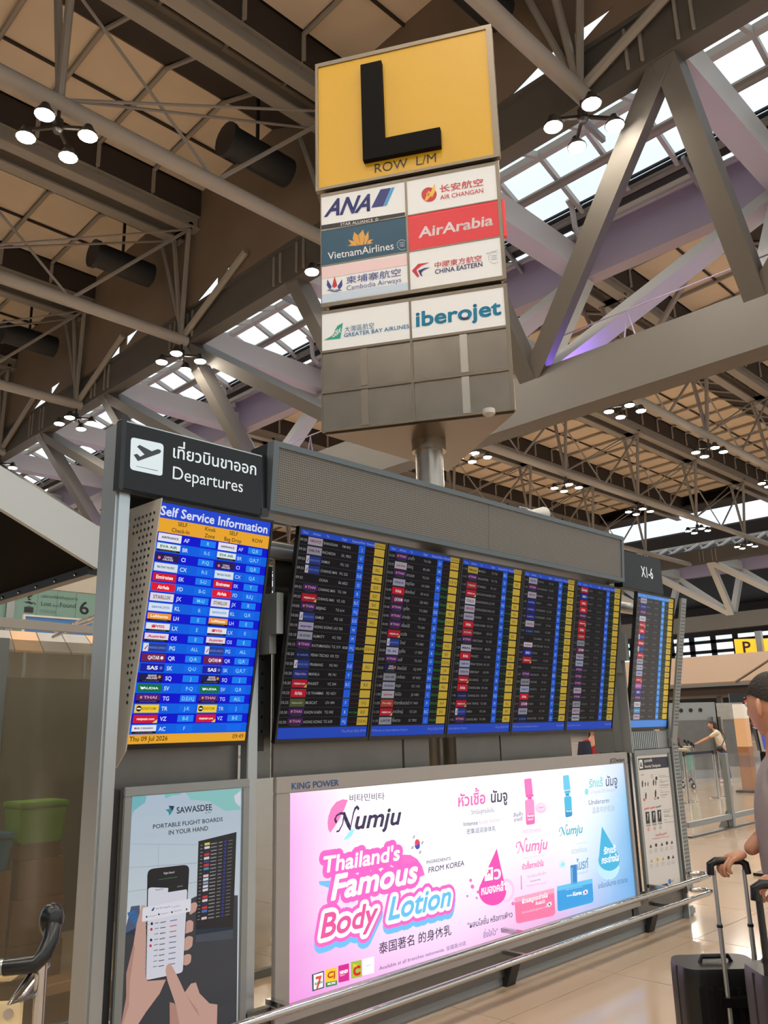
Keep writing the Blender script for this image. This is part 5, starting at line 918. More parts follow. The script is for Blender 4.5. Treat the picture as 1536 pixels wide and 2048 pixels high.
 ('p',[(0.182,0.654),(0.201,0.654),(0.202,0.651),(0.182,0.651)],(130,130,140),7),
 ('p',[(0.209,0.652),(0.236,0.651),(0.236,0.647),(0.209,0.648)],(110,110,125),7),
 ('p',[(0.258,0.65),(0.293,0.649),(0.293,0.645),(0.258,0.646)],(120,120,150),7),
 ('p',[(0.137,0.656),(0.151,0.655),(0.152,0.652),(0.137,0.653)],(150,150,155),7),
 ('p',[(0.182,0.632),(0.201,0.632),(0.201,0.629),(0.182,0.629)],(130,130,140),7),
 ('p',[(0.209,0.63),(0.236,0.629),(0.236,0.625),(0.209,0.626)],(110,110,125),7),
 ('p',[(0.257,0.628),(0.293,0.626),(0.293,0.622),(0.257,0.624)],(120,120,150),7),
 ('p',[(0.137,0.634),(0.151,0.633),(0.152,0.631),(0.137,0.632)],(150,150,155),7),
 ('p',[(0.182,0.611),(0.201,0.61),(0.201,0.607),(0.182,0.608)],(130,130,140),7),
 ('p',[(0.209,0.608),(0.236,0.607),(0.236,0.603),(0.209,0.604)],(110,110,125),7),
 ('p',[(0.257,0.606),(0.292,0.604),(0.293,0.6),(0.257,0.602)],(120,120,150),7),
 ('p',[(0.137,0.612),(0.151,0.612),(0.151,0.609),(0.137,0.61)],(150,150,155),7),
 ('p',[(0.245,0.58),(0.249,0.602),(0.264,0.609),(0.282,0.588),(0.32,0.525),(0.348,0.474),(0.379,0.503),(0.405,0.502),(0.426,0.453),(0.481,0.4),(0.524,0.386),(0.524,0.299),(0.328,0.345),(0.305,0.429),(0.257,0.538)],(212,168,152),8),
 ('p',[(0.348,0.474),(0.375,0.438),(0.416,0.389),(0.43,0.356),(0.389,0.41)],(190,142,128),9),
 ('p',[(0.272,0.451),(0.298,0.44),(0.326,0.395),(0.328,0.345),(0.277,0.357)],(190,142,128),7),
]
SECURITY = [
 ('p',[(0.077,1.308),(0.605,1.305),(0.606,1.215),(0.078,1.216)],(34,36,50),1),
 ('p',[(0.089,1.292),(0.089,1.294),(0.091,1.295),(0.093,1.296),(0.096,1.297),(0.1,1.297),(0.134,1.297),(0.138,1.297),(0.141,1.297),(0.143,1.296),(0.145,1.294),(0.145,1.292),(0.145,1.234),(0.144,1.232),(0.143,1.231),(0.141,1.229),(0.138,1.229),(0.134,1.228),(0.097,1.228),(0.093,1.228),(0.09,1.228),(0.088,1.229),(0.087,1.231),(0.086,1.233)],(225,222,215),2),
 ('p',[(0.109,1.277),(0.124,1.277),(0.125,1.256),(0.139,1.242),(0.1,1.241)],(34,36,50),3),
 ('t','จุดตรวจค้น',(0.171,1.275),(0.308,1.276),(0.175,1.292),(225,222,215),0.02,0.558,3),
 ('t','Security Checkpoint',(0.171,1.231),(0.449,1.229),(0.175,1.252),(225,222,215),0.012,0,3),
 ('p',[(0.123,1.127),(0.123,1.128),(0.122,1.13),(0.121,1.131),(0.119,1.132),(0.116,1.132),(0.114,1.132),(0.111,1.132),(0.109,1.132),(0.107,1.132),(0.105,1.131),(0.104,1.13),(0.103,1.128),(0.103,1.127),(0.104,1.126),(0.105,1.125),(0.107,1.124),(0.109,1.123),(0.112,1.123),(0.114,1.123),(0.117,1.123),(0.119,1.124),(0.121,1.125),(0.122,1.126)],(60,58,58),2),
 ('p',[(0.098,1.122),(0.125,1.122),(0.118,1.101),(0.112,1.081),(0.097,1.082),(0.097,1.103)],(60,58,58),2),
 ('p',[(0.166,1.115),(0.166,1.116),(0.166,1.117),(0.165,1.118),(0.163,1.118),(0.162,1.119),(0.16,1.119),(0.158,1.119),(0.156,1.119),(0.155,1.118),(0.154,1.118),(0.153,1.117),(0.152,1.116),(0.152,1.115),(0.153,1.114),(0.154,1.114),(0.155,1.113),(0.157,1.113),(0.159,1.112),(0.16,1.112),(0.162,1.113),(0.164,1.113),(0.165,1.114),(0.166,1.114)],(60,58,58),2),
 ('p',[(0.149,1.112),(0.168,1.111),(0.163,1.097),(0.159,1.083),(0.148,1.084),(0.148,1.098)],(60,58,58),2),
 ('p',[(0.21,1.112),(0.21,1.113),(0.21,1.114),(0.209,1.114),(0.207,1.115),(0.206,1.115),(0.204,1.116),(0.203,1.116),(0.201,1.115),(0.2,1.115),(0.199,1.114),(0.198,1.114),(0.197,1.113),(0.198,1.112),(0.198,1.111),(0.199,1.111),(0.2,1.11),(0.202,1.11),(0.203,1.11),(0.205,1.11),(0.206,1.11),(0.208,1.11),(0.209,1.111),(0.21,1.112)],(60,58,58),2),
 ('p',[(0.195,1.109),(0.211,1.109),(0.207,1.096),(0.203,1.083),(0.193,1.084),(0.193,1.097)],(60,58,58),2),
 ('p',[(0.312,1.125),(0.312,1.126),(0.311,1.128),(0.31,1.129),(0.308,1.129),(0.306,1.13),(0.303,1.13),(0.301,1.13),(0.298,1.13),(0.296,1.129),(0.295,1.128),(0.293,1.127),(0.293,1.126),(0.293,1.125),(0.294,1.124),(0.295,1.123),(0.297,1.122),(0.299,1.122),(0.302,1.121),(0.304,1.121),(0.306,1.122),(0.309,1.122),(0.31,1.123),(0.312,1.124)],(60,58,58),2),
 ('p',[(0.288,1.121),(0.314,1.12),(0.308,1.1),(0.301,1.081),(0.286,1.082),(0.286,1.102)],(60,58,58),2),
 ('p',[(0.346,1.118),(0.346,1.119),(0.346,1.119),(0.345,1.12),(0.343,1.121),(0.341,1.121),(0.339,1.122),(0.337,1.122),(0.335,1.121),(0.334,1.121),(0.332,1.12),(0.331,1.119),(0.331,1.118),(0.331,1.118),(0.331,1.117),(0.332,1.116),(0.334,1.115),(0.336,1.115),(0.338,1.114),(0.34,1.114),(0.342,1.115),(0.343,1.115),(0.345,1.116),(0.346,1.117)],(60,58,58),2),
 ('p',[(0.327,1.114),(0.348,1.113),(0.343,1.098),(0.338,1.082),(0.326,1.083),(0.326,1.099)],(60,58,58),2),
 ('p',[(0.374,1.135),(0.375,1.14),(0.374,1.144),(0.371,1.147),(0.367,1.15),(0.363,1.152),(0.358,1.152),(0.352,1.152),(0.347,1.151),(0.342,1.149),(0.339,1.145),(0.336,1.142),(0.334,1.138),(0.334,1.134),(0.335,1.13),(0.338,1.126),(0.341,1.123),(0.346,1.122),(0.351,1.121),(0.356,1.121),(0.361,1.122),(0.366,1.125),(0.37,1.128),(0.373,1.131)],(60,58,58),2),
 ('p',[(0.303,1.157),(0.304,1.161),(0.302,1.165),(0.3,1.168),(0.296,1.171),(0.292,1.173),(0.287,1.174),(0.282,1.173),(0.276,1.172),(0.272,1.17),(0.268,1.167),(0.265,1.163),(0.264,1.159),(0.263,1.155),(0.265,1.151),(0.267,1.147),(0.271,1.145),(0.275,1.143),(0.28,1.142),(0.285,1.142),(0.29,1.144),(0.295,1.146),(0.299,1.149),(0.302,1.153)],(110,170,130),2),
 ('p',[(0.296,1.157),(0.296,1.16),(0.296,1.163),(0.294,1.165),(0.292,1.167),(0.289,1.168),(0.286,1.169),(0.282,1.169),(0.279,1.168),(0.276,1.166),(0.274,1.164),(0.272,1.161),(0.271,1.159),(0.27,1.156),(0.271,1.153),(0.273,1.15),(0.275,1.148),(0.278,1.147),(0.281,1.147),(0.284,1.147),(0.288,1.148),(0.291,1.149),(0.293,1.152),(0.295,1.154)],(205,195,190),3),
 ('p',[(0.161,1.031),(0.161,1.032),(0.161,1.033),(0.159,1.034),(0.157,1.035),(0.155,1.036),(0.152,1.036),(0.15,1.036),(0.147,1.036),(0.145,1.035),(0.143,1.034),(0.142,1.033),(0.141,1.032),(0.142,1.031),(0.142,1.03),(0.144,1.029),(0.146,1.028),(0.148,1.027),(0.15,1.027),(0.153,1.027),(0.156,1.027),(0.158,1.028),(0.16,1.028),(0.161,1.03)],(60,58,58),2),
 ('p',[(0.137,1.026),(0.164,1.025),(0.157,1.005),(0.151,0.985),(0.135,0.986),(0.135,1.006)],(60,58,58),2),
 ('p',[(0.33,1.04),(0.33,1.041),(0.329,1.043),(0.328,1.044),(0.325,1.045),(0.323,1.046),(0.32,1.046),(0.317,1.046),(0.314,1.046),(0.311,1.045),(0.309,1.044),(0.308,1.043),(0.307,1.041),(0.307,1.04),(0.308,1.039),(0.31,1.037),(0.312,1.036),(0.315,1.036),(0.317,1.035),(0.32,1.035),(0.323,1.036),(0.326,1.036),(0.328,1.037),(0.329,1.039)],(60,58,58),2),
 ('p',[(0.302,1.035),(0.333,1.034),(0.325,1.01),(0.317,0.987),(0.299,0.988),(0.299,1.012)],(60,58,58),2),
 ('p',[(0.13,0.981),(0.13,0.984),(0.129,0.987),(0.127,0.989),(0.123,0.991),(0.12,0.993),(0.116,0.994),(0.111,0.993),(0.107,0.993),(0.103,0.991),(0.1,0.989),(0.098,0.986),(0.097,0.983),(0.097,0.98),(0.098,0.977),(0.1,0.975),(0.103,0.973),(0.107,0.971),(0.111,0.971),(0.115,0.971),(0.119,0.972),(0.123,0.973),(0.126,0.975),(0.128,0.978)],(200,90,90),2),
 ('p',[(0.32,0.979),(0.32,0.982),(0.318,0.986),(0.316,0.989),(0.312,0.991),(0.308,0.993),(0.302,0.993),(0.297,0.993),(0.292,0.992),(0.288,0.991),(0.284,0.988),(0.281,0.985),(0.28,0.982),(0.28,0.978),(0.281,0.975),(0.284,0.972),(0.287,0.97),(0.292,0.968),(0.297,0.967),(0.302,0.968),(0.307,0.969),(0.312,0.97),(0.315,0.973),(0.318,0.976)],(200,90,90),2),
 ('p',[(0.312,0.98),(0.312,0.982),(0.312,0.984),(0.31,0.986),(0.308,0.987),(0.305,0.988),(0.301,0.989),(0.298,0.989),(0.295,0.988),(0.292,0.987),(0.29,0.985),(0.288,0.984),(0.287,0.981),(0.287,0.979),(0.288,0.977),(0.289,0.975),(0.292,0.974),(0.295,0.973),(0.298,0.972),(0.301,0.972),(0.304,0.973),(0.307,0.974),(0.31,0.975),(0.312,0.977)],(205,195,190),3),
 ('p',[(0.363,0.979),(0.363,0.981),(0.362,0.983),(0.36,0.985),(0.358,0.987),(0.354,0.988),(0.351,0.989),(0.347,0.989),(0.343,0.988),(0.34,0.987),(0.337,0.985),(0.335,0.983),(0.334,0.981),(0.334,0.978),(0.335,0.976),(0.337,0.974),(0.34,0.972),(0.343,0.971),(0.347,0.97),(0.35,0.971),(0.354,0.971),(0.357,0.972),(0.36,0.974),(0.362,0.976)],(60,58,58),2),
 ('t','ถาดสัมภาระ',(0.094,1.173),(0.15,1.173),(0.096,1.181),(60,58,58),0,0.558,2),
 ('p',[(0.402,1.155),(0.521,1.153),(0.52,1.149),(0.402,1.152)],(150,146,142),2),
 ('p',[(0.403,1.145),(0.59,1.14),(0.589,1.137),(0.403,1.141)],(150,146,142),2),
 ('p',[(0.401,1.122),(0.46,1.12),(0.46,1.117),(0.401,1.118)],(150,146,142),2),
 ('p',[(0.402,1.11),(0.551,1.106),(0.55,1.102),(0.401,1.106)],(150,146,142),2),
 ('p',[(0.403,1.1),(0.492,1.098),(0.491,1.094),(0.402,1.097)],(150,146,142),2),
 ('p',[(0.402,1.081),(0.581,1.076),(0.58,1.073),(0.401,1.078)],(150,146,142),2),
 ('p',[(0.404,1.076),(0.553,1.072),(0.552,1.068),(0.403,1.073)],(150,146,142),2),
 ('p',[(0.404,1.061),(0.537,1.057),(0.537,1.054),(0.403,1.058)],(150,146,142),2),
 ('p',[(0.402,1.037),(0.431,1.036),(0.431,1.033),(0.401,1.034)],(150,146,142),2),
 ('p',[(0.402,1.023),(0.565,1.017),(0.564,1.014),(0.401,1.019)],(150,146,142),2),
 ('p',[(0.401,1.004),(0.534,0.999),(0.533,0.996),(0.4,1.001)],(150,146,142),2),
 ('p',[(0.403,0.998),(0.506,0.995),(0.505,0.991),(0.402,0.995)],(150,146,142),2),
 ('p',[(0.403,0.984),(0.491,0.98),(0.49,0.977),(0.402,0.98)],(150,146,142),2),
 ('p',[(0.111,0.887),(0.175,0.885),(0.17,0.793),(0.106,0.796)],(36,36,42),2),
 ('p',[(0.139,0.872),(0.159,0.873),(0.146,0.839),(0.139,0.82),(0.131,0.822),(0.139,0.846)],(205,202,198),3),
 ('p',[(0.096,0.915),(0.185,0.92),(0.183,0.907),(0.095,0.902)],(200,120,125),2),
 ('p',[(0.108,0.791),(0.177,0.787),(0.176,0.771),(0.107,0.775)],(150,150,150),2),
 ('p',[(0.156,0.75),(0.156,0.753),(0.155,0.756),(0.153,0.759),(0.149,0.761),(0.145,0.763),(0.141,0.764),(0.136,0.764),(0.132,0.763),(0.128,0.761),(0.124,0.759),(0.122,0.756),(0.121,0.753),(0.121,0.75),(0.122,0.747),(0.124,0.744),(0.127,0.741),(0.131,0.74),(0.136,0.739),(0.14,0.739),(0.145,0.74),(0.149,0.741),(0.152,0.744),(0.155,0.746)],(190,70,75),2),
 ('p',[(0.149,0.75),(0.149,0.752),(0.149,0.755),(0.147,0.756),(0.145,0.758),(0.143,0.759),(0.14,0.759),(0.137,0.759),(0.134,0.759),(0.132,0.758),(0.13,0.756),(0.128,0.754),(0.127,0.752),(0.127,0.75),(0.128,0.748),(0.129,0.746),(0.131,0.745),(0.134,0.744),(0.137,0.743),(0.139,0.743),(0.142,0.744),(0.145,0.745),(0.147,0.746),(0.148,0.748)],(205,195,190),3),
 ('p',[(0.213,0.886),(0.279,0.884),(0.273,0.792),(0.208,0.794)],(36,36,42),2),
 ('p',[(0.241,0.871),(0.262,0.872),(0.248,0.838),(0.241,0.819),(0.233,0.821),(0.241,0.845)],(205,202,198),3),
 ('p',[(0.198,0.915),(0.289,0.919),(0.286,0.907),(0.197,0.902)],(200,120,125),2),
 ('p',[(0.21,0.79),(0.28,0.786),(0.279,0.769),(0.209,0.773)],(150,150,150),2),
 ('p',[(0.259,0.748),(0.259,0.751),(0.258,0.754),(0.255,0.757),(0.252,0.759),(0.248,0.761),(0.243,0.762),(0.238,0.762),(0.234,0.761),(0.23,0.76),(0.226,0.757),(0.224,0.754),(0.222,0.751),(0.222,0.748),(0.223,0.745),(0.226,0.742),(0.229,0.739),(0.233,0.738),(0.238,0.737),(0.243,0.737),(0.247,0.738),(0.251,0.739),(0.255,0.742),(0.257,0.744)],(190,70,75),2),
 ('p',[(0.252,0.748),(0.252,0.75),(0.251,0.753),(0.25,0.754),(0.248,0.756),(0.245,0.757),(0.242,0.758),(0.239,0.758),(0.236,0.757),(0.234,0.756),(0.232,0.754),(0.23,0.753),(0.229,0.75),(0.229,0.748),(0.23,0.746),(0.231,0.744),(0.233,0.743),(0.236,0.742),(0.239,0.741),(0.242,0.741),(0.245,0.742),(0.247,0.743),(0.249,0.744),(0.251,0.746)],(205,195,190),3),
 ('p',[(0.312,0.886),(0.378,0.884),(0.372,0.791),(0.306,0.793)],(36,36,42),2),
 ('p',[(0.34,0.871),(0.361,0.872),(0.348,0.837),(0.34,0.818),(0.332,0.82),(0.34,0.844)],(205,202,198),3),
 ('p',[(0.297,0.915),(0.389,0.92),(0.386,0.907),(0.295,0.902)],(120,140,130),2),
 ('p',[(0.308,0.789),(0.379,0.785),(0.378,0.768),(0.307,0.772)],(150,150,150),2),
 ('p',[(0.358,0.746),(0.358,0.75),(0.357,0.753),(0.354,0.756),(0.351,0.758),(0.347,0.76),(0.342,0.761),(0.337,0.761),(0.332,0.76),(0.328,0.758),(0.325,0.756),(0.322,0.753),(0.321,0.75),(0.321,0.746),(0.322,0.743),(0.324,0.74),(0.327,0.738),(0.332,0.736),(0.336,0.735),(0.341,0.735),(0.346,0.736),(0.35,0.738),(0.354,0.74),(0.356,0.743)],(80,140,100),2),
 ('p',[(0.35,0.747),(0.351,0.749),(0.35,0.751),(0.348,0.753),(0.346,0.755),(0.344,0.756),(0.341,0.756),(0.338,0.756),(0.335,0.756),(0.332,0.755),(0.33,0.753),(0.329,0.751),(0.328,0.749),(0.328,0.747),(0.328,0.745),(0.33,0.743),(0.332,0.741),(0.334,0.74),(0.337,0.74),(0.34,0.74),(0.343,0.74),(0.346,0.741),(0.348,0.743),(0.35,0.745)],(205,195,190),3),
 ('p',[(0.42,0.881),(0.569,0.876),(0.568,0.872),(0.42,0.878)],(150,146,142),2),
 ('p',[(0.42,0.868),(0.539,0.864),(0.538,0.86),(0.419,0.864)],(150,146,142),2),
 ('p',[(0.421,0.86),(0.54,0.856),(0.539,0.852),(0.421,0.856)],(150,146,142),2),
 ('p',[(0.42,0.84),(0.523,0.836),(0.522,0.833),(0.419,0.837)],(150,146,142),2),
 ('p',[(0.421,0.832),(0.509,0.829),(0.508,0.825),(0.42,0.829)],(150,146,142),2),
 ('p',[(0.422,0.826),(0.586,0.819),(0.585,0.815),(0.422,0.822)],(150,146,142),2),
 ('p',[(0.42,0.801),(0.464,0.799),(0.463,0.795),(0.419,0.797)],(150,146,142),2),
 ('p',[(0.418,0.781),(0.596,0.773),(0.595,0.769),(0.417,0.777)],(150,146,142),2),
 ('t','สิ่งของที่ไม่อนุญาตให้นำ',(0.241,0.686),(0.44,0.683),(0.244,0.7),(205,80,85),0,0.558,2),
 ('t','Prohibited items to carry on board',(0.18,0.667),(0.479,0.661),(0.182,0.677),(205,80,85),0,0,2),
 ('p',[(0.121,0.611),(0.149,0.637),(0.165,0.609)],(60,58,58),2),
 ('p',[(0.11,0.597),(0.165,0.595),(0.164,0.593),(0.109,0.595)],(165,160,156),2),
 ('p',[(0.108,0.589),(0.163,0.587),(0.162,0.584),(0.107,0.587)],(165,160,156),2),
 ('p',[(0.106,0.581),(0.161,0.579),(0.161,0.576),(0.106,0.579)],(165,160,156),2),
 ('p',[(0.105,0.573),(0.16,0.571),(0.159,0.568),(0.104,0.571)],(165,160,156),2),
 ('p',[(0.256,0.618),(0.256,0.622),(0.255,0.625),(0.252,0.629),(0.249,0.631),(0.244,0.633),(0.239,0.634),(0.234,0.634),(0.229,0.633),(0.225,0.631),(0.221,0.629),(0.218,0.626),(0.217,0.622),(0.217,0.619),(0.218,0.615),(0.22,0.612),(0.224,0.609),(0.228,0.608),(0.233,0.607),(0.238,0.606),(0.243,0.607),(0.248,0.609),(0.252,0.612),(0.254,0.615)],(60,58,58),2),
 ('p',[(0.2,0.595),(0.256,0.593),(0.255,0.59),(0.199,0.592)],(165,160,156),2),
 ('p',[(0.198,0.587),(0.254,0.585),(0.253,0.582),(0.197,0.584)],(165,160,156),2),
 ('p',[(0.196,0.579),(0.252,0.576),(0.252,0.574),(0.196,0.576)],(165,160,156),2),
 ('p',[(0.194,0.571),(0.25,0.568),(0.25,0.566),(0.194,0.568)],(165,160,156),2),
 ('p',[(0.31,0.606),(0.339,0.632),(0.356,0.604)],(60,58,58),2),
 ('p',[(0.298,0.592),(0.355,0.59),(0.355,0.587),(0.298,0.589)],(165,160,156),2),
 ('p',[(0.297,0.584),(0.354,0.581),(0.353,0.579),(0.296,0.581)],(165,160,156),2),
 ('p',[(0.295,0.576),(0.352,0.573),(0.351,0.571),(0.294,0.573)],(165,160,156),2),
 ('p',[(0.293,0.567),(0.35,0.565),(0.349,0.562),(0.292,0.565)],(165,160,156),2),
 ('p',[(0.443,0.614),(0.443,0.618),(0.442,0.621),(0.439,0.624),(0.436,0.627),(0.431,0.629),(0.426,0.63),(0.421,0.63),(0.416,0.629),(0.411,0.627),(0.407,0.625),(0.404,0.622),(0.403,0.618),(0.403,0.614),(0.404,0.611),(0.406,0.608),(0.41,0.605),(0.415,0.603),(0.42,0.602),(0.425,0.602),(0.43,0.603),(0.435,0.605),(0.439,0.607),(0.441,0.61)],(60,58,58),2),
 ('p',[(0.385,0.59),(0.443,0.588),(0.442,0.585),(0.384,0.588)],(165,160,156),2),
 ('p',[(0.383,0.582),(0.441,0.58),(0.44,0.577),(0.382,0.579)],(165,160,156),2),
 ('p',[(0.381,0.574),(0.439,0.571),(0.438,0.569),(0.38,0.571)],(165,160,156),2),
 ('p',[(0.379,0.566),(0.437,0.563),(0.437,0.561),(0.379,0.563)],(165,160,156),2),
 ('p',[(0.485,0.603),(0.515,0.629),(0.532,0.601)],(60,58,58),2),
 ('p',[(0.473,0.589),(0.532,0.586),(0.531,0.584),(0.472,0.586)],(165,160,156),2),
 ('p',[(0.471,0.58),(0.53,0.578),(0.529,0.575),(0.47,0.578)],(165,160,156),2),
 ('p',[(0.469,0.572),(0.528,0.57),(0.527,0.567),(0.468,0.569)],(165,160,156),2),
 ('p',[(0.467,0.564),(0.526,0.561),(0.525,0.559),(0.466,0.561)],(165,160,156),2),
 ('p',[(0.112,0.502),(0.139,0.527),(0.155,0.5)],(214,160,50),2),
 ('p',[(0.1,0.489),(0.155,0.486),(0.155,0.484),(0.1,0.486)],(165,160,156),2),
 ('p',[(0.099,0.481),(0.153,0.478),(0.153,0.476),(0.098,0.479)],(165,160,156),2),
 ('p',[(0.097,0.473),(0.152,0.47),(0.151,0.468),(0.096,0.471)],(165,160,156),2),
 ('p',[(0.095,0.465),(0.15,0.462),(0.149,0.46),(0.095,0.463)],(165,160,156),2),
 ('p',[(0.255,0.507),(0.255,0.51),(0.254,0.514),(0.252,0.517),(0.248,0.52),(0.244,0.522),(0.239,0.523),(0.234,0.523),(0.229,0.522),(0.224,0.52),(0.221,0.518),(0.218,0.515),(0.217,0.511),(0.216,0.508),(0.218,0.504),(0.22,0.501),(0.224,0.499),(0.228,0.497),(0.233,0.496),(0.238,0.495),(0.243,0.496),(0.247,0.498),(0.251,0.5),(0.254,0.503)],(214,160,50),2),
 ('p',[(0.199,0.484),(0.255,0.482),(0.255,0.479),(0.199,0.482)],(165,160,156),2),
 ('p',[(0.198,0.476),(0.253,0.473),(0.253,0.471),(0.197,0.474)],(165,160,156),2),
 ('p',[(0.196,0.468),(0.252,0.465),(0.251,0.463),(0.195,0.466)],(165,160,156),2),
 ('p',[(0.194,0.461),(0.25,0.457),(0.249,0.455),(0.194,0.458)],(165,160,156),2),
 ('p',[(0.307,0.494),(0.335,0.52),(0.352,0.492)],(214,160,50),2),
 ('p',[(0.295,0.481),(0.352,0.478),(0.351,0.475),(0.294,0.478)],(165,160,156),2),
 ('p',[(0.293,0.473),(0.35,0.47),(0.349,0.467),(0.292,0.47)],(165,160,156),2),
 ('p',[(0.291,0.464),(0.348,0.461),(0.347,0.459),(0.291,0.462)],(165,160,156),2),
 ('p',[(0.289,0.456),(0.346,0.453),(0.346,0.451),(0.289,0.454)],(165,160,156),2),
 ('p',[(0.446,0.5),(0.446,0.504),(0.445,0.507),(0.442,0.51),(0.439,0.513),(0.434,0.515),(0.429,0.516),(0.424,0.516),(0.419,0.515),(0.414,0.514),(0.41,0.511),(0.407,0.508),(0.406,0.505),(0.406,0.501),(0.407,0.497),(0.409,0.494),(0.413,0.491),(0.418,0.49),(0.423,0.488),(0.428,0.488),(0.433,0.489),(0.438,0.491),(0.442,0.493),(0.444,0.496)],(60,58,58),2),
 ('p',[(0.388,0.477),(0.446,0.474),(0.445,0.472),(0.387,0.475)],(165,160,156),2),
 ('p',[(0.386,0.469),(0.444,0.466),(0.443,0.463),(0.385,0.467)],(165,160,156),2),
 ('p',[(0.384,0.461),(0.442,0.458),(0.441,0.455),(0.384,0.458)],(165,160,156),2),
 ('p',[(0.382,0.453),(0.44,0.45),(0.439,0.447),(0.382,0.45)],(165,160,156),2),
 ('p',[(0.48,0.489),(0.51,0.515),(0.527,0.487)],(60,58,58),2),
 ('p',[(0.468,0.475),(0.527,0.472),(0.526,0.47),(0.468,0.473)],(165,160,156),2),
 ('p',[(0.466,0.467),(0.525,0.464),(0.524,0.462),(0.466,0.465)],(165,160,156),2),
 ('p',[(0.464,0.459),(0.523,0.456),(0.523,0.453),(0.464,0.457)],(165,160,156),2),
 ('p',[(0.462,0.451),(0.521,0.448),(0.521,0.445),(0.462,0.448)],(165,160,156),2),
 ('p',[(0.029,0.318),(0.36,0.314),(0.383,0.285),(0.611,0.282),(0.611,0.27),(0.03,0.275)],(52,58,100),2),
 ('p',[(0.427,0.318),(0.427,0.323),(0.426,0.328),(0.423,0.333),(0.419,0.336),(0.413,0.339),(0.407,0.341),(0.401,0.341),(0.395,0.339),(0.389,0.337),(0.384,0.333),(0.381,0.329),(0.379,0.324),(0.378,0.319),(0.38,0.314),(0.382,0.309),(0.387,0.305),(0.392,0.303),(0.398,0.301),(0.404,0.301),(0.411,0.302),(0.416,0.305),(0.421,0.308),(0.425,0.313)],(60,120,180),3),
 ('t','AOT',(0.43,0.313),(0.477,0.312),(0.433,0.324),(50,110,170),0.01,0,3),
]
LOST = [
 ('t','บริการทรัพย์สินสูญหาย',(12.594,6.507),(13.959,6.518),(12.588,6.588),(22,26,26),0.004,0.558,2),
 ('t','Lost',(12.599,6.214),(12.962,6.219),(12.593,6.358),(20,24,24),0.008,0,2),
 ('t','and',(13.024,6.206),(13.231,6.207),(13.017,6.295),(20,24,24),0.004,0,2),
 ('t','Found',(13.296,6.212),(13.896,6.225),(13.289,6.366),(20,24,24),0.008,0,2),
 ('t','失物招领',(12.595,5.946),(13.178,5.955),(12.584,6.075),(90,110,104),0,0.84,2),
 ('t','6',(14.077,6.03),(14.416,6.029),(14.045,6.485),(15,18,18),0.02,0,2),
 ('t','?',(12.093,6.378),(12.272,6.386),(12.074,6.597),(15,18,18),0.03,0,2),
 ('p',[(11.934,6.284),(12.187,6.327),(12.268,6.282),(12.331,6.308),(12.399,6.262),(12.378,6.203),(12.347,6.206),(12.369,6.255),(12.326,6.272),(12.26,6.224),(12.143,6.24),(12.012,6.27)],(15,18,18),2),
 ('p',[(11.995,6.094),(11.996,6.103),(11.998,6.11),(12.003,6.115),(12.01,6.119),(12.019,6.12),(12.302,6.126),(12.311,6.125),(12.318,6.122),(12.323,6.117),(12.327,6.11),(12.328,6.101),(12.329,5.946),(12.328,5.936),(12.325,5.929),(12.32,5.924),(12.312,5.921),(12.303,5.919),(12.026,5.915),(12.017,5.916),(12.01,5.919),(12.005,5.924),(12.001,5.931),(12.0,5.94)],(15,18,18),2),
 ('p',[(12.111,6.16),(12.213,6.164),(12.224,6.128),(12.204,6.127),(12.197,6.144),(12.13,6.141),(12.122,6.122),(12.101,6.121)],(15,18,18),2),
]
# ------------------------------------------------------------------ the information board
bd = thing('display_stand', 'long silver steel stand carrying the flight screens, adverts and posters', 'display stand', (4.5, 3.65, 0))
part('end_post', MB().box(1.757,1.83,3.45,3.61,0,3.037), M['alu'], bd, bevel=.012)
part('post', MB().box(2.655,2.72,3.645,3.71,0,2.98), M['alu'], bd, bevel=.004)
part('post', MB().box(6.41,6.455,3.645,3.71,0,2.98), M['alu'], bd, bevel=.004)
part('post', MB().box(7.15,7.18,3.585,3.68,0,2.98), M['alu'], bd, bevel=.004)
for x0, x1, z0, z1 in ((1.84,2.65,1.36,2.95),(2.73,2.86,1.36,2.5),(2.88,3.88,1.36,2.62),(3.9,4.13,1.36,2.62),(4.40,4.87,1.36,2.62),(4.885,5.78,1.36,2.62),(6.475,7.15,1.36,1.53)):
    part('back_panel', MB().box(x0,x1,3.72,3.74,z0,z1), M['dsteel'], bd)
part('hole_strip', MB().box(2.73,2.785,3.68,3.70,1.5,2.42), M['dark'], bd)
hm = MB()
for i in range(11): hm.tube([(2.765,3.675,1.6+i*.075),(2.765,3.685,1.6+i*.075)], .007, 8)
part('bolt_holes', hm, M['chrome'], bd, kind='stuff')
part('cross_tube', MB().tube([(1.83,3.675,2.585),(7.15,3.675,2.585)], .05, 14), mat('bright_tube',(206,208,206),.3,.5), bd, smooth=True)
part('upper_rail', MB().box(1.83,7.15,3.63,3.66,2.78,2.83), M['alu'], bd)
for x in (2.738, 6.405): part('bracket', MB().box(x,x+.045,3.52,3.7,2.1,2.32).box(x,x+.045,3.58,3.7,2.0,2.1), M['alud'], bd)
part('side_panel', MB().box(6.42,6.44,3.56,3.9,1.36,2.7), M['alud'], bd)
part('lower_panel', MB().box(2.66,7.2,3.62,3.66,.06,.3), M['dsteel'], bd)
part('plinth', MB().box(2.0,7.22,3.64,3.95,.0,.075), M['alud'], bd, bevel=.008)
part('roof_cover', MB().box(1.85,7.15,3.62,3.8,2.97,3.0), M['alud'], bd)
for x in (4.66, 6.5): part('foot_bracket', MB().prism([(x-.0,3.56,.13),(x,3.64,.13),(x,3.64,.0),(x,3.61,.0)], (.09,0,0)), M['dark'], bd)
part('end_foot', MB().box(7.22,7.36,3.62,3.76,0,.07), M['alud'], bd, bevel=.015)
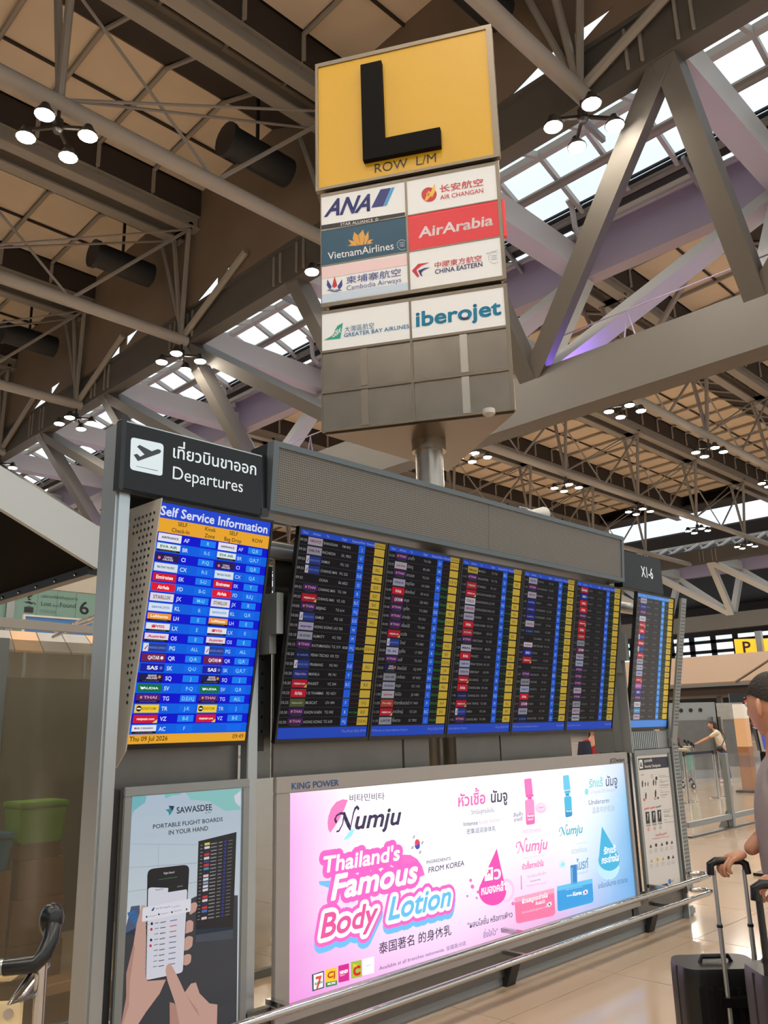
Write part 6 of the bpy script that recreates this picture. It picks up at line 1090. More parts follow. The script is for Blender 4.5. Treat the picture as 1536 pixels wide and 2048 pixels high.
part('socket', MB().box(6.3,6.38,3.612,3.622,.13,.2), M['black'], bd)
# perforated cheek beside the self service screen, perforated column at the far end
ck = part('cheek', MB().prism([(1.925,3.66,2.665),(1.925,3.345,2.66),(1.925,3.56,1.53),(1.925,3.64,1.455),(1.925,3.66,1.455)], (.006,0,0)), mat('cheek_paint',(186,182,172),.45,.1), bd)
def holes(x, quads, nx): 
    m_ = MB()
    for (y, z) in quads: m_.tube([(x-.0015,y,z),(x+nx*.0005,y,z)], .0075, 8)
    return m_
hq = []
for r in range(28):
    z = 2.60-r*.033; yf = 3.355+(2.66-z)*.19
    for c in range(6):
        y = yf+.035+c*.035+(r%2)*.004
        if y < 3.60-r*.001 and not (r in (3,4,9) and c > 3): hq.append((y, z))
part('punched_holes', holes(1.924, hq, -1), M['black'], ck, kind='stuff')
c2 = part('end_cheek', MB().prism([(7.165,3.34,2.67),(7.165,3.58,1.42),(7.26,3.58,1.42),(7.26,3.34,2.67)], (0,.02,0)), M['alud'], bd)
col_ = part('end_column', MB().box(7.182,7.31,3.60,3.75,.2,1.45), M['alud'], bd)
hh = MB(); h2 = MB()
for r in range(36):
    z = 2.62-r*.03; y = 3.34+(2.67-z)*.192-.001
    for c in range(3): hh.tube([(7.19+c*.027,y,z),(7.19+c*.027,y+.002,z)], .0075, 8)
for r in range(38):
    for c in range(3): h2.tube([(7.225+c*.03,3.599,1.40-r*.031),(7.225+c*.03,3.601,1.40-r*.031)], .008, 8)
part('punched_holes', hh, M['black'], c2, kind='stuff'); part('punched_holes', h2, M['black'], col_, kind='stuff')
# vented strip below the last screen
lv = part('vent_panel', MB().box(6.5,7.145,3.61,3.63,1.38,1.525), M['alud'], bd)
for i in range(14): part('vent_fin', MB().box(6.52+i*.032,6.535+i*.032,3.60,3.612,1.385,1.52), M['alu'], lv)

# bumper rails in front
for z, nm in ((.343,'upper'),(.215,'lower')):
    t = thing('bumper_rail', f'{nm} brushed steel bumper rail along the foot of the display stand', 'rail', (4.5,3.4,z))
    pts = [(1.2,3.4,z),(7.16,3.4,z),(7.25,3.42,z),(7.28,3.47,z),(7.26,3.53,z),(7.21,3.575,z)]
    part('tube', MB().tube(pts, .02, 10), M['chrome'], t, smooth=True)
    for x in (2.74, 4.6, 6.5): part('bracket', MB().box(x,x+.035,3.405,3.586,z-.012,z+.012), M['chrome'], t)

# stainless pole carrying the L sign
pole = thing('sign_pole', 'round polished steel pole holding up the yellow L sign', 'pole', (4.684,4.106,0))
part('shaft', MB().lathe((4.684,4.106,0), [(.11,0),(.11,3.774)], 28), M['steel'], pole, smooth=True)
part('collar', MB().lathe((4.684,4.106,3.69), [(.135,0),(.135,.084)], 28), M['steel'], pole, smooth=True)

# L sign: three-sided prism
SA, SU, SN = Vector((3.954,4.527,0)), Vector((.5,-.8660254,0)), Vector((-.8660254,-.5,0))   # SN looks at the viewer
sg = thing('row_sign', 'tall three-sided row sign with black letter L on yellow above airline name plates', 'sign', (4.684,4.106,3.79))
def tri(m_, off, z0, z1, ext=0):
    c = Vector((4.684,4.106,0)); vs = [SA+SU*(-.0), SA+SU*1.46]; 
    A_ = SA; B_ = SA+SU*1.46; C_ = (A_+B_)/2-SN*(1.46*.8660254)
    P = [c+(p-c)*(1+ext) for p in (A_, B_, C_)]
    return m_.prism([Vector((p.x,p.y,z0)) for p in P], (0,0,z1-z0))
part('lower_box', tri(MB(), 0, 3.79, 4.805, -.012), M['steel'], sg, bevel=.01)
part('middle_box', tri(MB(), 0, 4.84, 5.865, -.006), M['steel'], sg, bevel=.01)
part('upper_box', tri(MB(), 0, 5.883, 7.137, .035), M['steel'], sg, bevel=.012)
part('core', tri(MB(), 0, 4.8, 5.9, -.06), M['dark'], sg)
part('base_plate', tri(MB(), 0, 3.775, 3.79, -.015), mat('dark_underside',(112,100,84),.3,.85), sg)
part('smoke_detector', MB().lathe((4.52,3.38,3.745), [(.03,0),(.045,.01),(.045,.045)], 14), M['white'], sg, smooth=True)
def face(u0, u1, z0, z1, d0, d1):
    m_ = MB(); P = [SA+SU*u+SN*d for d in (d0,d1) for u in (u0,u1)]
    return m_.add([(P[i].x,P[i].y,z) for z in (z0,z1) for i in (0,1,3,2)], [(0,1,2,3),(7,6,5,4),(0,4,5,1),(1,5,6,2),(2,6,7,3),(3,7,4,0)])
frs = mat('sign_frame_metal', (128,118,104), .4, .8)
part('yellow_panel', face(-.015,1.43,5.908,7.098,.0,.036), M['yellow'], sg)
for a in ((-.04,1.475,7.098,7.137),(-.04,1.475,5.883,5.908)): part('frame_bar', face(*a,.0,.045), frs, sg)
for a in ((-.04,-.015),(1.43,1.475)): part('frame_bar', face(*a,5.908,7.098,.0,.045), frs, sg)
lm = MB(); outl = [(.375,6.985),(.555,6.985),(.563,6.225),(1.022,6.222),(1.021,6.052),(.38,6.056)]
lm.prism([SA+SU*u+SN*.037+Vector((0,0,z)) for u, z in outl], SN*.05)
part('letter_l', lm, mat('matt_black',(20,17,15),.8,spec=.15), sg, 'thick black capital letter L')
rows = [(5.525,5.835),(5.205,5.515),(4.870,5.195),(4.460,4.775),(4.122,4.44),(3.80,4.10)]
for i, (z0, z1) in enumerate(rows):
    for j, (u0, u1) in enumerate(((.0,.705),(.722,1.432))):
        if i < 4:
            mm_ = M['paper']
            if (i, j) == (1, 0): mm_ = mat('teal_acrylic', (18,78,105), .4, emit=(18,78,105), strength=.2)
            if (i, j) == (1, 1): mm_ = mat('red_acrylic', (228,48,58), .4, emit=(228,48,58), strength=.25)
            part('name_plate', face(u0,u1,z0,z1,0,.018), mm_, sg)
        else:
            p_ = part('blank_plate', face(u0,u1,z0,z1,-.01,.012), M['steel'], sg)
            s0 = u0+(.31 if j == 0 else .36); part('splice_strip', face(s0,s0+.055,z0+.008,z1-.004,.012,.018), mat('splice_metal',(196,192,182),.3,.8) if j else mat('splice_metal_dull',(146,136,122),.35,.85), p_)
for z0, z1 in ((4.835,4.868),(5.835,5.862),(4.775,4.80),(4.44,4.46),(4.10,4.122),(3.788,3.80),(5.195,5.205),(5.515,5.525)): part('frame_bar', face(0,1.46,z0,z1,-.005,.022), frs, sg)
for z0, z1 in ((3.79,4.8),(4.84,5.86)):
    for u0, u1 in ((-.006,.0),(.705,.722),(1.432,1.46)): part('frame_bar', face(u0,u1,z0,z1,-.005,.024), frs, sg)
part('edge_strip', face(1.462,1.482,5.2,5.52,-.02,.02), mat('red_acrylic', (228,48,58)), sg)
Print().ops(ROW_SIGN[1:]).build('lettering', SA+SN*.0195, SU, (0,0,1), PM_SIGN, sg)
# row text lies on the yellow panel, further out than the name plates: its first entry is lifted there
Print().ops(ROW_SIGN[:1]).build('row_lettering', SA+SN*.0365, SU, (0,0,1), PM_SIGN, sg)

# departures sign, X1-6 sign
ds = thing('departures_sign', 'charcoal departures sign with white aeroplane symbol in Thai and English', 'sign', (2.14,3.45,2.685))
part('box', MB().box(1.755,2.54,3.4,3.448,2.685,3.01), M['sign'], ds, bevel=.004)
part('end_cap', MB().box(1.735,1.757,3.395,3.448,2.68,3.015), M['black'], ds)
part('top_trim', MB().box(1.735,2.545,3.41,3.448,3.01,3.018), M['alu'], ds)
part('arm', MB().box(2.545,2.585,3.42,3.62,2.72,3.03).box(2.54,2.588,3.4,3.44,2.69,2.73), M['black'], ds)
PM_D = print_mat('sign_print_light', .85, .4)
Print().ops(DEPARTURES).build('lettering', (1.74,3.4,2.685), (1,0,0), (0,0,1), PM_D, ds)
xs = thing('gate_sign', 'plain charcoal sign panel reading X1-6 at the far end of the board', 'sign', (6.65,3.45,2.69))
part('box', MB().box(6.27,6.99,3.42,3.5,2.69,3.01), M['sign'], xs, bevel=.004)
P_ = Print(); P_.line('X1-6', 6.611, 2.815, .092, (235,240,240), .012, .205); P_.build('lettering', (0,3.42,0), (1,0,0), (0,0,1), PM_D, xs)

# LED matrix display
ld = thing('led_display', 'long blank grey LED matrix display above the flight screens', 'display', (4.4,3.5,2.72))
def ledq(x0, x1, z0, z1, f, b):   # face leans forward a little: y = 3.40 at z 2.725, 3.37 at 3.104
    Yf = lambda z: 3.40-(z-2.725)*.08
    return MB().add([(x0,Yf(z0)-f,z0),(x1,Yf(z0)-f,z0),(x1,Yf(z1)-f,z1),(x0,Yf(z1)-f,z1),(x0,Yf(z0)+b,z0),(x1,Yf(z0)+b,z0),(x1,Yf(z1)+b,z1),(x0,Yf(z1)+b,z1)], [(0,1,2,3),(7,6,5,4),(0,4,5,1),(1,5,6,2),(2,6,7,3),(3,7,4,0)])
part('housing', ledq(2.592,6.255,2.727,3.102,-.004,.2), M['black'], ld)
part('matrix_panel', ledq(2.625,4.446,2.757,3.072,-.001,.02), M['led'], ld); part('matrix_panel', ledq(4.449,6.222,2.757,3.072,-.001,.02), M['led'], ld)
slate = mat('slate_frame', (88,98,102), .45, .3)
for a in ((2.59,6.257,3.072,3.104),(2.59,6.257,2.725,2.757)): part('frame_bar', ledq(*a,.008,.05), slate, ld)
for a in ((2.59,2.625),(6.222,6.257)): part('frame_bar', ledq(*a,2.757,3.072,.008,.05), slate, ld)
sp_ = thing('horn_speaker', 'small white horn loudspeaker standing on top of the LED display', 'speaker', (5.15,3.5,3.104))
part('bracket', MB().tube([(4.99,3.5,3.113),(4.99,3.5,3.175),(5.08,3.5,3.175),(5.12,3.5,3.113)], .008, 6), M['white'], sp_)
part('driver', MB().tube([(5.05,3.5,3.15),(5.13,3.5,3.14)], .032, 10), M['white'], sp_, smooth=True)
part('horn', MB().tube([(5.12,3.5,3.14),(5.2,3.5,3.15),(5.30,3.5,3.165)], [.03,.045,.062], 14), M['white'], sp_, smooth=True)

# flight screens --------------------------------------------------
TV = Vector((0,-.2105,1.163)).normalized(); TN = Vector((1,0,0)).cross(TV)
SH, SWD = 1.152, .678
def screen(x0, label, pr, m_, group=None, w_=SWD, name='flight_screen'):
    t = thing(name, label, 'screen', (x0+w_/2,3.6,1.536), group)
    O = Vector((x0,3.6,1.536)); U = Vector((1,0,0))
    def q(u0, u1, v0, v1, d0, d1): return MB().add([O+U*u+TV*v+TN*d for d in (d0,d1) for u, v in ((u0,v0),(u1,v0),(u1,v1),(u0,v1))], [(0,3,2,1),(4,5,6,7),(0,1,5,4),(1,2,6,5),(2,3,7,6),(3,0,4,7)])
    part('housing', q(0,w_,0,SH,-.03,-.004), M['black'], t, bevel=.003)
    for a in ((0,w_,0,.022),(0,w_,SH-.013,SH),(0,.012,.022,SH-.013),(w_-.012,w_,.022,SH-.013)): part('bezel', q(*a,-.005,.004), M['black'], t)
    part('mount', q(w_*.3,w_*.7,.3,.8,-.1,-.03), M['dark'], t)
    pr.build('screen_picture', O-TN*.004, U, TV, m_, t, .0003)
    return t
# self service list
LG = {'AF':('AIRFRANCE',(225,225,238),(40,40,90)),'BR':('EVA AIR',(225,230,235),(20,130,100)),'CI':('CHINA AIRLINES',(38,28,78),(220,200,220)),'CX':('CATHAY PACIFIC',(215,222,235),(60,110,120)),'EK':('Emirates',(205,26,50),(250,235,235)),'FD':('AirAsia',(225,22,48),(255,240,240)),'JX':('STARLUX',(218,215,226),(130,110,100)),'KL':('KLM ROYAL DUTCH',(215,225,240),(70,130,190)),'LH':('Lufthansa',(232,150,60),(255,240,215)),'LX':('SWISS',(228,225,235),(210,40,60)),'OS':('Austrian',(222,215,228),(200,50,70)),'PG':('BANGKOK AIRWAYS',(40,62,150),(130,150,210)),'QR':('QATAR',(110,32,80),(240,225,235)),'SK':('SAS',(22,32,160),(235,235,250)),'SQ':('SINGAPORE AIRLINES',(26,28,78),(225,215,225)),'SV':('SAUDIA',(16,110,74),(235,245,240)),'TG':('THAI',(76,34,110),(225,150,175)),'TR':('FLYSCOOT.COM',(238,200,48),(120,110,30)),'VZ':('vietjetair.com',(205,24,52),(255,235,225)),'AC':('AIR CANADA',(228,228,240),(60,60,110))}
SELF = [('AF','R','Q,R'),('BR','R-S','Q,R,T'),('CI','P-Q','Q,R'),('CX','R-S','Q,R'),('EK','S-U','T'),('FD','B-G','B,E,J'),('JX','M-U','R'),('KL','R','Q,R'),('LH','E','E'),('LX','E','E'),('OS','E','E'),('PG','ALL','ALL'),('QR','Q-R','Q,R'),('SK','Q-U','Q,R,T'),('SQ','J','J'),('SV','P-Q','Q,R'),('TG','D,E,H,J','ALL'),('TR','J-K','J'),('VZ','B-E','B-E'),('AC','F','')]
def logo(p, code, u0, v0, u1, v1, dim=1.0):
    nm, bg_, fg = LG[code]; bg_ = [x*dim for x in bg_]; fg = [x*dim for x in fg]; h = v1-v0
    star = code in ('BR','LH','LX','OS','TG','AC','SQ')
    if code == 'PG': p.rect(u0,v0,u1,v1,bg_,3); p.rect(u0,v0,u0+(u1-u0)*.22,v1,[215*dim,220*dim,235*dim],4); p.poly([(u0+.006,v0+h*.25),(u0+(u1-u0)*.17,v0+h*.75),(u0+(u1-u0)*.2,v0+h*.7),(u0+.012,v0+h*.2)],[200*dim,60*dim,80*dim],5); p.line(nm,u0+(u1-u0)*.25,v0+h*.35,h*.26,fg,0,(u1-u0)*.7,lay=5); return
    p.rect(u0,v0,u1,v1,bg_,3); b = v0
    if star: p.rect(u0,v0,u1,v0+h*.24,[16,16,26],4); p.line('A STAR ALLIANCE MEMBER',u0+(u1-u0)*.15,v0+h*.06,h*.12,[120*dim]*3,0,(u1-u0)*.7,lay=5); b = v0+h*.24
    if code == 'CI' or code == 'SQ':
        a, c_ = nm.split(); p.line(a,u0+(u1-u0)*.36,b+h*.42,h*.24,fg,.02,(u1-u0)*.36,lay=5); p.line(c_,u0+(u1-u0)*.3,b+h*.12,h*.24,fg,.02,(u1-u0)*.46,lay=5); p.disc(u0+(u1-u0)*(.16 if code == 'CI' else .85),b+h*.4,h*.2,[225*dim,110*dim,140*dim] if code == 'CI' else [220*dim,130*dim,60*dim],5); return
    k = {'QR':.5,'SK':.45,'TG':.55,'FD':.5,'EK':.72,'LX':.55}.get(code,.74); x0 = u0+(u1-u0)*(.3 if code == 'TG' else (1-k)*.5)
    hh_ = (v1-b); big = .42 if code in ('EK','FD','QR','SK','TG','LX','OS','LH','BR','JX') else .26
    p.line(nm,x0,b+hh_*(.5-big/2),hh_*big,fg,.03,(u1-u0)*k,lay=5)
    if code == 'TG': p.disc(u0+(u1-u0)*.2,b+hh_*.5,hh_*.22,[220*dim,150*dim,90*dim],5)
    if code == 'QR': p.disc(u0+(u1-u0)*.84,b+hh_*.5,hh_*.22,fg,5)
    if code == 'TR': p.disc(u0+(u1-u0)*.17,b+hh_*.5,hh_*.36,[30,30,30],5); p.rect(u0+(u1-u0)*.09,b+hh_*.42,u0+(u1-u0)*.25,b+hh_*.58,[240*dim]*3,6)
    if code == 'VZ': p.poly([(u1,v0),(u1,v0+h*.45),(u1-(u1-u0)*.2,v0)],[240*dim,205*dim,90*dim],4)
    if code == 'AC': p.disc(u0+(u1-u0)*.13,b+hh_*.5,hh_*.16,[215*dim,50*dim,60*dim],5)
    if code == 'SV': p.poly([(u0+.01,b+hh_*.7),(u0+(u1-u0)*.2,b+hh_*.3),(u0+(u1-u0)*.4-.01,b+hh_*.7),(u0+(u1-u0)*.2,b+hh_*.55)],fg,5)
    if code == 'LX': p.poly([(u0+(u1-u0)*.22,b+hh_*.25),(u0+(u1-u0)*.36,b+hh_*.25),(u0+(u1-u0)*.38,b+hh_*.8),(u0+(u1-u0)*.27,b+hh_*.55)],fg,5)
    if code == 'CX': p.poly([(u0+.012,b+hh_*.7),(u0+.03,b+hh_*.4),(u0+.016,b+hh_*.5)],fg,5)
    if code == 'SK': p.disc(u0+(u1-u0)*.86,b+hh_*.5,hh_*.2,[110*dim,120*dim,200*dim],5)
p = Print(); X0, X1, T_, B_ = .012, SWD-.012, SH-.013, .022; Hh = T_-B_
p.rect(X0,T_-Hh*.065,X1,T_,(34,70,205),1); p.line('Self Service Information',X0+.012,T_-Hh*.053,.042,(215,220,240),.03,X1-X0-.03)
p.rect(X0,T_-Hh*.124,X1,T_-Hh*.065,(232,165,44),1)
wd = X1-X0
for tx, u, v in (('SELF',.21,.088),('Check-In',.20,.117),('Kiosk',.45,.088),('Zone',.45,.117),('SELF',.66,.088),('Bag Drop',.66,.117),('ROW',.89,.103)): p.line(tx,X0+wd*u,T_-Hh*v,.0185,(52,40,20),.008,None,'c')
rh = Hh*(.962-.124)/20
for i, (cd, kz, rw) in enumerate(SELF):
    v1 = T_-Hh*.124-i*rh; v0 = v1-rh
    p.rect(X0,v0,X1,v1,(6,18,205) if i%2 == 0 else (8,95,225),1)
    ch = (20,125,240) if i%2 == 0 else (10,105,235)
    for u0, tx in ((.44,kz),(.875,rw)):
        if tx or i == 19: p.rect(X0+wd*(u0-.05)-.008,v0+rh*.16,X0+wd*(u0+.06)+.008,v1-rh*.16,ch,2)
        if tx: p.line(tx,X0+wd*(u0+.005),v0+rh*.33,.0165,(150,215,255),.008,None,'c',3)
    logo(p,cd,X0+wd*.025,v0+rh*.1,X0+wd*.215,v1-rh*.1); p.line(cd,X0+wd*.235,v0+rh*.3,.018,(205,220,255),.02,None,'l',3)
    if cd != 'AC': logo(p,cd,X0+wd*.535,v0+rh*.1,X0+wd*.705,v1-rh*.1); p.line(cd,X0+wd*.72,v0+rh*.3,.017,(190,210,250),.012,None,'l',3)
p.rect(X0,B_,X1,T_-Hh*.962,(232,165,44),1); p.line('Thu 09 Jul 2026',X0+.012,B_+.012,.021,(60,45,20),.01); p.line('09:49',X1-.012,B_+.012,.021,(60,45,20),.0,None,'r')
screen(1.937,'bright blue self service information screen listing airlines, check-in rows and bag drop',p,PM_SELF,None,name='information_screen')
# departures lists
LG.update({'MU':('中国东方航空',(188,178,196),(150,50,70)),'DL':('DELTA',(170,165,180),(80,40,70)),'UO':('express',(180,172,200),(80,40,120)),'KC':('AIR ASTANA',(165,165,180),(50,60,80)),'KR':('air cambodia',(22,34,84),(110,130,190)),'PR':('Philippine Airlines',(34,54,140),(190,160,190)),'OV':('SalamAir',(88,98,56),(170,180,150)),'KE':('KOREAN AIR',(180,170,190),(60,70,130)),'GF':('GULF AIR',(150,150,160),(60,50,50)),'LY':('EL AL',(185,180,205),(40,50,120)),'JD':('Capital Airlines',(190,185,195),(180,40,60)),'FY':('Firefly',(190,70,52),(235,190,170)),'SC':('山东航空',(165,165,175),(60,60,80)),'ZZ':('Maya',(200,170,60),(90,70,40)),'TK':('TURKISH',(190,40,50),(235,200,200)),'MJ':('MAI',(190,188,200),(40,40,60)),'6E':('IndiGo',(30,36,130),(150,160,220)),'G9':('AirArabia',(195,40,60),(235,190,190)),'PK':('XIAMEN AIR',(175,180,205),(60,80,140)),'MF':('PEACH',(190,90,180),(235,200,230))})
D1 = [('09:50','MU','SHANGHAI','FM 842','J','r',''),('09:50','DL','INCHEON','DL 7853','U','r','T-U'),('09:55','PG','SAMUI','PG 125','D,E','r','ALL'),('09:55','PG','CHIANG MAI','PG 225','D,E','r','ALL'),('09:55','','DOHA','B6 6823','Q','r','Q-R'),('09:55','TG','CHIANG MAI','TG 104','B','r','B,D'),('09:55','VZ','CHIANG MAI','VZ 102','B,C','r','B-E'),('10:00','TG','BEIJING','TG 614','H,J','r','D,E,H,J'),('10:00','PG','SAMUI','PG 135','D,E','r','ALL'),('10:10','UO','HONG KONG','UO 705','N','r',''),('10:10','KC','ALMATY','KC 932','M','r',''),('10:15','TG','KATHMANDU','TG 319','H,J','y','D,E,H,J'),('10:20','KR','PENH TECHO','KR 723','','',''),('10:20','PG','PRABANG','PG 941','D,E','r','ALL'),('10:20','PR','MANILA','PR 741','F','c',''),('10:20','VZ','PHUKET','VZ 304','B,C','r','B-E'),('10:25','FD','I SI THAMMA','FD 4231','','c',''),('10:25','OV','MUSCAT','OV 494','F','r','F-G'),('10:30','TG','KHON KAEN','TG 042','B','g','B,D'),('10:30','TG','HONG KONG','TG 628','H,J','r','D,E,H,J')]
D2 = [('10:30','TG','มาเก๊า','TG 950','D','r','D,E,H,J'),('10:35','JD','เฉิงตู','BR 698','W','r',''),('10:35','TG','ฮานอย','TG 531','H,J','r','D,E,H,J'),('10:40','KE','กรุงโซล','LH 3258','N','g',''),('10:40','FD','เชียงใหม่','FD 4110','','g',''),('10:40','QR','สมุย','QR 4421','D,E','g','ALL'),('10:40','TG','ภูเก็ต','TG 5820','D,E','g','ALL'),('10:45','TG','ย่างกุ้ง','TG 912','D','g','D,E,H,J'),('10:45','TG','เซี่ยงไฮ้','TG 664','D','g','D,E,H,J'),('10:45','VZ','ดานัง','VZ 960','C','g',''),('10:50','PG','ไทเป','PG 4001','P','g','P-Q'),('10:50','LY','ภูเก็ต','LY 8287','B','g','B,D'),('10:50','TG','เดลี','TG 618','D','g','D,E,H,J'),('10:55','SQ','สิงคโปร์','SQ 6947','K','g','J-K'),('11:00','GF','บาห์เรน','GF 4053','R,S','g','R-S'),('11:00','KC','สมุย','KC 1101','D,E','g','ALL'),('11:00','JD','ไหโข่ว','JD 5485','C','g',''),('11:05','FY','กัวลาลัมเปอร์','FY 7409','P','g','N-P'),('11:10','VZ','หาดใหญ่','VZ 224','B,C','g','B-E'),('11:10','SC','จี่หนาน','SC 7802','J','g','')]
def make_rows(seed, start, cities, codes):
    rr_ = random.Random(seed); out_ = []
    for i in range(20):
        m_ = start+i*2; c = codes[i]; g = rr_.choice(['N','D','M','B,C','T','U','L','K','H,J','K','R,S','C','B','F','D,E'])
        out_.append((f'{m_//60:02d}:{m_%60//5*5:02d}', c, cities[i], f'{c or "HX"} {rr_.randint(100,999)}', g, rr_.choice('ggggggg'), rr_.choice(['','','K-L','D,E,H,J','ALL','B-E','B,D'])))
    return out_
C3 = 'MANILA,SINGAPORE,ISTANBUL,RATCHATHANI,GUANGZHOU,CHONGQING,KANSAI,KHON KAEN,SHARJAH,VIENTIANE,MANDALAY,PHUKET,PENH TECHO,SIEM REAP,DA NANG,CHIANG MAI,CHIANG RAI,NHA TRANG,SAMUI,CHIANG MAI'.split(',')
K3 = ['ZZ','TG','TK','VZ','JX','MU','KE','FD','G9','TG','MJ','FD','PK','KE','VZ','FD','KR','VZ','PG','TG']
C4 = 'TOKYO,KAOHSIUNG,MUMBAI,DELHI,HYDERABAD,HYDERABAD,KUWAIT,DHAKA,COLOMBO,AMSTERDAM,DOHA,HANOI,HONG KONG,BANGKOK,HELSINKI,JAKARTA,SURAT,DUBAI,TBILISI,SINGAPORE'.split(',')
K4 = ['KE','TG','MU','6E','6E','6E','JD','KR','','OS','SK','VZ','','TG','GF','PK','FD','QR','KC','KR']
C5 = 'DUBAI,ATHENS,PHUKET,KRABI,SAMUI,TRANG,SURAT,TAIPEI,SEOUL,OSAKA,MACAU,NARITA,DELHI,LAOS,PARIS,ROME,HANOI,YANGON,PERTH,KOLKATA'.split(',')
K5 = ['EK','SK','FD','FD','TG','VZ','FD','TK','GF','QR','KE','PK','TG','TG','TG','MU','TG','SC','MU','MJ']
K6 = ['KE','6E','TG','JX','VZ','FD','PG','EK','PG','VZ','KE','LY','PK','VZ','MF','SK','TG','JX','CX','MU']
LG['CX'] = ('CATHAY',(70,150,200),(200,230,240))
def flights(rows_, footl, footr, dim, thai=False, hdr=(36,74,190), gate=(32,92,215)):
    p = Print(); p.rect(X0,B_,X1,T_,(17,16,19),0); hb = .030
    p.rect(X0,T_-hb,X1-.09,T_,hdr,1); p.rect(X1-.09,T_-hb,X1,T_,(176,146,52),1)
    for tx, u in (('Time',.03),('Airlines',.14),('To',.29),('Flight',.47),('Expected',.59),('Row',.70),('Remarks',.77)): p.line(tx,X0+wd*u,T_-hb*.7,.0125,(150,165,215),.0)
    p.line('Self Check-in',X1-.083,T_-hb*.65,.010,(80,60,25),0)
    rh = (Hh-hb-.062)/20
    for i, (tm_, cd, city, fl_, gt, st_, yl) in enumerate(rows_):
        v1 = T_-hb-i*rh; v0 = v1-rh; p.rect(X0,v0,X1,v0+.0012,(72,72,78),2)
        b = .018; tb = v0+rh*.36
        p.line(tm_,X0+.006,tb,.0145,[150*dim+20]*3,.0,.048)
        if cd: logo(p,cd,X0+.062,v0+rh*.08,X0+.167,v1-rh*.1,.82)
        th_ = any(ord(ch) > 0xE00 for ch in city)
        p.line(city,X0+.172,tb,.0145,[165*dim+10]*3,.008,None,'l',6,.558 if th_ else 0); p.line(fl_,X0+.315,tb,.0145,[155*dim+10]*3,.008)
        p.rect(X0+.442,v0+rh*.06,X0+.492,v1-rh*.06,gate,2)
        if gt: p.line(gt,X0+.467,tb-.001,.0165,(175,205,250),.0,None,'c',3)
        if st_ in 'rgcy' and st_: tx, cc = {'r':('Ck-in Closed',(92,32,34)),'g':('ck-in Open' if not thai else 'เช็คอินเปิด',(40,120,58)),'c':('CANCELLED',(84,74,50)),'y':('DELAYED',(170,160,70))}[st_]; p.line(tx,X0+.497,tb,.013,cc,.006,.072 if st_ != 'y' else None,'l',2,.558 if 'เ' in tx else 0)
        if st_ == 'y': p.line('10:25',X0+.398,tb,.0135,[185]*3,0)
        p.rect(X1-.086,v0+rh*.07,X1-.003,v1-rh*.09,(192,160,56),2)
        if yl: p.line(yl,X1-.045,tb-.001,.0165,(78,62,24),.006,None,'c',3)
    p.rect(X0,B_,X1,B_+.058,hdr,1)
    if footl: p.line(footl,X0+.01,B_+.026,.0145,(120,135,195),0,lay=3)
    p.line(footr,X1-.008,B_+.026,.0145,(125,140,200),0,None,'r',3); return p
fm = [(D1,'','Thu 09 Jul 2026 09:49'),(D2,'Welcome to Suvarnabhumi Airport','09 Jul 2026 09:49'),(make_rows(3,670,C3,K3),'Suvarnabhumi Airport','09 Jul 2026 09:49'),(make_rows(5,700,C4,K4),'Welcome to Suvarnabhumi Airport','09 Jul 2026'),(make_rows(7,725,C5,K5),'Suvarnabhumi Airport','09 Jul 2026')]
nl = ['leftmost of the five joined dark departures screens, first flight 09:50','second from left of the five joined departures screens, in Thai','middle one of the five joined dark departures screens','fourth from left of the five joined dark departures screens','rightmost of the five joined dark departures screens']
for i, (rws, a, b) in enumerate(fm): screen(2.79+.684*i,nl[i],flights(rws,a,b,.85-.08*i,i == 1),PM_SCR,'departures screens joined in a row')
PM_X = print_mat('screen_light_far', 1.05, .3)
screen(6.46,'single dark departures screen under the X1-6 sign at the far end',flights(make_rows(11,780,C5[::-1],K6),'','09 Jul 2026',.6,hdr=(52,122,200),gate=(44,128,205)),PM_X)

# lightbox and posters --------------------------------------------
def framed(t, x0, x1, z0, z1, b, y=3.6, th=.015, m_=None, bot=None):
    m_ = m_ or M['alu']; bb = bot or b
    for a in ((x0,x1,z1-b,z1),(x0,x1,z0,z0+bb)): part('frame_bar', MB().box(a[0],a[1],y-.012,y+th,a[2],a[3]), m_, t, bevel=.004)
    for a in ((x0,x0+b),(x1-b,x1)): part('frame_bar', MB().box(a[0],a[1],y-.012,y+th,z0+bb,z1-b), m_, t, bevel=.004)
    part('backing', MB().box(x0+b,x1-b,y+.002,y+th-.002,z0+bb,z1-b), M['black'], t)
t = thing('advert_lightbox', 'wide glowing pink, white and blue lightbox advert for body lotion', 'lightbox', (4.6,3.6,.24))
frm = mat('satin_frame', (158,152,146), .42, .35)
for a in ((2.797,6.385,1.2845,1.368),(2.797,6.385,.215,.2945)): part('frame_bar', MB().box(a[0],a[1],3.588,3.617,a[2],a[3]), frm, t, bevel=.004)
for a in ((2.797,2.893),(6.342,6.385)): part('frame_bar', MB().box(a[0],a[1],3.588,3.617,.2945,1.2845), frm, t, bevel=.004)
part('backing', MB().box(2.893,6.342,3.606,3.616,.2945,1.2845), M['black'], t)
Print().ops(AD_FRAME).build('frame_lettering', (2.797,3.588,0), (1,0,0), (0,0,1), PM_INK, t)
p = Print(); W_a = (255,252,255)
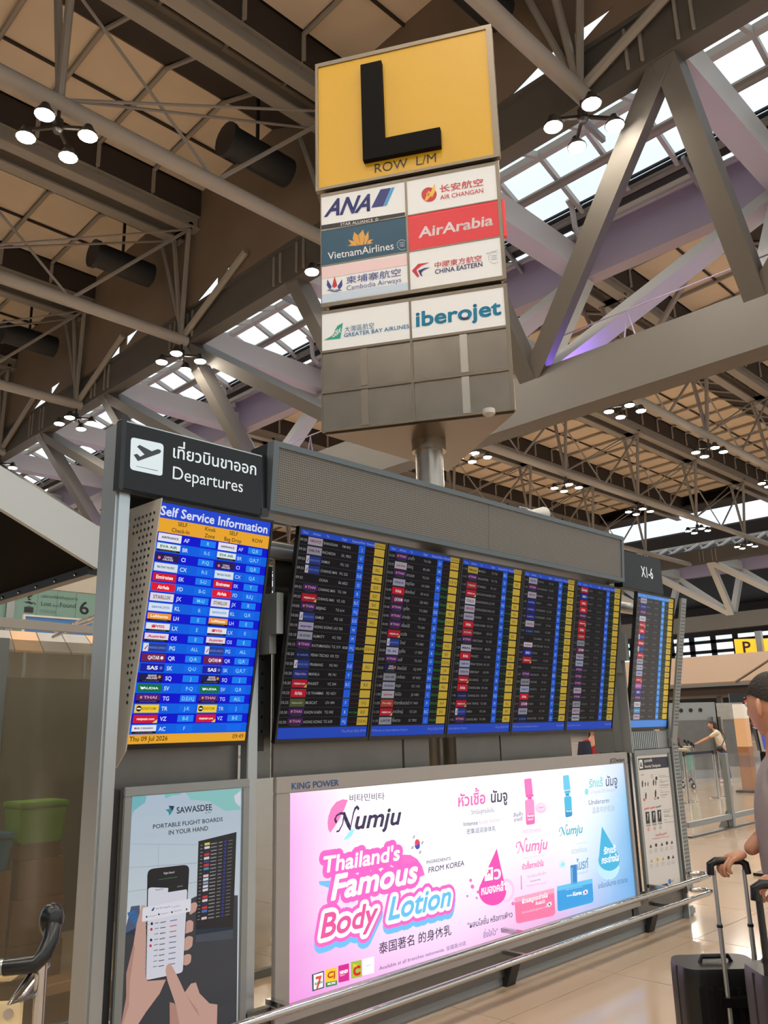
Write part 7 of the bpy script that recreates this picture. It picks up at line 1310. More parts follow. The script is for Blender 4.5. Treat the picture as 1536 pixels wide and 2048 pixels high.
p.blend(.096,.2945,3.545,1.2845,[[(240,150,226),(244,178,238),(246,196,242),(248,206,246),(246,200,240),(240,186,232),(232,178,228),(196,196,240),(150,190,238),(108,170,226)],
 [(241,160,230),(248,204,244),(251,226,250),(252,236,252),(252,234,252),(250,222,248),(248,226,248),(224,234,250),(176,214,246),(112,178,230)],
 [(243,170,234),(252,232,250),W_a,W_a,W_a,(255,248,254),(254,246,254),(244,250,254),(206,232,250),(120,184,232)],
 [(244,176,238),(253,240,252),W_a,W_a,W_a,W_a,W_a,(252,254,255),(232,244,254),(150,204,240)],
 [(246,196,244),(254,246,254),W_a,W_a,W_a,W_a,(254,248,255),(252,252,255),(240,246,255),(206,222,250)]],0)
p.ops(AD).build('advert_print', (2.797,3.606,0), (1,0,0), (0,0,1), PM_AD, t)
t = thing('flight_board_poster', 'tall lit poster of a hand holding a phone in front of a flight board', 'poster', (2.29,3.6,.1))
framed(t,1.947,2.632,.05,1.372,.042,m_=M['alud'],bot=.06)
p = Print(); n_ = 26
for i in range(n_):
    a = i/n_; c_ = [190+30*min(1,a*1.6),208+18*min(1,a*1.6),226]
    p.rect(.042,1.33-(i+1)*1.22/n_,.643,1.33-i*1.22/n_,c_,0)
def clip_poly(pts, x0, x1, z0, z1):
    for ax, lim, sg_ in ((0,x0,1),(0,x1,-1),(1,z0,1),(1,z1,-1)):
        out_ = []
        for i, a in enumerate(pts):
            b = pts[(i+1)%len(pts)]; da, db = (a[ax]-lim)*sg_, (b[ax]-lim)*sg_
            if da >= 0: out_.append(a)
            if (da >= 0) != (db >= 0): k = da/(da-db); out_.append((a[0]+(b[0]-a[0])*k, a[1]+(b[1]-a[1])*k))
        pts = out_
        if len(pts) < 3: return None
    return pts
cl_ = []
for o in BOARD_AD:
    if o[0] == 'p':
        q = clip_poly(o[1],.043,.642,.111,1.329)
        if q: cl_.append(('p',q,o[2],o[3]))
    else: cl_.append(o)
p.ops(cl_).build('poster_print', (1.95,3.601,0), (1,0,0), (0,0,1), PM_POST, t, .0004)
part('side_gap', MB().box(1.85,1.945,3.62,3.7,0,1.36), M['dark'], bd); part('side_gap', MB().box(2.633,2.655,3.625,3.7,0,1.36), M['dark'], bd)
t = thing('security_poster', 'narrow white security checkpoint poster in a silver frame at the far end', 'poster', (6.84,3.6,.2))
framed(t,6.50,7.135,.24,1.375,.042,m_=M['alud'])
p = Print(); p.rect(.04,.28,.60,1.335,(206,202,196),0); p.ops(SECURITY).build('poster_print', (6.50,3.601,0), (1,0,0), (0,0,1), PM_INK, t, .0004)
part('side_gap', MB().box(6.39,6.498,3.63,3.7,.2,1.37), M['dark'], bd); part('edge_trim', MB().box(7.14,7.155,3.57,3.6,.2,1.46), M['chrome'], bd)
# ------------------------------------------------------------------ left side: canopy, smoked glass partition, boxes, trolley
t = thing('counter_canopy', 'pale grey canopy edge with black riveted underside at upper left', 'canopy', (2.0,8,3.1))
part('fascia', MB().prism([(3.42,7,3.05),(3.42,7,3.43),(1.4,7,4.3),(1.4,7,3.98)], (0,.06,0)), mat('canopy_grey',(186,192,192),.5), t)
part('underside', MB().prism([(3.42,7.06,3.05),(1.4,7.06,3.98),(1.4,14,3.98),(3.42,14,3.05)], (0,0,.05)), mat('black_felt',(20,17,14),.9,spec=.1), t)
part('edge_rail', MB().box(3.36,3.46,7.06,14,3.0,3.08), M['black'], t)
rv = MB()
for i in range(14): rv.sphere((3.355,7.3+i*.42,3.03),.016,6,4)
part('rivets', rv, M['chrome'], t, kind='stuff')
t = thing('glass_partition', 'smoked glass partition wall behind the left end of the display stand', 'partition', (2.2,5,0))
part('pane', MB().box(1.93,4.2,5.0,5.012,.05,2.157), M['frost'], t)
part('post', MB().box(1.74,1.925,4.98,5.06,0,2.16), M['alu'], t)
part('sill', MB().box(1.93,4.2,4.98,5.03,0,.05), M['alud'], t)
part('rear_wall', MB().box(1.6,4.4,7.4,7.5,0,2.1), mat('store_wall',(92,86,72),.8), t)
def crate(x, y, z, w_, d_, h_, m_, nm, lb, cat, gr=None, lip=.02):
    t = thing(nm, lb, cat, (x,y,z), gr)
    part('body', MB().add([(x-w_*.43,y-d_*.43,z),(x+w_*.43,y-d_*.43,z),(x+w_*.43,y+d_*.43,z),(x-w_*.43,y+d_*.43,z),(x-w_*.5,y-d_*.5,z+h_),(x+w_*.5,y-d_*.5,z+h_),(x+w_*.5,y+d_*.5,z+h_),(x-w_*.5,y+d_*.5,z+h_)], [(0,3,2,1),(4,5,6,7),(0,1,5,4),(1,2,6,5),(2,3,7,6),(3,0,4,7)]), m_, t, bevel=.01)
    part('lid', MB().box(x-w_*.53,x+w_*.53,y-d_*.53,y+d_*.53,z+h_,z+h_+.035), m_, t, bevel=.008); return t
def carton(x, y, z, w_, d_, h_, lb, gr='cartons behind the smoked glass'):
    t = thing('carton', lb, 'box', (x,y,z), gr)
    part('body', MB().box(x-w_/2,x+w_/2,y-d_/2,y+d_/2,z,z+h_), M['card'], t, bevel=.004)
    part('tape', MB().box(x-w_/2-.001,x+w_/2+.001,y-.025,y+.025,z+h_*.75,z+h_+.001), mat('tape',(176,140,92),.4), t)
carton(2.6,6.0,.0,.36,.3,.3,'brown carton behind the glass, bottom of the stack under the green crate')
carton(2.6,6.0,.301,.34,.3,.27,'brown carton behind the glass, second from the bottom under the green crate')
carton(2.61,6.0,.572,.30,.28,.24,'brown carton behind the glass, third from the bottom under the green crate')
carton(2.59,6.0,.813,.28,.26,.10,'flat brown carton directly under the green crate')
crate(2.575,5.95,.914,.32,.28,.23,M['lime'],'storage_crate','lime green plastic crate on top of brown cartons behind the glass','crate')
carton(2.24,6.02,.0,.34,.3,.4,'brown carton behind the glass, bottom of the stack under the blue tub')
carton(2.25,6.02,.401,.33,.3,.36,'brown carton behind the glass directly under the blue tub')
crate(2.255,5.98,.762,.28,.26,.2,M['bluep'],'storage_tub','pale blue plastic tub on cartons behind the glass at far left','tub')
carton(2.38,5.35,.0,.8,.4,.16,'large flat carton lying on the floor behind the glass','floor cartons')
carton(2.1,5.33,.161,.5,.34,.12,'small flat carton lying on the large flat carton behind the glass','floor cartons')

def luggage_cart(name, label, loc, rz, panelm, scale=1.0):
    # local: x across, y towards the load, z up; handle at y = 0
    t = thing(name, label, 'trolley', (0,0,0))
    hw = .28
    part('handle_bar', MB().tube([(-hw+.1,0,.97),(hw-.1,0,.97)], .021, 12), M['alu'], t, smooth=True)
    for s in (-1, 1):
        part('grip', MB().tube([(s*(hw-.105),0,.97),(s*(hw-.02),.0,.975),(s*hw,.012,.995),(s*(hw+.01),.03,1.03),(s*(hw+.005),.055,1.06)], .024, 12), M['black'], t, smooth=True)
        part('grip_knob', MB().sphere((s*(hw-.005),.07,1.075),.045,14,9,(.8,.75,1.1)), M['black'], t, smooth=True)
        part('upright', MB().tube([(s*(hw-.012),.03,.985),(s*(hw-.014),.05,.55),(s*(hw-.014),.08,.14)], .017, 10), M['chrome'], t, smooth=True)
        part('basket_arm', MB().tube([(s*(hw-.03),.03,.955),(s*(hw-.05),-.09,.90),(s*(hw-.03),.04,.885)], .008, 8), M['chrome'], t, smooth=True)
    part('basket_plate', MB().box(-hw+.1,hw-.1,.06,.2,.915,.945), M['tan'], t, bevel=.01)
    part('basket_rim', MB().tube([(-hw+.06,.02,.88),(-hw+.08,.3,.9),(hw-.08,.3,.9),(hw-.06,.02,.88)], .009, 8), M['chrome'], t, smooth=True)
    part('brake_cable', MB().tube([(-hw+.1,.005,.845),(-.1,0,.85),(.05,0,.842),(hw-.12,.005,.85)], .012, 8), M['black'], t, smooth=True)
    pn = part('back_panel', MB().box(-hw+.07,hw-.055,.02,.035,.42,.875), panelm, t, bevel=.004)
    for sx in (-1, 1):
        for z in (.46,.845): part('rivet', MB().tube([(sx*(hw-.09),.014,z),(sx*(hw-.09),.021,z)], .014, 10), M['chrome'], pn)
    part('base_frame', MB().tube([(-hw+.05,.08,.14),(-hw+.1,.85,.12),(hw-.1,.85,.12),(hw-.05,.08,.14)], .017, 10).tube([(-hw+.08,.5,.13),(hw-.08,.5,.13)], .013, 8), M['chrome'], t, smooth=True)
    for x, y in ((-hw+.06,.1),(hw-.06,.1),(0,.84)):
        wq = part('wheel', MB().tube([(x-.02,y,.06),(x+.02,y,.06)], .06, 16), M['black'], t, smooth=True)
        part('hub', MB().tube([(x-.023,y,.06),(x+.023,y,.06)], .03, 12), M['chrome'], wq, smooth=True)
        part('fork', MB().box(x-.03,x+.03,y-.02,y+.02,.09,.15), M['black'], t)
    t.location = loc; t.rotation_euler = (0,0,rz); return t
luggage_cart('luggage_cart','silver airport luggage cart with cream panel and black grips at lower left', (.95,2.74,0), -YAW+R(3), M['tan'])
luggage_cart('luggage_cart','airport luggage cart with teal and orange panel among the far queue posts', (20.6,9.9,0), R(60), mat('teal_panel',(110,160,150),.5))
luggage_cart('luggage_cart','airport luggage cart with yellow panel pushed by the person in cream top', (22.2,10.6,0), R(35), mat('mustard_panel',(190,165,80),.5))

# upper level wall with lost and found, tan canopies below it
t = thing('lost_and_found_wall', 'green glass lost and found wall with counter number 6 on the upper level', 'sign wall', (13,30,5.2))
for a, b in ((10.2,11.72),(11.74,12.44),(12.46,13.16),(13.18,13.89),(13.91,16.5)): part('glass_panel', MB().box(a,b,30.0,30.05,5.0,6.80), M['green'], t)
part('lintel', MB().box(8,17,30.0,30.3,6.83,9.5), M['wallm'], t); part('slab', MB().box(8,17,29.7,36,4.6,5.0), M['wallm'], t); part('column', MB().box(11.35,11.62,29.9,30.2,0,6.8), M['alud'], t); part('base_wall', MB().box(8,17,31,31.2,0,4.6), M['wallm'], t)
Print().ops(LOST).build('lettering', (0,30.0,0), (1,0,0), (0,0,1), PM_INK, t, .002)
t = thing('blue_board', 'blue board with white border standing in front of the lost and found wall', 'board', (12.2,28,4.6))
part('panel', MB().box(11.25,13.6,27.98,28.0,4.7,5.50), M['bluesign'], t)
for a in ((11.17,13.65,5.5,5.56),(11.17,11.25,4.7,5.5)): part('frame_bar', MB().box(a[0],a[1],27.95,28.03,a[2],a[3]), M['white'], t)
part('leg', MB().box(11.3,11.4,28.0,28.1,0,4.7).box(13.4,13.5,28,28.1,0,4.7), M['alud'], t)
t = thing('check_in_canopy', 'grey and tan striped check-in canopy roof above the smoked glass at left', 'canopy', (7.5,16,3.3))
for i in range(7):
    x = 5.2+i*.55
    part('roof_panel', MB().prism([(x,16,3.15),(x+.53,16,3.15),(x+1.1,17.8,3.72),(x+.57,17.8,3.72)], (0,0,.04)), M['orange'] if i%3 == 2 else M['greyp'], t)
part('edge_band', MB().prism([(4.4,12,3.10),(6.2,12,3.09),(6.2,12,3.19),(4.4,12,3.24)], (0,.1,0)), M['greyp'], t)
part('ridge_tube', MB().tube([(7.2,16.4,3.62),(8.35,16.4,4.16)], .04, 8).tube([(7.2,16.5,3.52),(8.35,16.5,4.06)], .03, 8), M['chrome'], t)
for x in (5.3, 8.5): part('post', MB().box(x,x+.1,16.2,16.3,0,3.2), M['alud'], t)

# ------------------------------------------------------------------ right side, behind the board
t = thing('check_in_canopy', 'long beige check-in canopy behind the man at right, split by a dark slot', 'canopy', (36,14,3))
for y0, y1, y2, y3 in ((14.05,26,12.9,25),(6,13.85,5,12.7)):
    part('roof_panel', MB().prism([(34,y0,3.02),(34,y1,3.02),(36.4,y3,4.28),(36.4,y2,4.28)], (0,0,.08)), M['beige'], t)
part('slot', MB().prism([(34.02,13.85,3.0),(34.02,14.05,3.0),(36.4,12.9,4.25),(36.4,12.7,4.25)], (0,0,.05)), M['black'], t)
part('edge_rail', MB().box(33.9,34.05,6,26,2.93,3.03), M['alud'], t); part('soffit', MB().box(34.1,38.6,6,26,2.6,2.9), mat('dark_soffit',(58,42,32),.6), t)
for y in (7, 16, 25): part('post', MB().box(37,37.2,y,y+.2,0,2.6), M['alud'], t)
part('ceiling_light', MB().box(35,35.3,13.4,13.5,2.55,2.6), M['white'], t)
t = thing('row_sign', 'small three-sided yellow row sign reading P far away above the beige canopy', 'sign', (39.2,14.9,4.4))
# two visible yellow faces meeting at a silver corner post
pA, pB, pC = Vector((38.45,15.66,0)), Vector((39.22,14.85,0)), Vector((40.0,14.25,0))
for a, b, tx in ((pA,pB-Vector((.12,-.12,0)),'P'),(pB+Vector((.14,-.12,0)),pC,'P/')):
    d = (b-a); n_ = Vector((-d.y,d.x,0)).normalized(); n_ = n_ if n_.x < 0 else -n_
    part('yellow_panel', MB().prism([a+Vector((0,0,4.42)),b+Vector((0,0,4.42)),b+Vector((0,0,5.16)),a+Vector((0,0,5.16))], -n_*.06), mat('yellow_lit',(250,190,40),.4,emit=(255,178,20),strength=.8), t)
    p = Print(); L_ = d.length; p.line(tx,L_*.36,4.55,.48,(40,30,15),.02); p.build('lettering', a+n_*.01, d, (0,0,1), PM_INK, t, .004)
part('corner_post', MB().box(39.1,39.36,14.72,14.98,4.40,5.2), M['alu'], t); part('rear_panel', MB().prism([(38.5,15.7,4.42),(40.05,14.3,4.42),(40.4,15.9,4.42)], (0,0,.74)), M['alud'], t)
part('pole', MB().lathe((39.4,15.1,0), [(.12,0),(.12,4.42)], 12), M['steel'], t); part('finial', MB().box(39.1,39.36,14.72,14.98,5.2,5.5), M['alu'], t)

def counter(x, y, rz, label):
    t = thing('steel_kiosk', label, 'kiosk', (0,0,0))
    part('body', MB().box(-.75,.72,0,.8,0,2.12), M['alud'], t); part('side_box', MB().box(.76,1.6,.0,.8,0,2.09), M['steel'], t)
    part('front_panel', MB().box(-.55,.45,-.02,0,.25,1.62), M['dsteel'], t); part('side_panel', MB().box(.85,1.45,-.02,0,.3,1.62), M['dsteel'], t)
    for dx in (-.35,-.05,.25): part('porthole', MB().tube([(dx,-.015,1.9),(dx,.0,1.9)], .06, 14), M['black'], t)
    for dx in (.55, .8): part('bumper_post', MB().tube([(dx,-.1,0),(dx,-.1,1.7)], .05, 10), M['chrome'], t)
    t.location = (x,y,0); t.rotation_euler = (0,0,rz); return t
counter(24.06, 11.29, -YAW+R(8), 'brushed steel kiosk housing with three round holes behind the queue posts')
t = thing('advert_screen', 'pair of pale lilac advert screens hung over the steel kiosk', 'screen', (29,14.5,1.9))
for a, b in (((28.2,15.7),(28.9,14.95)),((29.3,14.6),(30.0,13.9))): part('panel', MB().prism([(a[0],a[1],1.72),(b[0],b[1],1.72),(b[0]-.02,b[1]-.02,2.12),(a[0]-.02,a[1]-.02,2.12)], (.06,.06,0)), mat('lilac_screen',(215,205,240),.4,emit=(215,205,240),strength=.75), t)
part('leg', MB().box(28.9,29,15,15.1,0,1.72).box(29.9,30,14.1,14.2,0,1.72), M['dark'], t)
def pillar(x, y, label, h=1.95):
    t = thing('info_pillar', label, 'pillar', (x,y,0))
    part('base', MB().box(x-.24,x+.24,y-.24,y+.24,0,.05), M['chrome_d'], t)
    p1 = part('shaft', MB().box(x-.125,x+.125,y-.125,y+.125,.05,h), mat('pillar_tan',(226,180,134),.5), t)
    for z0, z1, c in ((.05,.55,(160,112,72)),(.55,.8,(130,96,80)),(.8,1.0,(150,104,70)),(h-.32,h,(236,230,222))): part('printed_band', MB().box(x-.127,x+.127,y-.127,y+.127,z0,z1), mat('band_%d_%d'%(c[0],c[1]),c,.5), p1)
    return t
pillar(19.95,8.2,'tan printed square pillar with white top standing among the queue beside the man')
pillar(21.8,11.2,'tan printed square pillar with white top close to the far column of the board')
def stanchion(x, y, label):
    t = thing('queue_post', label, 'queue post', (x,y,0), 'chrome queue posts')
    part('base', MB().lathe((x,y,0), [(.18,0),(.18,.015),(.05,.03)], 20), M['chrome'], t, smooth=True)
    part('pole', MB().lathe((x,y,.02), [(.028,0),(.028,.88)], 12), M['chrome'], t, smooth=True); part('head', MB().lathe((x,y,.9), [(.04,0),(.04,.09),(.03,.1)], 12), M['chrome_d'], t, smooth=True)
stanchion(16.98,8.25,'chrome queue post nearest to the far column of the board'); stanchion(18.25,8.2,'chrome queue post right in front of the tan pillar and cart')
whole('queue_belt', MB().box(17.03,18.2,8.21,8.23,.92,.97), M['navy'], 'dark belt stretched between the two chrome queue posts', 'belt')
t = thing('glass_barrier', 'low clear glass barrier with grey posts on the floor behind the man', 'barrier', (14,5.85,0))
part('bottom_rail', MB().box(11.9,19,5.82,5.88,.13,.205), M['alud'], t); part('kerb', MB().box(11.9,19,5.8,5.9,0,.02), M['chrome_d'], t)
for x in (13.39,15.6,17.8): part('post', MB().box(x-.04,x+.04,5.81,5.89,0,1.1).prism([(x-.05,5.9,.0),(x-.05,6.05,0),(x-.05,5.9,.25)], (.1,0,0)), M['alud'], t)
part('pane', MB().box(11.95,18.9,5.845,5.855,.24,1.08), M['glass'], t)
t = thing('tablet_kiosk', 'black stand with tilted white-framed tablet just beyond the man', 'kiosk', (9.6,3.75,0))
part('stem', MB().box(9.62,9.70,3.72,3.80,0,1.25), M['black'], t); part('foot', MB().box(9.45,9.88,3.55,3.97,0,.03), M['black'], t)
tb = [(9.42,3.735,1.50),(9.62,3.53,1.46),(9.68,3.56,1.23),(9.50,3.745,1.255)]
part('tablet_case', MB().prism(tb, (.05,.05,.02)), M['black'], t)
p_ = [Vector(q) for q in tb]; ce = sum(p_, Vector())/4
part('white_frame', MB().prism([ce+(q-ce)*.9+Vector((-.012,-.012,-.002)) for q in p_], (.006,.006,0)), M['white'], t)
part('display', MB().prism([ce+(q-ce)*.7+Vector((-.018,-.018,-.002)) for q in p_], (.006,.006,0)), mat('tablet_glow',(60,70,150),.3,emit=(70,80,160),strength=.6), t)
t = thing('flame_poster', 'dark poster with orange flame picture hung under the beige canopy', 'poster', (27,10.8,1.4))
pa, pb = Vector((26.55,11.2,0)), Vector((27.3,10.45,0))
part('board', MB().prism([pa+Vector((0,0,1.3)),pb+Vector((0,0,1.3)),pb+Vector((0,0,2.4)),pa+Vector((0,0,2.4))], (.05,.05,0)), M['black'], t)
p = Print(); rr2 = random.Random(2)
for i in range(16): a, b, c_ = rr2.uniform(.45,1.0), rr2.uniform(.05,1.0), rr2.uniform(.04,.1); p.poly([(a-c_,b),(a,b-c_*1.5),(a+c_,b+.02),(a+.02,b+c_*1.8)], [(216,110,40),(190,70,30),(230,150,60)][i%3], 1+i%3)
p.build('flame_print', pa+Vector((-.01,-.01,1.3)), pb-pa, (0,0,1), PM_INK, t, .002)
part('leg', MB().box(26.9,26.98,10.85,10.93,0,1.3), M['dark'], t)
for lb, x, y, h in (('tall dark equipment tower behind the flame poster',28.3,11.9,2.1),):
    t = thing('equipment_tower', lb, 'tower', (x,y,0)); part('body', MB().box(x-.28,x+.28,y-.28,y+.28,0,h), M['dark'], t, bevel=.05); part('screen', MB().box(x-.29,x-.28,y-.2,y+.2,1.2,1.9), M['black'], t)

# ------------------------------------------------------------------ suitcases
FH = Vector((math.sin(YAW), math.cos(YAW), 0))
def local(o, a, b, z): return Vector(o)+rt*a+FH*b+Vector((0,0,z))
def rbox(o, w_, d_, z0, z1, r=.05, n=5):
    # upright shell with rounded vertical corners, in the frame turned to the photographer
    m_ = MB(); ring = []
    for cx, cy, a0 in ((w_/2-r,d_/2-r,0),(-w_/2+r,d_/2-r,90),(-w_/2+r,-d_/2+r,180),(w_/2-r,-d_/2+r,270)):
        for k in range(n+1): a = R(a0+90*k/n); ring.append((cx+r*math.cos(a), cy+r*math.sin(a)))
    lev = [(z0,.9),(z0+r*.6,1),(z1-r,1),(z1-r*.35,.985),(z1,.93)]
    vs = []; N_ = len(ring)
    for z, s in lev: vs += [local(o,a-(1-s)*math.copysign(r*1.2,a),b-(1-s)*math.copysign(r*1.2,b),z) for a, b in ring]
    fs = [(i*N_+k,i*N_+(k+1)%N_,(i+1)*N_+(k+1)%N_,(i+1)*N_+k) for i in range(len(lev)-1) for k in range(N_)]+[tuple(range(N_-1,-1,-1)),tuple((len(lev)-1)*N_+k for k in range(N_))]
    return m_.add(vs, fs)
def suitcase(o, w_, d_, zt, handle, label, shell, polem, ribs):
    t = thing('suitcase', label, 'suitcase', (o[0],o[1],0))
    sh = part('shell', rbox(o,w_,d_,.06,zt,.05), shell, t, smooth=True)
    for k in range(ribs):
        a = -w_/2+.05+(w_-.1)*k/(ribs-1); part('rib', MB().beam(local(o,a,-d_/2-.003,.12),local(o,a,-d_/2-.003,zt-.06),.016,.012,FH), shell, sh)
    part('zip', rbox(o,w_+.006,.018,.07,zt-.01,.008), M['black'], sh)
    for a in (-1, 1):
        for b in (-1, 1):
            wq = part('wheel', MB().tube([local(o,a*(w_/2-.05)-.012,b*(d_/2-.04),.032),local(o,a*(w_/2-.05)+.012,b*(d_/2-.04),.032)], .03, 12), M['black'], t, smooth=True)
            part('fork', MB().box(*[x for i in range(3) for x in ((lambda q: (q[i]-.018,q[i]+.018))(local(o,a*(w_/2-.05),b*(d_/2-.04),.06)))]), M['dark'], wq)
    (hx0, hx1, hb, hz, r_) = handle
    for a in (hx0, hx1):
        po = part('pole', MB().tube([local(o,a,hb,.2),local(o,a,hb,hz-.2)], r_*1.15, 10).tube([local(o,a,hb,hz-.2),local(o,a,hb,hz-.02)], r_, 10), polem, t, smooth=True)
        part('joint', MB().tube([local(o,a,hb,hz-.215),local(o,a,hb,hz-.205)], r_*1.5, 10), M['black'], po)
    part('clip', MB().beam(local(o,hx0-.02,hb,zt-.1),local(o,hx1+.02,hb,zt-.1),.03,.03), M['black'], t)
    part('grip', MB().tube([local(o,hx0-.012,hb,hz-.035),local(o,hx0-.01,hb,hz+.0),local(o,hx0+.012,hb,hz+.012),local(o,hx1-.012,hb,hz+.012),local(o,hx1+.008,hb,hz+.0),local(o,hx1+.012,hb,hz-.035)], .0145, 10), M['black'], t, smooth=True)
    part('top_handle', MB().tube([local(o,-.06,0,zt-.005),local(o,-.05,0,zt+.018),local(o,.05,0,zt+.018),local(o,.06,0,zt-.005)], .009, 8), M['black'], t, smooth=True)
    return t
suitcase((3.324,1.581,0),.30,.22,.72,(-.015,.098,-.131,1.08,.0075),'black ribbed suitcase with long silver handle gripped by the man at right',M['case'],M['alu'],7)
suitcase((3.01,1.135,0),.34,.22,.83,(-.147,.03,-.067,1.08,.011),'charcoal suitcase with black handle nearest the camera at lower right',M['case2'],M['dark'],5)

# ------------------------------------------------------------------ people
def skin_mesh(name, joints, bones, m_, parent, sub=2, root=None, label=None):
    idx = {k: i for i, k in enumerate(joints)}
    me = bpy.data.meshes.new(name); me.from_pydata([Vector(v[0]) for v in joints.values()], [(idx[a], idx[b]) for a, b in bones], []); me.update()
    o = bpy.data.objects.new(name, me); 
    sk = o.modifiers.new('skin', 'SKIN'); sk.use_smooth_shade = True
    if not me.skin_vertices: me.attributes
    for i, v in enumerate(joints.values()):
        r_ = v[1] if isinstance(v[1], tuple) else (v[1], v[1])
        me.skin_vertices[0].data[i].radius = r_
    me.skin_vertices[0].data[idx[root] if root else 0].use_root = True
    ss = o.modifiers.new('sub', 'SUBSURF'); ss.levels = sub; ss.render_levels = sub
    me.materials.append(m_); link(o, parent); setp(o, label); return o
def head(parent, c, yaw, hm, sk, scale=1.0, beard=False, bald=False, longhair=False):
    # c = centre of the skull; face looks along the heading yaw (angle of the x axis of the head)
    fx = Vector((math.cos(yaw), math.sin(yaw), 0)); fy = Vector((-math.sin(yaw), math.cos(yaw), 0))
    P = lambda a, b, z: Vector(c)+(fx*a+fy*b+Vector((0,0,z)))*scale
    n, m_ = 28, 22; vs = []; fs = []
    for i in range(m_+1):
        th = math.pi*i/m_; z = math.cos(th)*.118; s = math.sin(th)
        for k in range(n):
            ph = 2*math.pi*k/n; a = .096*s*math.cos(ph); b = .074*s*math.sin(ph); zz = z
            front = max(0, math.cos(ph))
            if z < -.02: q = min(1, (-z-.02)/.09); a = a*(1-.18*q)+.022*q*front; b *= 1-.22*q
            if front > .9 and abs(math.sin(ph)) < .35:
                if -.045 < z < .02: a += .026*(1-abs(z+.028)/.05)*(1-abs(math.sin(ph))/.36) if z < .01 else 0     # nose
                if .012 < z < .04: a += .006                                                          # brow
                if -.085 < z < -.055: a += .006                                                       # lips
                if z < -.1: a += .012                                                                 # chin
            if front > .75 and .3 < abs(math.sin(ph)) < .6 and -.005 < z < .022: a -= .008          # eye sockets
            vs.append(P(a, b, zz))
        if i: fs += [((i-1)*n+k,(i-1)*n+(k+1)%n,i*n+(k+1)%n,i*n+k) for k in range(n)]
    hd = part('head', MB().add(vs, fs), sk, parent, smooth=True)
    for s in (-1, 1):
        part('ear', MB().sphere(P(-.005,s*.076,-.005),.03*scale,10,7,(.75,.45,1.15)).sphere(P(-.002,s*.086,-.005),.016*scale,8,6,(.7,.4,1.2)), sk, hd, smooth=True)
        part('eye', MB().sphere(P(.082,s*.031,.008),.0115*scale,10,7), mat('eye_white',(225,220,215),.2), hd, smooth=True); part('pupil', MB().sphere(P(.0915,s*.031,.008),.005*scale,8,6), M['black'], hd, smooth=True)
        part('eyebrow', MB().tube([P(.094,s*.016,.03),P(.092,s*.034,.034),P(.078,s*.05,.028)], .004*scale, 6), hm, hd, smooth=True)
    part('mouth', MB().tube([P(.088,-.022,-.066),P(.1,0,-.064),P(.088,.022,-.066)], [.003,.005,.003], 6), mat('lips',(150,84,76),.5), hd, smooth=True)
    vs = []; fs = []; m2 = 12
    for i in range(m2+1):
        for k in range(n):
            ph = 2*math.pi*k/n; f_ = math.cos(ph); lim = math.pi*(.36+.2*(1-f_)/2+(.12 if longhair and f_ < .3 else 0)-(.03 if abs(math.sin(ph)) > .85 else 0)); th = lim*i/m2
            s = math.sin(th); g = 1.07-.04*(i/m2); vs.append(P(.099*s*f_*g-.003, .077*s*math.sin(ph)*g, math.cos(th)*.122*g+.002))
        if i: fs += [((i-1)*n+k,(i-1)*n+(k+1)%n,i*n+(k+1)%n,i*n+k) for k in range(n)]
    part('hair', MB().add(vs, fs), hm, hd, smooth=True)
    if longhair: part('hair_length', MB().tube([P(-.06,0,.05),P(-.09,0,-.05),P(-.095,0,-.16),P(-.08,0,-.27)], [.06,.075,.07,.03], 10), hm, hd, smooth=True)
    return hd
def hand(parent, wrist, d, nrm, curl, sk, thumb_side=1, grip=None):
    # palm leaving the wrist along d, palm faces nrm; fingers bend by curl (radians) round the grip
    d = Vector(d).normalized(); nrm = Vector(nrm).normalized(); sd = d.cross(nrm).normalized(); w_ = Vector(wrist)
    J = {'w':(w_,(.027,.02)),'p':(w_+d*.045,(.04,.017)),'q':(w_+d*.085,(.041,.015))}
    o = skin_mesh('hand', J, [('w','p'),('p','q')], sk, parent, 2)
    for i, (off, ln) in enumerate(((-.03,.07),(-.01,.08),(.011,.076),(.03,.06))):
        b = w_+d*.08+sd*off; J = {'r':(b-d*.02,.0095)}; dir_ = d.copy(); p_ = b; a = 0
        for j, fr in enumerate((.45,.32,.25)):
            a += curl*(.75 if j == 0 else 1); dd = d*math.cos(a)+nrm*math.sin(a); p_ = p_+dd*ln*fr; J['f%d' % j] = (p_, .0092-.0012*j)
        J = {'r':J['r'],'k':(b,.0098),**{k: v for k, v in J.items() if k != 'r'}}
        skin_mesh('finger', J, [('r','k'),('k','f0'),('f0','f1'),('f1','f2')], sk, o, 2)
    b = w_+d*.03+sd*(.03*-thumb_side); J = {'r':(b-sd*(-thumb_side)*.012,.012),'k':(b+d*.022+sd*(-thumb_side)*.012+nrm*.012,.0115),'f0':(b+d*.045+sd*(-thumb_side)*.012+nrm*.032,.0105),'f1':(b+d*.058+sd*(-thumb_side)*.0+nrm*.052,.009)}
    skin_mesh('thumb', J, [('r','k'),('k','f0'),('f0','f1')], sk, o, 2)
    return o
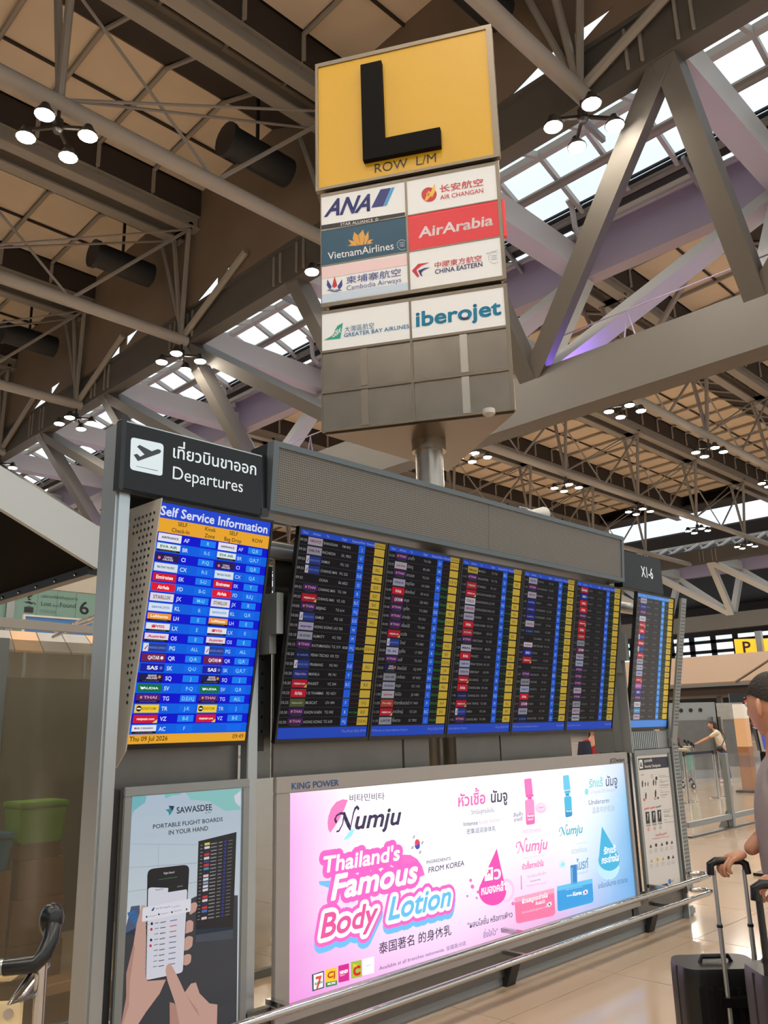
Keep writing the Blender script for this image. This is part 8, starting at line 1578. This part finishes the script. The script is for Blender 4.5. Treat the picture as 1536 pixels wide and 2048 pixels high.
def figure(label, loc, yaw, shirt, trouser, hm, H=1.72, lean=0.0, larm=None, rarm=None, step=.05, longhair=False, shoes=None, hands=True, sleeve=.55, gender=1.0, shorts=False, hturn=0, bulk=1.0):
    # local axes: f forward, l left; every joint placed for the pose, in world coordinates
    f = Vector((math.cos(yaw), math.sin(yaw), 0)); l = Vector((-math.sin(yaw), math.cos(yaw), 0)); k = H/1.75; o = Vector((loc[0],loc[1],0))
    W_ = lambda a, b, z: o+f*a*k+l*b*k+Vector((0,0,z*k))
    t = thing('person', label, 'person', (loc[0],loc[1],0))
    ln = lambda z: math.sin(lean)*(z-.95); zz = lambda z: .95+(z-.95)*math.cos(lean) if z > .95 else z
    J = {}
    J['pelvis'] = (W_(0,0,.95),(.115*k,.1*k)); J['belly'] = (W_(ln(1.1),0,zz(1.1)),(.12*k,.095*k)); J['chest'] = (W_(ln(1.28),0,zz(1.28)),(.145*k,.1*k)); J['neck0'] = (W_(ln(1.44),0,zz(1.44)),(.075*k,.065*k)); J['neck'] = (W_(ln(1.53)+.01,0,zz(1.53)),.05*k); J['skull'] = (W_(ln(1.6)+.015,0,zz(1.59)),.055*k)
    bones = [('pelvis','belly'),('belly','chest'),('chest','neck0'),('neck0','neck'),('neck','skull')]
    hands_at = {}
    for s, nm, arm in ((1,'L',larm),(-1,'R',rarm)):
        sh = W_(ln(1.4),s*.175*gender,zz(1.40)); el, wr = arm if arm else (W_(ln(1.1)-.03,s*.235,1.1), W_(ln(1.1)+.06,s*.24,.86))
        el, wr = Vector(el), Vector(wr); hands_at[nm] = (wr, (wr-el).normalized())
        J['sh'+nm] = (sh,.055*k); J['um'+nm] = ((sh+el)/2,.046*k); J['el'+nm] = (el,.039*k); J['fm'+nm] = (el.lerp(wr,.4),.038*k); J['wr'+nm] = (wr,.026*k)
        bones += [('neck0','sh'+nm),('sh'+nm,'um'+nm),('um'+nm,'el'+nm),('el'+nm,'fm'+nm),('fm'+nm,'wr'+nm)]
        hp = W_(0,s*.09,.9); kn = W_(s*step*.7+.02,s*.1,.5); an = W_(s*step-.02,s*.1,.085)
        J['hp'+nm] = (hp,.088*k); J['th'+nm] = (hp.lerp(kn,.5),.074*k); J['kn'+nm] = (kn,.054*k); J['ca'+nm] = (kn.lerp(an,.35)-f*.012,.052*k); J['an'+nm] = (an,.034*k); J['to'+nm] = (W_(s*step+.12,s*.11,.035),.032*k)
        bones += [('pelvis','hp'+nm),('hp'+nm,'th'+nm),('th'+nm,'kn'+nm),('kn'+nm,'ca'+nm),('ca'+nm,'an'+nm),('an'+nm,'to'+nm)]
    skin_mesh('body', J, bones, M['skin'], t, 2, 'pelvis')
    g = 1.14; S = {'w':(W_(0,0,.93),(.142*k*bulk,.122*k*bulk)),'b':(J['belly'][0],(.145*k*bulk,.118*k*bulk)),'c':(J['chest'][0],(.168*k*bulk,.122*k*bulk)),'n':(W_(ln(1.45),0,zz(1.45)),(.085*k,.075*k))}; sb = [('w','b'),('b','c'),('c','n')]
    for nm in 'LR':
        a, b, c_ = J['sh'+nm][0], J['el'+nm][0], J['wr'+nm][0]
        S['s'+nm] = (a,.068*k); S['u'+nm] = (a.lerp(b,.5),.062*k); S['e'+nm] = (a.lerp(b,.8 if sleeve <= .6 else 1),.06*k if sleeve <= .6 else .05*k); sb += [('n','s'+nm),('s'+nm,'u'+nm),('u'+nm,'e'+nm)]
        if sleeve > .6: S['c'+nm] = (b.lerp(c_,.85),.038*k); sb.append(('e'+nm,'c'+nm))
    skin_mesh('shirt', S, sb, shirt, t, 2, 'w')
    T = {'w':(W_(0,0,1.0),(.136*k,.115*k)),'p':(W_(0,0,.93),(.14*k,.118*k))}; tb_ = [('w','p')]
    for nm in 'LR':
        T['h'+nm] = (J['hp'+nm][0],.098*k); T['t'+nm] = (J['th'+nm][0],.085*k); T['k'+nm] = (J['kn'+nm][0],.068*k); tb_ += [('p','h'+nm),('h'+nm,'t'+nm),('t'+nm,'k'+nm)]
        if not shorts: T['c'+nm] = (J['ca'+nm][0],.062*k); T['a'+nm] = (J['an'+nm][0]+Vector((0,0,.0)),.05*k); tb_ += [('k'+nm,'c'+nm),('c'+nm,'a'+nm)]
    skin_mesh('trousers', T, tb_, trouser, t, 2, 'p')
    for nm in 'LR':
        a = J['an'+nm][0]; tq = J['to'+nm][0]; skin_mesh('shoe', {'h':(a-f*.035*k+Vector((0,0,-.045*k)),(.038*k,.036*k)),'m':(a.lerp(tq,.5)+Vector((0,0,-.015*k)),(.042*k,.036*k)),'t':(tq+f*.02*k,(.036*k,.028*k))}, [('h','m'),('m','t')], shoes or M['shoe'], t, 2)
    hc = W_(ln(1.64)+.025,0,zz(1.64))
    hd = head(t, hc, yaw+hturn, hm, M['skin'], k*.98, longhair=longhair)
    return t, J, hands_at, W_, f, l
# the man at the right edge of the picture
YM = math.atan2(.908,-.418)
elR, wrR = (3.43,1.31,1.225), (3.318,1.412,1.115); elL, wrL = (3.16,1.0,1.16), (2.97,1.13,1.115)
manT, J, hs, W_, f_, l_ = figure('man in a grey T-shirt holding two suitcase handles at the right edge', (3.40,1.235), YM, M['tee'], M['navy'], M['hair'], 1.76, 0.02, (elL,wrL), (elR,wrR), .04, hturn=-R(42), bulk=1.32)
hand(manT, wrR, (-.085,.055,-.02), (.0,.0,-1), .95, M['skin'], 1)
hand(manT, wrL, (-.05,.08,-.03), (.1,.05,-1), .95, M['skin'], -1)
p = Print(); p.rect(0,0,.012,.05,(60,50,60),1); p.rect(.016,.004,.02,.046,(90,80,90),1)
# far people
woman, *_ = figure('person in a cream top and jeans bending over a luggage cart by the pillar', (22.9,10.0), R(120), M['cream'], M['jeans'], M['hair'], 1.62, .32, ((22.72,10.3,1.15),(22.5,10.6,.98)), ((22.95,10.35,1.15),(22.7,10.65,.98)), .08, True)
whole('shoulder_bag', MB().tube([(22.62,9.92,.92),(22.75,9.85,1.15),(22.98,10.02,1.36)], .012, 6).sphere((22.6,9.96,.86),.1,10,7,(.6,1,.8)), M['dark'], 'dark shoulder bag worn across the person in the cream top', 'bag')
t = thing('duffel_bag', 'maroon duffel bag lying on the far luggage cart', 'bag', (22.25,10.95,.95)); part('body', MB().tube([(22.0,10.95,1.08),(22.05,10.97,1.08),(22.45,11.15,1.08),(22.5,11.17,1.08)], [.08,.16,.16,.08], 12), M['maroon'], t, smooth=True); part('strap', MB().tube([(22.1,10.9,1.2),(22.22,10.95,1.3),(22.4,11.05,1.2)], .014, 6), M['dark'], t)
figure('person in a white shirt and dark trousers standing beyond the tan pillar', (27.4,11.15), R(100), M['white'], M['navy'], M['hair'], 1.62, 0, None, None, .05)
redT, *_r = figure('person in a red shirt under an open navy jacket glimpsed below the screens', (11.75,7.15), R(225), M['red'], M['navy'], M['hair'], 1.62, 0, None, None, .05, True)
jk = redT
for s in (-1, 1):
    a = R(225); lv_ = Vector((-math.sin(a),math.cos(a),0)); o_ = Vector((11.75,7.15,0))
    part('jacket_side', MB().tube([o_+lv_*s*.13+Vector((-.05,-.05,.85)),o_+lv_*s*.15+Vector((-.05,-.05,1.1)),o_+lv_*s*.15+Vector((-.03,-.03,1.33))], [.09,.1,.08], 10).tube([o_+lv_*s*.17+Vector((0,0,1.32)),o_+lv_*s*.23+Vector((0,0,1.02)),o_+lv_*s*.23+Vector((-.05,-.05,.8))], [.07,.065,.05], 10), M['navy'], jk, smooth=True)
figure('person in dark clothes standing left of the red shirt below the screens', (11.3,7.75), R(210), M['navy'], M['dark'], M['hair'], 1.66, 0, None, None, .05, False, sleeve=1)

bpy.data.scenes.remove(TS)
